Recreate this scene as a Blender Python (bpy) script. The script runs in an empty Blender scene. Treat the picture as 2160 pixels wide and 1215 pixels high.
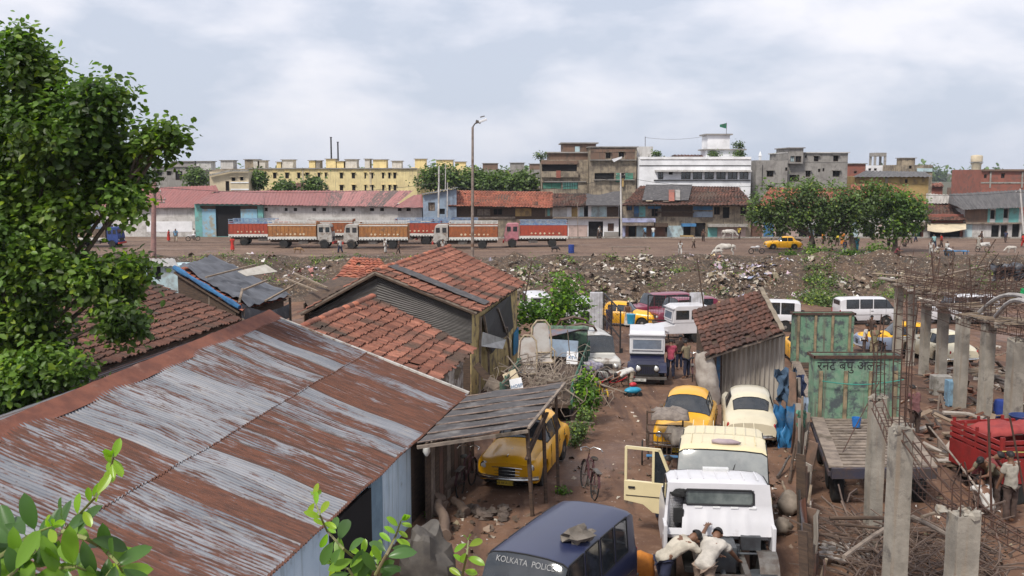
import bpy, bmesh, math, random
import numpy as np
from mathutils import Vector, Matrix, Euler, noise as mnoise

S = bpy.context.scene
C = S.collection
R = math.radians
F = 2100.0                       # focal length in photograph pixels (photograph 2160 x 1215)
CAMZ = 8.0
PITCH = math.atan((607.5 - 362.0) / F)

# ------------------------------------------------------------------ camera
cam = bpy.data.objects.new('camera', bpy.data.cameras.new('camera'))
C.objects.link(cam)
cam.location = (0, 0, CAMZ)
cam.rotation_euler = (R(90) - PITCH, 0, 0)
cam.data.sensor_width = 36
cam.data.lens = F / 2160 * 36
cam.data.clip_start = 0.1
cam.data.clip_end = 6000
S.camera = cam

# ------------------------------------------------------------------ world: monsoon cloud deck
SUN_EL, SUN_AZ = R(52), R(215)
w = bpy.data.worlds.new('World'); S.world = w; w.use_nodes = True
nt = w.node_tree; nt.nodes.clear()
def N(t, tree=None, **kw):
    n = (tree or nt).nodes.new(t)
    for k, v in kw.items(): setattr(n, k, v)
    return n
out = N('ShaderNodeOutputWorld'); bg = N('ShaderNodeBackground')
sky = N('ShaderNodeTexSky', sky_type='NISHITA'); sky.sun_disc = False
sky.sun_elevation = SUN_EL; sky.sun_rotation = SUN_AZ; sky.dust_density = 3
sk = N('ShaderNodeVectorMath', operation='SCALE'); sk.inputs[3].default_value = 0.10
nt.links.new(sky.outputs[0], sk.inputs[0])
tc = N('ShaderNodeTexCoord'); sep = N('ShaderNodeSeparateXYZ')
nt.links.new(tc.outputs['Generated'], sep.inputs[0])
ad = N('ShaderNodeMath', operation='ADD'); ad.inputs[1].default_value = 0.16
mx0 = N('ShaderNodeMath', operation='MAXIMUM'); mx0.inputs[1].default_value = 0.0
nt.links.new(sep.outputs[2], mx0.inputs[0]); nt.links.new(mx0.outputs[0], ad.inputs[0])
dv = N('ShaderNodeVectorMath', operation='DIVIDE'); cmb = N('ShaderNodeCombineXYZ')
for i in range(3): nt.links.new(ad.outputs[0], cmb.inputs[i])
nt.links.new(tc.outputs['Generated'], dv.inputs[0]); nt.links.new(cmb.outputs[0], dv.inputs[1])
mp = N('ShaderNodeMapping'); mp.inputs['Scale'].default_value = (1.0, 1.0, 2.5); mp.inputs['Location'].default_value = (3.3, 1.7, 0)
nt.links.new(tc.outputs['Generated'], mp.inputs[0])
n1 = N('ShaderNodeTexNoise'); n1.inputs['Scale'].default_value = 2.3; n1.inputs['Detail'].default_value = 9
n1.inputs['Roughness'].default_value = 0.55; n1.inputs['Distortion'].default_value = 0.3
n2 = N('ShaderNodeTexNoise'); n2.inputs['Scale'].default_value = 8.0; n2.inputs['Detail'].default_value = 8
n2.inputs['Roughness'].default_value = 0.5; n2.inputs['Distortion'].default_value = 0.25
nt.links.new(mp.outputs[0], n1.inputs[0]); nt.links.new(mp.outputs[0], n2.inputs[0])
mm = N('ShaderNodeMath', operation='MULTIPLY_ADD'); mm.inputs[1].default_value = 0.55
nt.links.new(n2.outputs[0], mm.inputs[0]); nt.links.new(n1.outputs[0], mm.inputs[2])
rp = N('ShaderNodeValToRGB'); e = rp.color_ramp.elements
e[0].position = 0.66; e[0].color = (0.40, 0.435, 0.515, 1)
e[1].position = 0.885; e[1].color = (0.64, 0.63, 0.665, 1)
x = rp.color_ramp.elements.new(0.735); x.color = (0.485, 0.505, 0.575, 1)
x = rp.color_ramp.elements.new(0.80); x.color = (0.565, 0.57, 0.625, 1)
nt.links.new(mm.outputs[0], rp.inputs[0])
# the far band of the cloud deck is a smoother slate blue
hz = N('ShaderNodeMapRange'); hz.inputs[1].default_value = -0.02; hz.inputs[2].default_value = 0.13
hz.inputs[3].default_value = 0.55; hz.inputs[4].default_value = 0.0; hz.interpolation_type = 'SMOOTHSTEP'
nt.links.new(sep.outputs[2], hz.inputs[0])
mh = N('ShaderNodeMixRGB'); mh.inputs[2].default_value = (0.39, 0.435, 0.52, 1)
nt.links.new(hz.outputs[0], mh.inputs[0]); nt.links.new(rp.outputs[0], mh.inputs[1])
mc = N('ShaderNodeMixRGB'); mc.inputs[0].default_value = 0.90
nt.links.new(sk.outputs[0], mc.inputs[1]); nt.links.new(mh.outputs[0], mc.inputs[2])
nt.links.new(mc.outputs[0], bg.inputs[0]); bg.inputs[1].default_value = 1.0
nt.links.new(bg.outputs[0], out.inputs[0])

sl = bpy.data.lights.new('sun', 'SUN'); sl.energy = 2.3; sl.angle = R(10); sl.color = (1.0, 0.95, 0.86)
so = bpy.data.objects.new('sun', sl); C.objects.link(so)
sd = Vector((math.cos(SUN_EL) * math.sin(SUN_AZ), math.cos(SUN_EL) * math.cos(SUN_AZ), math.sin(SUN_EL)))
so.rotation_euler = sd.to_track_quat('Z', 'Y').to_euler(); so.location = (0, 0, 60)
S.view_settings.view_transform = 'Standard'; S.view_settings.look = 'None'
S.view_settings.exposure = 0.68; S.view_settings.gamma = 1

# ------------------------------------------------------------------ pixel -> place helpers
_f = Vector((0, math.cos(PITCH), -math.sin(PITCH))); _u = Vector((0, math.sin(PITCH), math.cos(PITCH)))
def ray(px, py): return Vector((1, 0, 0)) * ((px - 1080) / F) + _u * ((607.5 - py) / F) + _f
def at(px, py, Y):                                  # point seen at (px,py) standing Y metres ahead
    d = ray(px, py); return Vector((0, 0, CAMZ)) + d * (Y / d.y)
def atz(px, py, z):                                 # point seen at (px,py) at height z
    d = ray(px, py); return Vector((0, 0, CAMZ)) + d * ((z - CAMZ) / d.z)
PROF = [(-50, 0), (22, 0), (30, -.25), (42, -.8), (62, -1.8), (78, -2.5), (84, -2.75), (95, -1.6), (102, -1.1), (106, -1.0), (109, -1.2), (4000, -1.2)]
def gz(x, y):
    for (a, za), (b, zb) in zip(PROF, PROF[1:]):
        if y <= b:
            t = (y - a) / (b - a); return za + (zb - za) * t
    return -1.2
def on(px, py):                                     # ground point under a pixel
    z = 0
    for _ in range(30):
        p = atz(px, py, z); z = z * .5 + gz(p.x, p.y) * .5
    return Vector((p.x, p.y, gz(p.x, p.y)))
def gy(px, Y):                                      # ground point at column px, Y metres ahead
    x_ = (px - 1080) / F * Y * 1.01
    return Vector((x_, Y, gz(x_, Y)))

# ------------------------------------------------------------------ materials
def newmat(name):
    m = bpy.data.materials.new(name); m.use_nodes = True
    t = m.node_tree; p = t.nodes['Principled BSDF']; return m, t, p
def L(t, a, b): t.links.new(a, b)
def mixc(t, fac, a, b, mode='MIX'):
    n = t.nodes.new('ShaderNodeMixRGB'); n.blend_type = mode
    for i, v in ((0, fac), (1, a), (2, b)):
        if hasattr(v, 'is_linked') or isinstance(v, bpy.types.NodeSocket): L(t, v, n.inputs[i])
        else: n.inputs[i].default_value = v if i == 0 else (*v[:3], 1)
    return n.outputs[0]
def noise_n(t, vec, scale, detail=5, rough=.6, w_=None, dist=0):
    n = t.nodes.new('ShaderNodeTexNoise'); n.noise_dimensions = '4D'
    n.inputs['Scale'].default_value = scale; n.inputs['Detail'].default_value = detail
    n.inputs['Roughness'].default_value = rough; n.inputs['Distortion'].default_value = dist
    L(t, vec, n.inputs['Vector'])
    if w_ is not None: L(t, w_, n.inputs['W'])
    return n.outputs[0]
def ramp(t, v, a, b):
    n = t.nodes.new('ShaderNodeMapRange'); n.inputs[1].default_value = a; n.inputs[2].default_value = b
    n.interpolation_type = 'SMOOTHSTEP'; L(t, v, n.inputs[0]); return n.outputs[0]
def vecn(t, stretch=(1, 1, 1), coord='Object'):
    c = t.nodes.new('ShaderNodeTexCoord'); mp_ = t.nodes.new('ShaderNodeMapping')
    mp_.inputs['Scale'].default_value = stretch; L(t, c.outputs[coord], mp_.inputs[0]); return mp_.outputs[0]
def rnd(t):
    o = t.nodes.new('ShaderNodeObjectInfo'); m = t.nodes.new('ShaderNodeMath'); m.operation = 'MULTIPLY'
    m.inputs[1].default_value = 37.0; L(t, o.outputs['Random'], m.inputs[0]); return m.outputs[0]
def bumpn(t, p, h, strength, dist=.02):
    b = t.nodes.new('ShaderNodeBump'); b.inputs['Strength'].default_value = strength
    b.inputs['Distance'].default_value = dist; L(t, h, b.inputs['Height']); L(t, b.outputs[0], p.inputs['Normal'])
MATS = {}; ATTR = set()
def mat(name, c, c2=None, dirt=None, dk=(.52, .66), rough=.8, metal=0, sc=3, dsc=1.2, bump=.3, bsc=25, st=(1, 1, 1), dst=(1, 1, 1), spec=.4, attr=False, coat=0, streak=None):
    if name in MATS: return MATS[name]
    m, t, p = newmat(name); MATS[name] = m
    if attr: ATTR.add(name)
    w_ = rnd(t); v = vecn(t, st); n = noise_n(t, v, sc, 6, .6, w_)
    c2 = c2 or tuple(q * .72 for q in c)
    col = mixc(t, ramp(t, n, .36, .66), c, c2)
    if attr:
        a = t.nodes.new('ShaderNodeAttribute'); a.attribute_name = 'Col'
        col = mixc(t, 1.0, a.outputs['Color'], col, 'MULTIPLY')
    if dirt:
        n3 = noise_n(t, vecn(t, dst), dsc, 9, .68, w_)
        col = mixc(t, ramp(t, n3, *dk), col, dirt)
    if streak:                                       # rain streaks: stretched vertical stains
        n4 = noise_n(t, vecn(t, (6, 6, .35)), 1.0, 5, .6, w_)
        col = mixc(t, ramp(t, n4, .5, .72), col, streak)
    L(t, col, p.inputs['Base Color'])
    p.inputs['Roughness'].default_value = rough; p.inputs['Metallic'].default_value = metal
    p.inputs['Specular IOR Level'].default_value = spec
    if coat: p.inputs['Coat Weight'].default_value = coat; p.inputs['Coat Roughness'].default_value = .12
    if bump: bumpn(t, p, noise_n(t, v, bsc, 6, .65, w_), bump)
    return m
def leafmat(name, c, c2, trans=.25):
    m, t, p = newmat(name); MATS[name] = m; ATTR.add(name)
    a = t.nodes.new('ShaderNodeAttribute'); a.attribute_name = 'Col'
    n = noise_n(t, vecn(t), .8, 3, .5)
    col = mixc(t, 1.0, a.outputs['Color'], mixc(t, ramp(t, n, .35, .65), c, c2), 'MULTIPLY')
    L(t, col, p.inputs['Base Color']); p.inputs['Roughness'].default_value = .45
    p.inputs['Specular IOR Level'].default_value = .35
    tr = t.nodes.new('ShaderNodeBsdfTranslucent'); ms = t.nodes.new('ShaderNodeMixShader')
    ms.inputs[0].default_value = trans; L(t, mixc(t, 1.0, col, (1.6, 1.9, .7), 'MULTIPLY'), tr.inputs[0])
    o = t.nodes['Material Output']; L(t, p.outputs[0], ms.inputs[1]); L(t, tr.outputs[0], ms.inputs[2]); L(t, ms.outputs[0], o.inputs[0])
    return m

# ------------------------------------------------------------------ mesh builder
class MB:
    def __init__(s): s.v = []; s.f = []; s.c = []; s.uvs = []; s.T = None; s.col = None
    def add(s, vs, fs, col=None):
        o = len(s.v)
        for q in vs:
            q = Vector(q); s.v.append(s.T @ q if s.T is not None else q)
        for f in fs: s.f.append(tuple(i + o for i in f)); s.c.append(col or s.col or (1, 1, 1))
        return s
    def box(s, x, y, z, a, b, c, rot=None, col=None):      # centre and full sizes
        vs = [Vector((i * a / 2, j * b / 2, k * c / 2)) for i in (-1, 1) for j in (-1, 1) for k in (-1, 1)]
        if rot is not None:
            M = Euler(rot).to_matrix(); vs = [M @ q for q in vs]
        vs = [q + Vector((x, y, z)) for q in vs]
        return s.add(vs, [(0, 1, 3, 2), (4, 6, 7, 5), (0, 4, 5, 1), (2, 3, 7, 6), (0, 2, 6, 4), (1, 5, 7, 3)], col)
    def b2(s, x0, x1, y0, y1, z0, z1, col=None):
        return s.box((x0 + x1) / 2, (y0 + y1) / 2, (z0 + z1) / 2, abs(x1 - x0), abs(y1 - y0), abs(z1 - z0), None, col)
    def beam(s, p, q, a=.05, b=None, col=None, twist=0):   # square bar between two points
        p, q = Vector(p), Vector(q); d = q - p; b = b or a
        if d.length < 1e-6: return s
        M = d.to_track_quat('Z', 'Y').to_matrix() @ Matrix.Rotation(twist, 3, 'Z')
        vs = [p + M @ Vector((i * a / 2, j * b / 2, 0)) for i, j in ((-1, -1), (1, -1), (1, 1), (-1, 1))]
        vs += [q + M @ Vector((i * a / 2, j * b / 2, 0)) for i, j in ((-1, -1), (1, -1), (1, 1), (-1, 1))]
        return s.add(vs, [(3, 2, 1, 0), (4, 5, 6, 7), (0, 1, 5, 4), (1, 2, 6, 5), (2, 3, 7, 6), (3, 0, 4, 7)], col)
    def tube(s, pts, r, n=8, col=None, caps=True):         # r: number or list
        pts = [Vector(p) for p in pts]; k = len(pts)
        rr = r if isinstance(r, (list, tuple)) else [r] * k
        vs = []; up = None
        for i, p in enumerate(pts):
            d = (pts[min(i + 1, k - 1)] - pts[max(i - 1, 0)])
            if d.length < 1e-9: d = Vector((0, 0, 1))
            d.normalize()
            if up is None: up = d.orthogonal().normalized()
            up = (up - d * up.dot(d))
            up = up.normalized() if up.length > 1e-6 else d.orthogonal().normalized()
            sx = d.cross(up)
            for j in range(n):
                a = 2 * math.pi * j / n; vs.append(p + (up * math.cos(a) + sx * math.sin(a)) * rr[i])
        fs = [(i * n + j, i * n + (j + 1) % n, (i + 1) * n + (j + 1) % n, (i + 1) * n + j) for i in range(k - 1) for j in range(n)]
        if caps: fs += [tuple(range(n - 1, -1, -1)), tuple((k - 1) * n + j for j in range(n))]
        return s.add(vs, fs, col)
    def lathe(s, prof, c=(0, 0, 0), axis='Z', n=20, col=None):   # prof: (radius, along)
        M = {'Z': Matrix.Identity(3), 'Y': Matrix.Rotation(R(-90), 3, 'X'), 'X': Matrix.Rotation(R(90), 3, 'Y')}[axis]
        vs = []; c = Vector(c)
        for r_, h in prof:
            for j in range(n):
                a = 2 * math.pi * j / n; vs.append(c + M @ Vector((r_ * math.cos(a), r_ * math.sin(a), h)))
        k = len(prof)
        fs = [(i * n + j, i * n + (j + 1) % n, (i + 1) * n + (j + 1) % n, (i + 1) * n + j) for i in range(k - 1) for j in range(n)]
        fs += [tuple(range(n - 1, -1, -1)), tuple((k - 1) * n + j for j in range(n))]
        return s.add(vs, fs, col)
    def blob(s, c, r, n=10, m=7, jit=0, col=None, seed=0):
        c = Vector(c); r = Vector(r) if hasattr(r, '__len__') else Vector((r, r, r)); vs = []; rs = random.Random(seed)
        off = Vector((rs.random() * 50, rs.random() * 50, rs.random() * 50))
        for i in range(m + 1):
            th = math.pi * i / m
            for j in range(n):
                a = 2 * math.pi * j / n; d = Vector((math.sin(th) * math.cos(a), math.sin(th) * math.sin(a), math.cos(th)))
                k = 1 + jit * mnoise.noise(d * 1.7 + off) * 2
                vs.append(c + Vector((d.x * r.x, d.y * r.y, d.z * r.z)) * k)
        fs = [(i * n + j, (i + 1) * n + j, (i + 1) * n + (j + 1) % n, i * n + (j + 1) % n) for i in range(m) for j in range(n)]
        return s.add(vs, fs, col)
    def grid(s, P, fn=None, col=None, flip=False, closed=False):   # P[i][j] points
        n, m = len(P), len(P[0]); vs = [q for row in P for q in row]; fs = []
        for i in range(n - 1):
            for j in range(m - 1):
                if fn is None or fn(i, j):
                    f = (i * m + j, (i + 1) * m + j, (i + 1) * m + j + 1, i * m + j + 1)
                    fs.append(f[::-1] if flip else f)
        return s.add(vs, fs, col)
    def prism(s, poly, y0, y1, col=None):                  # polygon in x,z extruded along y
        k = len(poly); vs = [(a, y0, b) for a, b in poly] + [(a, y1, b) for a, b in poly]
        fs = [tuple(range(k)), tuple(range(2 * k - 1, k - 1, -1))] + [(i, i + k, (i + 1) % k + k, (i + 1) % k) for i in range(k)]
        return s.add(vs, fs, col)
    def build(s, name, m=None, parent=None, smooth=False, loc=None, rz=0, bevel=0, thick=0):
        me = bpy.data.meshes.new(name)
        me.from_pydata([tuple(q) for q in s.v], [], s.f)
        if bevel or thick:
            bm = bmesh.new(); bm.from_mesh(me)
            if thick: bmesh.ops.solidify(bm, geom=bm.faces[:], thickness=thick)
            if bevel: bmesh.ops.bevel(bm, geom=bm.edges[:], offset=bevel, segments=2, profile=.6, affect='EDGES')
            bm.to_mesh(me); bm.free()
        elif m and m.name in ATTR:
            ca = me.color_attributes.new('Col', 'FLOAT_COLOR', 'CORNER'); arr = []
            for p_, c_ in zip(me.polygons, s.c): arr += [c_[0], c_[1], c_[2], 1.0] * p_.loop_total
            ca.data.foreach_set('color', arr)
        if len(s.uvs) == len(s.v):
            uv = me.uv_layers.new(name='UVMap')
            for lp in me.loops: uv.data[lp.index].uv = s.uvs[lp.vertex_index]
        if smooth:
            me.polygons.foreach_set('use_smooth', [True] * len(me.polygons))
            if smooth != 'all': me.set_sharp_from_angle(angle=R(40 if smooth is True else smooth))
        me.update()
        o = bpy.data.objects.new(name, me); C.objects.link(o)
        if m: me.materials.append(m)
        if parent: o.parent = parent
        if loc is not None: o.location = loc
        if rz: o.rotation_euler.z = rz
        return o

def tag(o, label, cat, group=None, kind=None):
    o['label'] = label; o['category'] = cat
    if group: o['group'] = group
    if kind: o['kind'] = kind
    return o
def thing(name, label, cat, loc=(0, 0, 0), rz=0, group=None, rot=None):
    o = bpy.data.objects.new(name, None); C.objects.link(o); o.location = loc
    o.rotation_euler = rot or (0, 0, rz); o.empty_display_size = .2
    return tag(o, label, cat, group)
def struct(name, mb, m, **kw):
    o = mb.build(name, m, **kw); o['kind'] = 'structure'; return o
KIDS = {}
def copy_tree(o, parent=None, swap=None):
    c = o.copy(); C.objects.link(c)
    if parent: c.parent = parent
    if swap and c.type == 'MESH' and c.data.materials and c.data.materials[0] in swap:
        key = (c.data.name, swap[c.data.materials[0]].name)
        if key not in KIDS:
            d = c.data.copy(); d.materials[0] = swap[c.data.materials[0]]; KIDS[key] = d
        c.data = KIDS[key]
    for ch in list(o.children): copy_tree(ch, c, swap)
    return c
def again(o, label, loc, rz=0, swap=None, group=None, scale=None, rot=None):
    c = copy_tree(o, None, swap); c['label'] = label; c.location = loc; c.rotation_euler = rot or (0, 0, rz)
    if group: c['group'] = group
    if scale: c.scale = (scale,) * 3 if not hasattr(scale, '__len__') else scale
    return c
def text_mesh(name, body, size, m, parent, loc, rot, ext=.002, align='CENTER'):
    cu = bpy.data.curves.new(name, 'FONT'); cu.body = body; cu.size = size; cu.extrude = ext
    cu.align_x = align; cu.align_y = 'CENTER'
    o = bpy.data.objects.new(name, cu); C.objects.link(o)
    dg = bpy.context.evaluated_depsgraph_get(); me = bpy.data.meshes.new_from_object(o.evaluated_get(dg))
    bpy.data.objects.remove(o); me.name = name
    o = bpy.data.objects.new(name, me); C.objects.link(o); me.materials.append(m); o.parent = parent
    o.location = loc; o.rotation_euler = rot; return o
def lerp(a, b, t): return a + (b - a) * t
def bil(A, B, Cc, D, u, v):                        # A,B top edge  D,Cc bottom edge
    return A.lerp(B, u).lerp(D.lerp(Cc, u), v)
rs = random.Random(7)

# palette of shared materials
BLACK = mat('black_rubber', (.02, .02, .02), rough=.85, sc=8, dirt=(.12, .08, .05), dk=(.55, .75))
GLASS = mat('dark_glass', (.018, .022, .026), (.03, .034, .04), rough=.08, spec=.9, bump=0)
CHROME = mat('chrome', (.62, .62, .6), (.45, .43, .4), rough=.22, metal=1, bump=.05)
STEEL = mat('grimy_steel', (.16, .15, .14), (.09, .07, .06), rough=.6, metal=.4, sc=6)
RUST = mat('rusty_iron', (.085, .042, .03), (.05, .033, .026), rough=.85, sc=8, dirt=(.2, .17, .14), dk=(.6, .7))
WOODD = mat('dark_weathered_wood', (.10, .065, .045), (.055, .038, .03), rough=.9, sc=4, st=(1, 1, 6), bsc=30)
WOODG = mat('grey_weathered_wood', (.26, .21, .17), (.15, .12, .10), rough=.9, sc=4, bsc=30, dirt=(.09, .07, .05))
BAMBOO = mat('bamboo', (.27, .21, .15), (.17, .125, .09), rough=.7, sc=6)
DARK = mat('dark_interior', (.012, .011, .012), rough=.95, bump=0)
CONC = mat('old_concrete', (.36, .34, .31), (.25, .235, .215), rough=.9, sc=2.2, dirt=(.13, .12, .10), dsc=1.6, dk=(.5, .66), bump=.5, bsc=12, streak=(.17, .155, .13))
# ------------------------------------------------------------------ ground
def nz(x, y, s=1.0, k=0): return mnoise.noise(Vector((x * s + 11.3 * k, y * s + 5.1, k * 3.7)))
def gh(x, y):
    z = gz(x, y)
    bank = max(0, min(1, (y - 76) / 8)) * max(0, min(1, (109 - y) / 6))
    z += bank * (nz(x, y, .16) * 1.4 + nz(x, y, .45, 1) * .85 + nz(x, y, 1.0, 2) * .28)
    near = max(0, min(1, (76 - y) / 6))
    z += near * (nz(x, y, .5, 3) * .07 + nz(x, y, 1.7, 4) * .03)
    if y > 106: z += nz(x * .3, y, .8, 5) * .06
    return z
def groundmat(name, a, b, c, wet=None, sc=.35, speck=(.45, .40, .36), sp=(.66, .72), spsc=9, rut=None, fleck=None):
    m, t, p = newmat(name); v = vecn(t)
    n1_ = noise_n(t, v, sc, 8, .65); n2_ = noise_n(t, v, sc * 6, 8, .7); n3_ = noise_n(t, v, spsc, 3, .6)
    col = mixc(t, ramp(t, n1_, .38, .62), a, b); col = mixc(t, ramp(t, n2_, .5, .68), col, c)
    col = mixc(t, ramp(t, n3_, *sp), col, speck)
    if rut: col = mixc(t, ramp(t, noise_n(t, vecn(t, rut[1]), 1.0, 6, .6), .48, .62), col, rut[0])
    if fleck:
        f1 = noise_n(t, v, 2.6, 6, .8); col = mixc(t, ramp(t, f1, .53, .60), col, fleck[0]); f2 = noise_n(t, v, 3.9, 5, .8); col = mixc(t, ramp(t, f2, .56, .62), col, fleck[1])
    L(t, col, p.inputs['Base Color']); p.inputs['Roughness'].default_value = .9; p.inputs['Specular IOR Level'].default_value = .25
    if wet:
        r_ = ramp(t, noise_n(t, v, .16, 5, .6), *wet); mr = t.nodes.new('ShaderNodeMapRange'); mr.inputs[3].default_value = .95; mr.inputs[4].default_value = .45
        L(t, r_, mr.inputs[0]); L(t, mr.outputs[0], p.inputs['Roughness'])
    bumpn(t, p, noise_n(t, v, 7, 8, .7), .7, .05); return m
def sheet(name, xs, ys, m):
    mb = MB(); mb.grid([[Vector((x, y, gh(x, y))) for y in ys] for x in xs]); return struct(name, mb, m, smooth='all')
fx = [-2500, -900, -300, -140] + [-90 + i * 1.1 for i in range(164)] + [140, 300, 900, 2500]
EARTH = groundmat('red_brown_earth', (.175, .098, .062), (.118, .066, .045), (.21, .13, .09), (.52, .66), rut=((.095, .055, .04), (1.5, .16, 1)))
BANKM = groundmat('dark_bank_earth', (.085, .056, .038), (.046, .035, .027), (.125, .083, .057), None, .3, (.5, .45, .38), (.60, .68), 5, None, ((.19, .13, .085), (.036, .028, .023)))
ROADM = groundmat('dirt_road_earth', (.20, .135, .098), (.14, .092, .07), (.10, .068, .055), (.55, .7), .12, (.3, .25, .2), (.68, .76), 5, ((.085, .055, .043), (.045, .75, 1)), ((.235, .165, .12), (.12, .08, .06)))
FARM = groundmat('far_earth', (.12, .10, .07), (.07, .08, .05), (.10, .09, .06))
sheet('yard_ground', fx, [-40, -20] + [i * .9 for i in range(89)] + [80], EARTH)
sheet('canal_bank', fx, [80 + i * .55 for i in range(50)] + [107.4], BANKM)
sheet('dirt_road', fx, [107.4 + i * .8 for i in range(42)] + [141.5], ROADM)
sheet('far_ground', [-3500, -900, -300, -100, 0, 100, 300, 900, 3500], [141.5, 200, 400, 1000, 4500], FARM)
kb = MB()
kz = -1.2
for i in range(60):
    x0 = -14 + i * 1.7
    kb.b2(x0, x0 + 1.69, 138.2, 138.5 + rs.random() * .05, kz - .1, kz + .16 + rs.random() * .03)
tag(kb.build('kerb', CONC), 'low stone kerb running along the front of the shops', 'kerb')['kind'] = 'structure'

# litter scattered over the bank
LITTERM = mat('litter_scraps', (1, 1, 1), (.75, .7, .66), rough=.7, sc=3, attr=True, bump=0)
def litter(name, spots, n, pal, size, label, seed, base=0):
    r_ = random.Random(seed); mb = MB()
    for (px, py, sx, sy, k) in spots:
        c = on(px, py)
        for _ in range(int(n * k)):
            x = c.x + r_.gauss(0, sx); y = c.y + r_.gauss(0, sy)
            if nz(x, y, .30, 9) + .35 * nz(x, y, .9, 4) < r_.random() * .6 - .30 and size > .1: continue
            if base and nz(x, y, .35, 9) < base * r_.random() - .25: continue
            if size > .12 and not 79 < y < 106.2: continue
            s_ = size * (.35 + r_.random() ** 3 * 2.2); z = gh(x, y) + s_ * .12
            col = r_.choice(pal); g = .7 + r_.random() * .5; col = tuple(min(1, q * g) for q in col)
            a = r_.random() * 6.3; t1 = r_.gauss(0, .5); t2 = r_.gauss(0, .5)
            M = Euler((t1, t2, a)).to_matrix()
            P = [M @ Vector(((i - 1) * s_ * .5 * (.7 + r_.random() * .5), (j - .5) * s_ * (.3 + r_.random() * .8), r_.gauss(0, s_ * .16))) + Vector((x, y, z)) for i in range(3) for j in range(2)]
            mb.add(P, [(0, 2, 3, 1), (2, 4, 5, 3)], col)
    o = mb.build(name, LITTERM); return tag(o, label, 'litter', None, 'stuff')
W_ = [(.50, .46, .39), (.38, .32, .25), (.27, .20, .15), (.20, .14, .10), (.62, .59, .56), (.14, .10, .08), (.11, .08, .06), (.24, .20, .13)]
COLR = W_ + [(.55, .42, .50), (.38, .42, .58), (.62, .5, .25), (.5, .22, .2), (.66, .6, .68)]
litter('litter', [(1150, 590, 4, 6, 1), (1365, 575, 1.5, 5, 1.5), (1500, 590, 3.5, 6, 1.5), (1700, 590, 6, 6, .6), (1850, 600, 5, 6, .35), (1250, 600, 3, 5, .7), (1150, 590, 1.5, 4, .5), (1440, 600, 5, 4, .8), (1600, 605, 4, 3, .8)], 1700, W_, .27,
       'pale paper and cardboard litter spread over the canal bank', 1)
litter('litter', [(1560, 565, 3.0, 6, 1.7), (1600, 590, 2.4, 4, 1)], 900, COLR + [(.6, .46, .56), (.52, .5, .64)], .26, 'heap of pink, blue and white plastic rags on the bank', 2)
litter('litter', [(560, 590, 3, 4, .5), (1000, 560, 5, 5, .6), (650, 575, 2.0, 4, .7), (700, 545, 2.2, 3, 1), (590, 540, 4, 3, .25), (450, 545, 6, 4, .2), (860, 560, 6, 5, .25)], 420, W_ + COLR[-2:], .26, 'scattered plastic bags and rags on the dark bank left of the tiled roofs', 3)
litter('litter', [(420, 512, 10, 3, .5), (800, 525, 18, 2, .5), (1300, 530, 14, 2, .4), (1800, 560, 12, 8, .7), (2050, 570, 8, 8, .5)], 700, W_[1:] + [(.1, .08, .07)], .20, 'grit and small rubbish along the dirt road edge', 4)
litter('litter', [(1300, 880, 1.6, 5, 1), (1330, 1000, 1.8, 3, 1), (1680, 950, .5, 4, 2.2), (1660, 1090, .5, 2.5, 1.6), (1950, 950, 2.5, 4, 1.2), (1850, 1130, 2.5, 2.5, 2.0), (2100, 1140, 2, 2, 1.5), (1000, 1110, .9, 1.6, 1.4), (1500, 720, 12, 9, 3), (1230, 700, 4, 8, 1)], 170, W_ + [(.1, .07, .05)] * 9, .075, 'small stones, chips and scraps trodden into the yard earth', 5)

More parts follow.
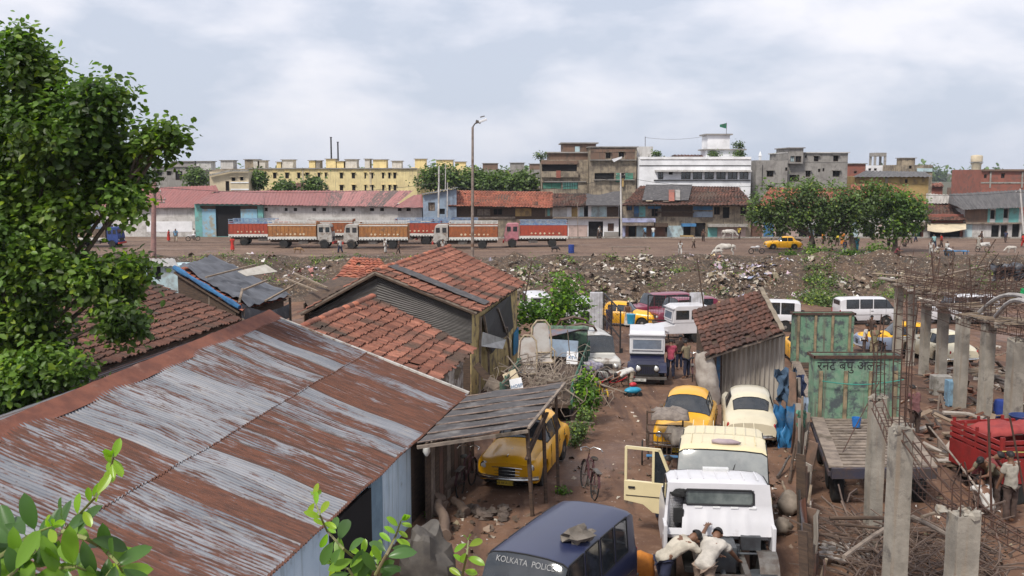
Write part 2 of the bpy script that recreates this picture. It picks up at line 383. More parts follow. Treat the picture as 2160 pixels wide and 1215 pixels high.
# ------------------------------------------------------------------ roofs
TILE = mat('clay_roof_tile', (1, 1, 1), (.7, .68, .66), rough=.85, sc=9, attr=True, dirt=(.06, .055, .045), dsc=1.1, dk=(.56, .72), bump=.5, bsc=40)
def tiles(name, A, B, Cc, D, parent, course=.33, colw=.19, pal='red', seed=1, dirt=.3, sag=.05, segs=4, rag=.06, deck=True, ridge=True, mo=None):
    """country tiles laid in courses; A-B is the upper edge, D-Cc the lower one"""
    r_ = random.Random(seed); A, B, Cc, D = [Vector(q) for q in (A, B, Cc, D)]
    nu = max(2, int((B - A).length / colw)); nv = max(2, int((D - A).length / course))
    nrm = (B - A).cross(D - A).normalized()
    if nrm.z < 0: nrm = -nrm
    P = {'red': [(.25, .10, .065), (.31, .13, .085), (.20, .08, .055), (.40, .17, .115), (.22, .08, .055), (.16, .07, .052), (.12, .06, .048)],
         'dark': [(.105, .052, .038), (.18, .072, .048), (.10, .048, .036), (.07, .042, .034), (.21, .085, .055), (.12, .06, .042)],
         'orange': [(.38, .12, .07), (.42, .15, .085), (.31, .10, .065), (.36, .17, .11), (.2, .08, .06)]}[pal]
    mb = MB(); h = colw * .26; crs = [r_.gauss(0, .10) for _ in range(40)]
    def pt(u, v, up):
        s_ = -sag * math.sin(math.pi * min(1, max(0, u))) * math.sin(math.pi * min(1, max(0, v)))
        s_ += sag * .8 * mnoise.noise(Vector((u * 5, v * 3, seed)))
        return bil(A, B, Cc, D, u, v) + nrm * (up + s_)
    for j in range(nv):
        ju = r_.gauss(0, .12) / nu; drop_ = r_.gauss(0, .06)
        for i in range(nu):
            if r_.random() < .012: continue
            moss = mnoise.noise(Vector((i * colw * .9, j * course * .9, seed * 7.7)))
            c = (Vector(P[0]) * .55 + Vector(r_.choice(P)) * .45) * (.8 + r_.random() * .35) * (1 + .45 * mnoise.noise(Vector((i * colw * .35, j * course * .5, seed * 3.1)))) * (1 + crs[j % 40])
            if moss > .48 - dirt: c = c.lerp(Vector((.055, .045, .035)), min(.85, (moss - .48 + dirt) * 3.0))
            c = tuple(c); dv_ = (r_.gauss(0, .07) + drop_) / nv; lift = .035 + abs(r_.gauss(0, .012)); sk = r_.gauss(0, .05) / nu
            v0 = max(0, j / nv - .02 / nv); v1 = (j + 1.12) / nv + dv_
            if j == nv - 1: v1 += abs(r_.gauss(0, rag)) / nv * 3
            top = []; bot = []; lip = []
            for a in range(segs + 1):
                u = (i + a / segs) / nu + ju; q = h * math.sin(math.pi * a / segs)
                top.append(pt(u, v0, q * .8)); bot.append(pt(u + sk, v1, q + lift)); lip.append(pt(u + sk, v1, q + lift - .03))
            k = segs + 1; fs = [(a, a + 1, k + a + 1, k + a) for a in range(segs)] + [(k + a, k + a + 1, 2 * k + a + 1, 2 * k + a) for a in range(segs)]
            mb.add(top + bot + lip, fs, c)
    o = mb.build(name, mo or TILE, parent)
    if deck:
        dk = MB(); q = nrm * -.07; dk.add([A + q, B + q, Cc + q, D + q, A + q * 2, B + q * 2, Cc + q * 2, D + q * 2], [(0, 1, 2, 3), (7, 6, 5, 4), (0, 4, 5, 1), (1, 5, 6, 2), (2, 6, 7, 3), (3, 7, 4, 0)])
        dk.build('roof_deck', WOODD, parent)
    return o
def ridge_tiles(A, B, parent, r=.13, step=.34, seed=3, pal=((.4, .14, .08), (.3, .1, .06), (.22, .09, .06))):
    r_ = random.Random(seed); A, B = Vector(A), Vector(B); n = max(2, int((B - A).length / step)); d = (B - A) / n; mb = MB()
    side = d.cross(Vector((0, 0, 1))).normalized(); up = side.cross(d).normalized()
    for i in range(n):
        p0 = A + d * i; p1 = A + d * (i + 1.12); r0 = r * .85; r1 = r * 1.05; jz = r_.gauss(0, .012); c = tuple(Vector(r_.choice(pal)) * (.8 + r_.random() * .5))
        vs = []
        for p, rr in ((p0, r0), (p1, r1)):
            for a in range(7):
                t_ = math.pi * a / 6; vs.append(p + side * (math.cos(t_) * rr) + up * (math.sin(t_) * rr * .75 + jz))
        mb.add(vs, [(a, a + 1, a + 8, a + 7) for a in range(6)] + [(13, 12, 11, 10, 9, 8, 7)], c)
    return mb.build('ridge_tiles', TILE, parent)

def corr(A, B, Cc, D, pitch=.076, amp=.012, nv=6, sub=6, sag=.0, seed=0, offs=0.0):
    """corrugated sheet; ridges run from A-B edge to D-Cc edge; fills uv in metres"""
    A, B, Cc, D = [Vector(q) for q in (A, B, Cc, D)]; mb = MB()
    Lu = (B - A).length; Lv = (D - A).length; nu = max(4, int(Lu / pitch * sub)); nrm = (B - A).cross(D - A).normalized()
    if nrm.z < -.01: nrm = -nrm
    P = []
    for i in range(nu + 1):
        u = i / nu; row = []
        for j in range(nv + 1):
            v = j / nv; hgt = amp * math.sin(2 * math.pi * u * Lu / pitch) + offs + sag * mnoise.noise(Vector((u * Lu * .8, v * Lv * .8, seed)))
            row.append(bil(A, B, Cc, D, u, v) + nrm * hgt); mb.uvs.append((u * Lu, v * Lv))
        P.append(row)
    mb.grid(P); return mb
def rustsheet(name, rust=.5, wid=.66, rowlen=50., zinc=(.36, .375, .41), zinc2=(.20, .215, .25), r1=(.20, .068, .036), r2=(.125, .048, .03), pale=(.44, .40, .36), metal=.25, rowbias=0.0, rib=0):
    m, t, p = newmat(name); MATS[name] = m
    c = t.nodes.new('ShaderNodeTexCoord'); sp = t.nodes.new('ShaderNodeSeparateXYZ'); L(t, c.outputs['UV'], sp.inputs[0])
    def M(op, a, b=None, c_=None):
        n = t.nodes.new('ShaderNodeMath'); n.operation = op
        for i, q in enumerate((a, b, c_)):
            if q is None: continue
            if isinstance(q, (int, float)): n.inputs[i].default_value = q
            else: L(t, q, n.inputs[i])
        return n.outputs[0]
    row = M('FLOOR', M('DIVIDE', sp.outputs[1], rowlen)); idu = M('FLOOR', M('DIVIDE', M('ADD', sp.outputs[0], M('MULTIPLY', row, .31)), wid))
    cb = t.nodes.new('ShaderNodeCombineXYZ'); L(t, idu, cb.inputs[0]); L(t, row, cb.inputs[1])
    wn = t.nodes.new('ShaderNodeTexWhiteNoise'); wn.noise_dimensions = '3D'; L(t, cb.outputs[0], wn.inputs['Vector'])
    cs = t.nodes.new('ShaderNodeCombineXYZ'); L(t, M('ADD', M('MULTIPLY', sp.outputs[0], 3.2), M('MULTIPLY', idu, 7.3)), cs.inputs[0]); L(t, M('MULTIPLY', sp.outputs[1], .62), cs.inputs[1]); L(t, M('MULTIPLY', row, 5.), cs.inputs[2])
    na = noise_n(t, cs.outputs[0], 1.0, 8, .72, None, .6)
    cf = t.nodes.new('ShaderNodeCombineXYZ'); L(t, M('MULTIPLY', sp.outputs[0], 26), cf.inputs[0]); L(t, M('MULTIPLY', sp.outputs[1], 1.6), cf.inputs[1])
    nf = noise_n(t, cf.outputs[0], 1.0, 5, .7)
    val = M('ADD', M('ADD', M('MULTIPLY', na, 1.05), M('MULTIPLY', nf, .62)), M('MULTIPLY', M('SUBTRACT', wn.outputs[0], .5), .42))
    val = M('ADD', val, M('MULTIPLY', row, rowbias))
    if rib: val = M('ADD', val, M('MULTIPLY', M('SINE', M('MULTIPLY', sp.outputs[0], 6.28318 / rib)), -.09))
    fac = ramp(t, val, .86 - (rust - .5) * .5, 1.02 - (rust - .5) * .5)
    zn = mixc(t, ramp(t, noise_n(t, cs.outputs[0], .6, 5, .6), .35, .65), zinc, zinc2)
    zn = mixc(t, ramp(t, nf, .5, .75), zn, pale)
    ru = mixc(t, ramp(t, nf, .4, .62), r1, r2); ru = mixc(t, ramp(t, na, .62, .72), ru, tuple(q * 1.35 for q in r1))
    col = mixc(t, fac, zn, ru)
    if rib:
        fr = M('FRACT', M('DIVIDE', M('ADD', sp.outputs[0], M('MULTIPLY', row, .31)), wid)); lap = M('LESS_THAN', fr, .035)
        nl = M('MULTIPLY', M('LESS_THAN', M('ABSOLUTE', M('SUBTRACT', M('FRACT', M('DIVIDE', sp.outputs[1], 1.02)), .5)), .018), M('GREATER_THAN', M('SINE', M('MULTIPLY', sp.outputs[0], 6.28318 / rib / 3)), .86))
        col = mixc(t, M('MULTIPLY', M('MAXIMUM', lap, nl), .75), col, (.045, .028, .022))
    L(t, col, p.inputs['Base Color'])
    mt = M('MULTIPLY', M('SUBTRACT', 1.0, fac), metal); L(t, mt, p.inputs['Metallic'])
    L(t, M('ADD', M('MULTIPLY', fac, .35), .5), p.inputs['Roughness']); p.inputs['Specular IOR Level'].default_value = .35
    bumpn(t, p, nf, .25, .01); return m
RUSTROOF = rustsheet('rusty_zinc_roof', .70, .66, 3.05, (.215, .22, .245), (.11, .12, .145), (.135, .056, .036), (.075, .037, .028), (.30, .265, .23), 0, .13, .095)
ZINCW = rustsheet('weathered_zinc_wall', .12, .8, 50, (.40, .37, .33), (.24, .21, .18), (.2, .12, .08), (.13, .09, .06), (.5, .46, .4), .1)
GREYCORR = rustsheet('dark_grey_corrugated', .2, .8, 50, (.115, .105, .10), (.06, .055, .052), (.13, .075, .05), (.08, .05, .04), (.19, .175, .16), .15)
REDSHEET = rustsheet('faded_red_sheet', .34, 1.0, 50, (.27, .098, .088), (.21, .08, .072), (.17, .12, .11), (.11, .085, .08), (.50, .25, .23), 0)
REDSHEET2 = rustsheet('patchy_red_sheet', .66, 1.0, 50, (.36, .15, .135), (.28, .11, .10), (.15, .115, .105), (.09, .075, .07), (.5, .3, .27), 0)

# the big rusty shed on the left
eN, eF = Vector((-4.6, 9.2, 2.0)), Vector((-1.2, 26.5, 2.0)); eN = eF + (Vector((-3.5, 14.8, 2.0)) - eF) * 1.45
rF = at(565, 665, 27.6); rN = rF + (at(0, 903, 17.1) - rF) * 1.5
t = thing('corrugated_shed', 'large shed with a long rust streaked corrugated iron roof in the left foreground', 'shed')
shed = t
sm = corr(rN, rF, eF, eN, .095, .024, 8, 6, .06, 4)
Lv = (eN - rN).length
o = sm.build('roof', RUSTROOF, t, smooth='all')
# upper sheets lap over the lower ones: a second layer on the top half
um = corr(rN, rF, rF.lerp(eF, .5), rN.lerp(eN, .5), .095, .024, 6, 6, .06, 4, .022)
rg = random.Random(4)
um.v = [v + (eF - rF) * (.003 * rg.random()) for v in um.v]
um.build('upper_sheets', RUSTROOF, t, smooth='all')
dirr = (rF - rN).normalized(); perp = (eF - rF).normalized(); prL = Vector((-perp.x, -perp.y, perp.z))
mb = MB(); sect = [(-.42, -.17), (-.3, -.10), (-.16, -.02), (-.07, .05), (0, .08), (.07, .05), (.16, -.02), (.3, -.10), (.42, -.17)]
rows = []
for k in range(61):
    p = rN.lerp(rF, k / 60) + dirr * (.12 * (k == 60)); row = []
    for sx, sz in sect:
        d_ = (perp if sx > 0 else prL); row.append(p + d_ * abs(sx) + Vector((0, 0, .05 + (sz + .17) * .35)) + Vector((0, 0, .012 * (k % 6 == 0))))
    rows.append(row)
mb.grid(rows)
mb.build('ridge_cap', mat('rust_red_cap', (.20, .075, .048), (.13, .05, .035), rough=.85, sc=3, dirt=(.24, .14, .11), dk=(.55, .7), bump=.3), t, smooth=True)
lN, lF = rN + prL * 5.2, rF + prL * 5.2
corr(lN, lF, rF, rN, .088, .016, 3, 4).build('left_roof', RUSTROOF, t, smooth='all')
vb = MB()
for k in range(12): vb.beam(rF.lerp(eF, k / 12) + dirr * .04 + Vector((0, 0, .04)), rF.lerp(eF, (k + 1) / 12 + .004) + dirr * .04 + Vector((0, 0, .04)), .10, .05)
vb.build('verge_flashing', mat('pale_flashing', (.5, .48, .45), (.36, .33, .3), rough=.7, dirt=(.2, .12, .08), dk=(.55, .65)), t)
BLUEW = mat('light_blue_limewash', (.56, .68, .78), (.47, .60, .71), rough=.9, sc=2, dirt=(.28, .33, .36), dsc=2, dk=(.58, .72), streak=(.30, .38, .42))
wd = (eF - eN).normalized(); side = Vector((wd.y, -wd.x, 0)); bk = -side * .22
def wallseg(a, b, name, m, z1a=1.93, z0=-.3, th=.07):
    p, q = eF - wd * a + bk, eF - wd * b + bk; g = MB()
    g.add([p + Vector((0, 0, z0 - 2)), q + Vector((0, 0, z0 - 2)), q + Vector((0, 0, z1a - 2)), p + Vector((0, 0, z1a - 2)),
           p + side * -th + Vector((0, 0, z0 - 2)), q + side * -th + Vector((0, 0, z0 - 2)), q + side * -th + Vector((0, 0, z1a - 2)), p + side * -th + Vector((0, 0, z1a - 2))],
          [(0, 1, 2, 3), (7, 6, 5, 4), (0, 4, 5, 1), (1, 5, 6, 2), (2, 6, 7, 3), (3, 7, 4, 0)])
    return g.build(name, m, t)
wallseg(4.6, 6.6, 'wall_panel', BLUEW); wallseg(6.62, 7.3, 'door_jamb', mat('slate_blue_paint', (.20, .30, .38), (.15, .23, .3), rough=.8, dirt=(.1, .12, .13)))
wallseg(9.6, 17.0, 'wall_panel', BLUEW); wallseg(7.3, 9.6, 'doorway', DARK, 1.7, -.3, .04)
g = MB(); g.beam(eF - wd * 4.5 + bk * .9 + Vector((0, 0, -.09)), eF - wd * 17 + bk * .9 + Vector((0, 0, -.09)), .09, .12); g.build('eave_beam', mat('blue_beam', (.16, .28, .36), (.1, .15, .18), sc=5), t)
g = MB()
for k in range(16):
    a = 4.7 + k * .78; p = eF - wd * a + bk * .3; g.beam(p + Vector((0, 0, -.06)), p - side * .5 + Vector((0, 0, .05)), .05)
g.build('rafter_ends', WOODD, t)
wallseg(0, 4.58, 'back_wall', WOODD, 1.9, -.5)
g = MB(); c1 = rF + Vector((0, 0, -.12)) - dirr * .2; c2 = eF + bk * 1.2 + Vector((0, 0, -.1)) - dirr * .2; c3 = lF + Vector((0, 0, -.1)) - dirr * .2
b2_, b3 = Vector((c2.x, c2.y, -.6)), Vector((c3.x, c3.y, -.6)); g.add([c1, c2, b2_, b3, c3], [(0, 1, 2, 3, 4)]); g.build('end_wall', WOODD, t)

# the lean-to awning on posts
t = thing('awning', 'black tar sheet lean-to awning on thin timber posts beside the rusty shed', 'awning')
a0, a1, a2, a3 = atz(880, 938, 2.06), atz(985, 838, 2.1), atz(1190, 811, 2.35), atz(1113, 904, 2.18)
TAR = mat('tarred_sheet', (.085, .078, .078), (.05, .046, .048), rough=.75, sc=3, dirt=(.17, .16, .155), dsc=2.2, dk=(.5, .7), bump=.5, bsc=14)
g = MB(); nn = 6; rr_ = random.Random(5)
for k in range(nn):
    u0, u1 = k / nn, (k + 1) / nn + .03
    P = []
    for i in range(2):
        u = (u0, u1)[i]; row = []
        for j in range(15):
            v = j / 14; p = a0.lerp(a1, u).lerp(a3.lerp(a2, u), v)
            row.append(p + Vector((0, 0, .05 * math.sin(v * 9 + k) * .3 + (.028 if i == 0 else 0) + k * .004 + .03 * mnoise.noise(Vector((v * 5, u * 5, 2))))))
        P.append(row)
    g.grid(P)
g.build('tar_sheets', TAR, t, thick=.012)
g = MB()
for k in range(7):
    u = k / nn * .985 + .005; g.beam(a0.lerp(a1, u) + Vector((0, 0, .045)), a3.lerp(a2, u) + Vector((0, 0, .05)), .03, .022)
g.build('battens', mat('pinkish_batten', (.30, .22, .18), (.16, .12, .10), sc=8), t)
g = MB(); g.beam(a3 + Vector((.02, 0, .02)), a2 + Vector((.02, 0, .04)), .07, .05); g.beam(a0 + Vector((0, 0, -.06)), a3 + Vector((0, 0, -.06)), .07); g.beam(a1 + Vector((0, 0, -.06)), a2 + Vector((0, 0, -.06)), .07)
g.beam(a0.lerp(a1, .5) + Vector((0, 0, -.06)), a3.lerp(a2, .5) + Vector((0, 0, -.06)), .06); g.build('edge_rail', WOODG, t)
for (px, py, u) in ((1124, 1088, 0.02), (1152, 1062, .42), (1178, 1040, .78)):
    top = a3.lerp(a2, u) + Vector((-.03, 0, -.02)); b = on(px, py); g = MB(); g.beam((b.x, b.y, b.z - .15), top, .075, .075); g.build('post', WOODD, t)
g = MB(); p = a3.lerp(a2, .02); g.beam(p + Vector((0, 0, -.5)), p + Vector((.35, .9, -.02)), .05); g.beam(p + Vector((-.05, 0, -.75)), a3.lerp(a2, .5) + Vector((0, 0, -.2)), .08, .04); g.build('brace', WOODD, t)

# tiled row houses behind the shed
def prism_house(name, label, eN_, eF_, rN_, rF_, lN_, lF_, pal, seed, wallm, gable_m=None, right=True, left=True, dirt=.3, colw=.17, group='clay tiled houses', floor=-.9, ov=.35, wall_in=.3):
    t_ = thing(name, label, 'house', group=group)
    d_ = (eF_ - eN_).normalized()
    tiles('tile_roof', rN_, rF_, eF_, eN_, t_, .34, colw, pal, seed, dirt)
    tiles('tile_roof', rF_, rN_, lN_, lF_, t_, .34, colw, pal, seed + 50, dirt)
    ridge_tiles(rN_, rF_, t_, seed=seed)
    # walls set in under the eaves
    inw = (lN_ - eN_); inw.z = 0; inw.normalize()
    dn = Vector((0, 0, -.14))
    def q(p): return Vector((p.x, p.y, floor))
    for nm, p0, p1, s_ in (('wall', eN_, eF_, 1), ('wall', lN_, lF_, -1)):
        a_, b_ = p0 + inw * wall_in * s_ + d_ * ov + dn, p1 + inw * wall_in * s_ - d_ * ov + dn
        g_ = MB(); th = inw * .12 * s_; g_.add([a_, b_, q(b_), q(a_), a_ + th, b_ + th, q(b_) + th, q(a_) + th], [(0, 1, 2, 3), (7, 6, 5, 4), (0, 4, 5, 1), (1, 5, 6, 2), (3, 7, 4, 0)]); g_.build(nm, wallm, t_)
    for e_, r_, l_, sg in ((eN_, rN_, lN_, 1), (eF_, rF_, lF_, -1)):
        pe, pr, pl = e_ + inw * (wall_in + .02) + d_ * ov * sg + dn, r_ + d_ * ov * sg + dn, l_ - inw * (wall_in + .02) + d_ * ov * sg + dn
        g_ = MB(); g_.add([pe, pr, pl, q(pl), q(pe)], [(0, 1, 2, 3, 4)])
        g_.build('gable_wall', gable_m or wallm, t_, thick=.05)
        g_ = MB(); g_.beam(e_ + d_ * .05 * sg + dn * .4, r_ + d_ * .05 * sg + dn * .4, .06, .09); g_.beam(l_ + d_ * .05 * sg + dn * .4, r_ + d_ * .05 * sg + dn * .4, .06, .09); g_.build('verge_board', WOODG, t_)
    return t_
def Hq(px, py, z): return atz(px, py, z)
V = Vector
# lower tiled house right behind the shed
h2e0, h2e1, h2r1 = Hq(915, 804, 2.2), Hq(1000, 735, 2.2), at(785, 626, 33.3); h2r0 = at(633, 690, 28.35)
inl = (h2r1 - h2e1); inl.z = 0
h2 = prism_house('tiled_house', 'low tiled house with patched red clay tiles just behind the rusty shed', h2e0, h2e1, h2r0, h2r1, h2r0 + inl * .9 + V((0, 0, -1.5)), h2r1 + inl * .9 + V((0, 0, -1.5)), 'red', 11,
    mat('flaking_white_wall', (.50, .48, .45), (.3, .27, .25), rough=.9, dirt=(.12, .09, .07), dsc=2.5, dk=(.45, .6), streak=(.16, .12, .10)), dirt=.36)
# upper tiled house with corrugated gable
h1e0, h1e1 = at(1005, 658, 36.8), at(1107, 597, 47.0); h1r0, h1r1 = at(790, 572, 37.5), at(947, 520, 47.7); h1l0 = at(632, 660, 38.2); h1l1 = h1l0 + (h1r1 - h1r0)
YELW = mat('yellow_flaking_wall', (.58, .45, .20), (.44, .33, .15), rough=.9, dirt=(.16, .12, .09), dsc=2.2, dk=(.5, .62), streak=(.2, .15, .09))
h1 = prism_house('tiled_house', 'tall tiled house with a dark corrugated gable and a yellow side wall', h1e0, h1e1, h1r0, h1r1, h1l0, h1l1, 'red', 21, YELW, WOODD, dirt=.2)
d1 = (h1e1 - h1e0).normalized(); inw = (h1l0 - h1e0); inw.z = 0; inw.normalize()
# corrugated sheets on the near gable
ge, gr, gl = h1e0 + inw * .25 + d1 * .28, h1r0 + d1 * .28 + V((0, 0, -.15)), h1l0 - inw * .25 + d1 * .28
for (A_, B_) in ((gr, ge), (gl, gr)):
    zb = 1.55
    c_ = corr(A_.lerp(B_, .0) + V((0, 0, -.1)), V((A_.x, A_.y, zb)), V((B_.x, B_.y, min(zb, B_.z - .3))), B_ + V((0, 0, -.15)), .1, .016, 10, 4, .05, 3); c_.build('gable_sheet', GREYCORR, h1, smooth='all')
# tar paper strip laid over the tiles near the verge
ex = (h1e0 - h1r0); up1 = d1.cross(ex).normalized(); up1 = up1 if up1.z > 0 else -up1
g = MB(); P = []
for i in range(2):
    off = d1 * (1.25 + i * .95); P.append([h1r0.lerp(h1e0, j / 24) + off + up1 * (.12 + .02 * mnoise.noise(V((j * .8, i * 3, 1)))) for j in range(25)])
g.grid(P); g.build('tar_strip', TAR, h1, thick=.015)
g = MB(); P = []
for i in range(2):
    off = d1 * (5.2 + i * 2.0 ); P.append([h1r0.lerp(h1e0, .02 + j / 10 * .3) + off + d1 * j * .12 + up1 * (.1) for j in range(11)])
# ragged black cloth and planks on the yellow wall
def onwall(px, py, off=.12):
    p0, p1 = h1e0 + inw * .3, h1e1 + inw * .3; n_ = V((-(p1 - p0).y, (p1 - p0).x, 0)).normalized()
    d = ray(px, py); o_ = V((0, 0, CAMZ)); t_ = (p0 - o_).dot(n_) / d.dot(n_); q_ = o_ + d * t_; return q_ - inw * off
g = MB(); g.add([onwall(p[0], p[1], .10 + .12 * ((k % 3) / 3)) for k, p in enumerate(((1010, 668), (1070, 622), (1074, 690), (1052, 720), (1030, 745), (1018, 700)))], [(0, 1, 2, 3, 4, 5)])
g.build('black_cloth', mat('black_tarpaulin', (.04, .038, .042), (.022, .02, .025), rough=.6, sc=2, bump=.6, bsc=5), h1, thick=.02)
g = MB()
for a_, b_ in (((1003, 668), (1001, 840)), ((1020, 740), (1022, 830)), ((1060, 690), (1068, 770)), ((1010, 665), (1024, 745)), ((1040, 650), (1058, 700))):
    g.beam(onwall(*a_, .2), onwall(*b_, .2), .08)
g.build('wall_plank', WOODG, h1)
g = MB(); g.add([onwall(1006, 730, .15), onwall(1010, 700, .15), onwall(1032, 715, .7), onwall(1022, 735, .75)], [(0, 1, 2, 3)]); g.build('tin_hood', mat('pale_tin', (.42, .41, .39), (.3, .28, .26), metal=.3, rough=.5), h1, thick=.01)
g = MB(); g.add([onwall(1080, 705, .05), onwall(1090, 690, .05), onwall(1090, 740, .05), onwall(1080, 750, .05)], [(0, 1, 2, 3)]); g.build('door', mat('bright_blue_door', (.04, .22, .42), (.03, .16, .3), dirt=(.08, .1, .12)), h1, thick=.04)
# left dark tiled house, behind the tree
h3e0, h3e1 = Hq(215, 772, 2.3), Hq(507, 672, 2.3); h3e0 = h3e1 + (h3e0 - h3e1) * 1.25
h3r1 = at(308, 592, 39.3); h3r0 = h3r1 + (h3e0 - h3e1) * 1.0; h3r0.z = 3.6; i3 = (h3r1 - h3e1); i3.z = 0
prism_house('tiled_house', 'old dark brown tiled house between the tree and the rusty ridge', h3e0, h3e1, h3r0, h3r1, h3r0 + i3 + V((0, 0, -1.3)), h3r1 + i3 + V((0, 0, -1.4)), 'dark', 31, mat('dingy_wall', (.22, .2, .18), (.12, .1, .09), dirt=(.06, .05, .04)), dirt=.26)
# tarpaulin-covered shack beyond it
t = thing('tarpaulin_shack', 'shack roofed with black tarpaulin, tiles and loose poles behind the dark tiled house', 'shack')
k0, k1, k2, k3 = at(368, 570, 41.5), at(445, 546, 47.), at(606, 628, 45.8), at(506, 655, 38.8)
tiles('tile_roof', k0, k1, k2, k3, t, .34, .2, 'orange', 41, .1)
TARP = mat('grey_black_tarp', (.085, .09, .105), (.045, .047, .055), rough=.45, sc=1.5, bump=.9, bsc=3, dirt=(.15, .15, .16), dk=(.55, .7))
g = MB(); P = []
for i in range(19):
    u = i / 18; row = []
    for j in range(19):
        v = j / 18; p = bil(k0, k1, k2, k3, .10 + u * .92, .03 + v * 1.02); row.append(p + V((0, 0, .16 + .34 * abs(mnoise.noise(V((u * 5, v * 4, 3)))) + .09 * mnoise.noise(V((u * 14, v * 12, 1))))))
    P.append(row)
g.grid(P); g.build('tarpaulin', TARP, t, smooth=20)
g = MB(); p = [k0.lerp(k3, j / 8) + V((0, 0, .12)) for j in range(9)]; g.tube(p, [.1 + .03 * math.sin(j * 2.) for j in range(9)], 7); g.build('blue_sheet_edge', mat('blue_sheet', (.03, .14, .30), (.02, .08, .18), rough=.5), t)
g = MB(); g.add([at(500, 590, 43.3), at(560, 575, 45), at(585, 590, 45), at(520, 600, 43.4)], [(0, 1, 2, 3)]); g.v = [v + V((0, 0, .35)) for v in g.v]; g.build('plywood_board', mat('pale_board', (.5, .47, .42), (.38, .35, .3)), t, thick=.03)
for a_, b_, y0, y1 in (((435, 600), (540, 572), 41, 45), ((512, 628), (565, 605), 39.5, 43), ((505, 655), (512, 625), 38.7, 39.4), ((600, 600), (670, 630), 44, 40), ((620, 590), (690, 622), 45, 41), ((560, 650), (640, 605), 41, 44)):
    g = MB(); g.beam(at(*a_, y0) + V((0, 0, .3)), at(*b_, y1) + V((0, 0, .3)), .09, .06); g.build('pole', BAMBOO if y0 > 39 else WOODG, t)
g = MB()
for p in (k3, k2, k0.lerp(k3, .5)): g.beam(p + V((.1, .1, 0)), V((p.x + .1, p.y + .1, -1)), .1)
g.build('corner_post', WOODG, t)
g = MB(); a_, b_ = k3 + V((-.2, .3, -.1)), k2 + V((-.2, -.1, -.1)); g.add([a_, b_, V((b_.x, b_.y, -1)), V((a_.x, a_.y, -1))], [(0, 1, 2, 3)])
a_, b_ = k0 + V((.1, .2, -.1)), k3 + V((-.2, .3, -.1)); g.add([a_, b_, V((b_.x, b_.y, -1)), V((a_.x, a_.y, -1))], [(0, 1, 2, 3)]); g.build('dark_wall', WOODD, t, thick=.05)
g = MB(); P = [[at(510 + u * 100, 640 + 30 * v + 8 * math.sin(u * 3.1) * 2, 39 + u * 4 - v * .4) for v in (0, .35, .7, 1)] for u in (0, .2, .4, .6, .8, 1)]
g.grid(P); g.build('hanging_sheet', TARP, t, smooth='all')
# loose tarp and dark lean-to roof left of the tall house
t = thing('lean_to', 'dark lean-to of boards and blue tin under the left eave of the tall tiled house', 'lean-to')
g = MB(); g.add([at(640, 628, 41), at(705, 585, 45), at(770, 590, 42), at(660, 668, 38.8)], [(0, 1, 2, 3)]); g.build('board_roof', WOODD, t, thick=.06)
q0, q1, q2, q3 = at(742, 543, 47), at(800, 546, 46), at(838, 585, 43.0), at(700, 592, 44.0)
tiles('tile_roof', q0, q1, q2, q3, t, .34, .2, 'orange', 45, .15)
g = MB()
for (px, py, Y) in ((655, 660, 39.2), (705, 600, 44)): p = at(px, py, Y); g.beam(p, (p.x, p.y, -1), .1)
g.build('post', WOODG, t)
g = MB(); p, q_ = at(640, 640, 42.5), at(705, 590, 45.5); g.add([p, q_, V((q_.x, q_.y, -1)), V((p.x, p.y, -1))], [(0, 1, 2, 3)]); g.build('back_wall', WOODD, t, thick=.05)
# ------------------------------------------------------------------ vehicles
def paint(name, c, dirt=(.16, .11, .08), dk=(.6, .8), coat=.5):
    return mat(name, c, tuple(q * .9 for q in c), rough=.38, sc=1.5, dirt=dirt, dsc=2.2, dk=dk, coat=coat, bump=.04, bsc=4, spec=.5)
YEL = paint('taxi_yellow', (.78, .39, .006), dk=(.68, .85), coat=.25); CREAM = paint('cream_paint', (.60, .54, .40)); WHITE = paint('white_paint', (.60, .59, .61), coat=.3)
NAVY = paint('navy_paint', (.018, .024, .065), (.05, .05, .075), coat=.3); MAROON = paint('maroon_paint', (.20, .02, .05)); IVORY = paint('ivory_paint', (.66, .60, .44))
PRIMER = paint('grey_primer', (.22, .26, .34), coat=0); DIRTYW = paint('dirty_white_paint', (.55, .53, .49), dk=(.5, .66))
LAMP = mat('lamp_glass', (.62, .62, .6), (.5, .5, .5), rough=.12, bump=0, spec=.8)
REDL = mat('tail_lamp_red', (.35, .02, .02), rough=.2, bump=0); AMB = mat('amber_lamp', (.55, .18, .02), rough=.2, bump=0)
PLATE = mat('white_plate', (.62, .61, .58), (.5, .5, .47), rough=.5, bump=0); PLATEY = mat('yellow_plate', (.6, .42, .04), rough=.5, bump=0)
INK = mat('black_ink', (.02, .02, .022), rough=.7, bump=0); INKW = mat('pale_lettering', (.30, .30, .30), rough=.6, bump=0)
HUB = mat('hub_steel', (.30, .29, .27), (.16, .13, .11), rough=.5, metal=.5)

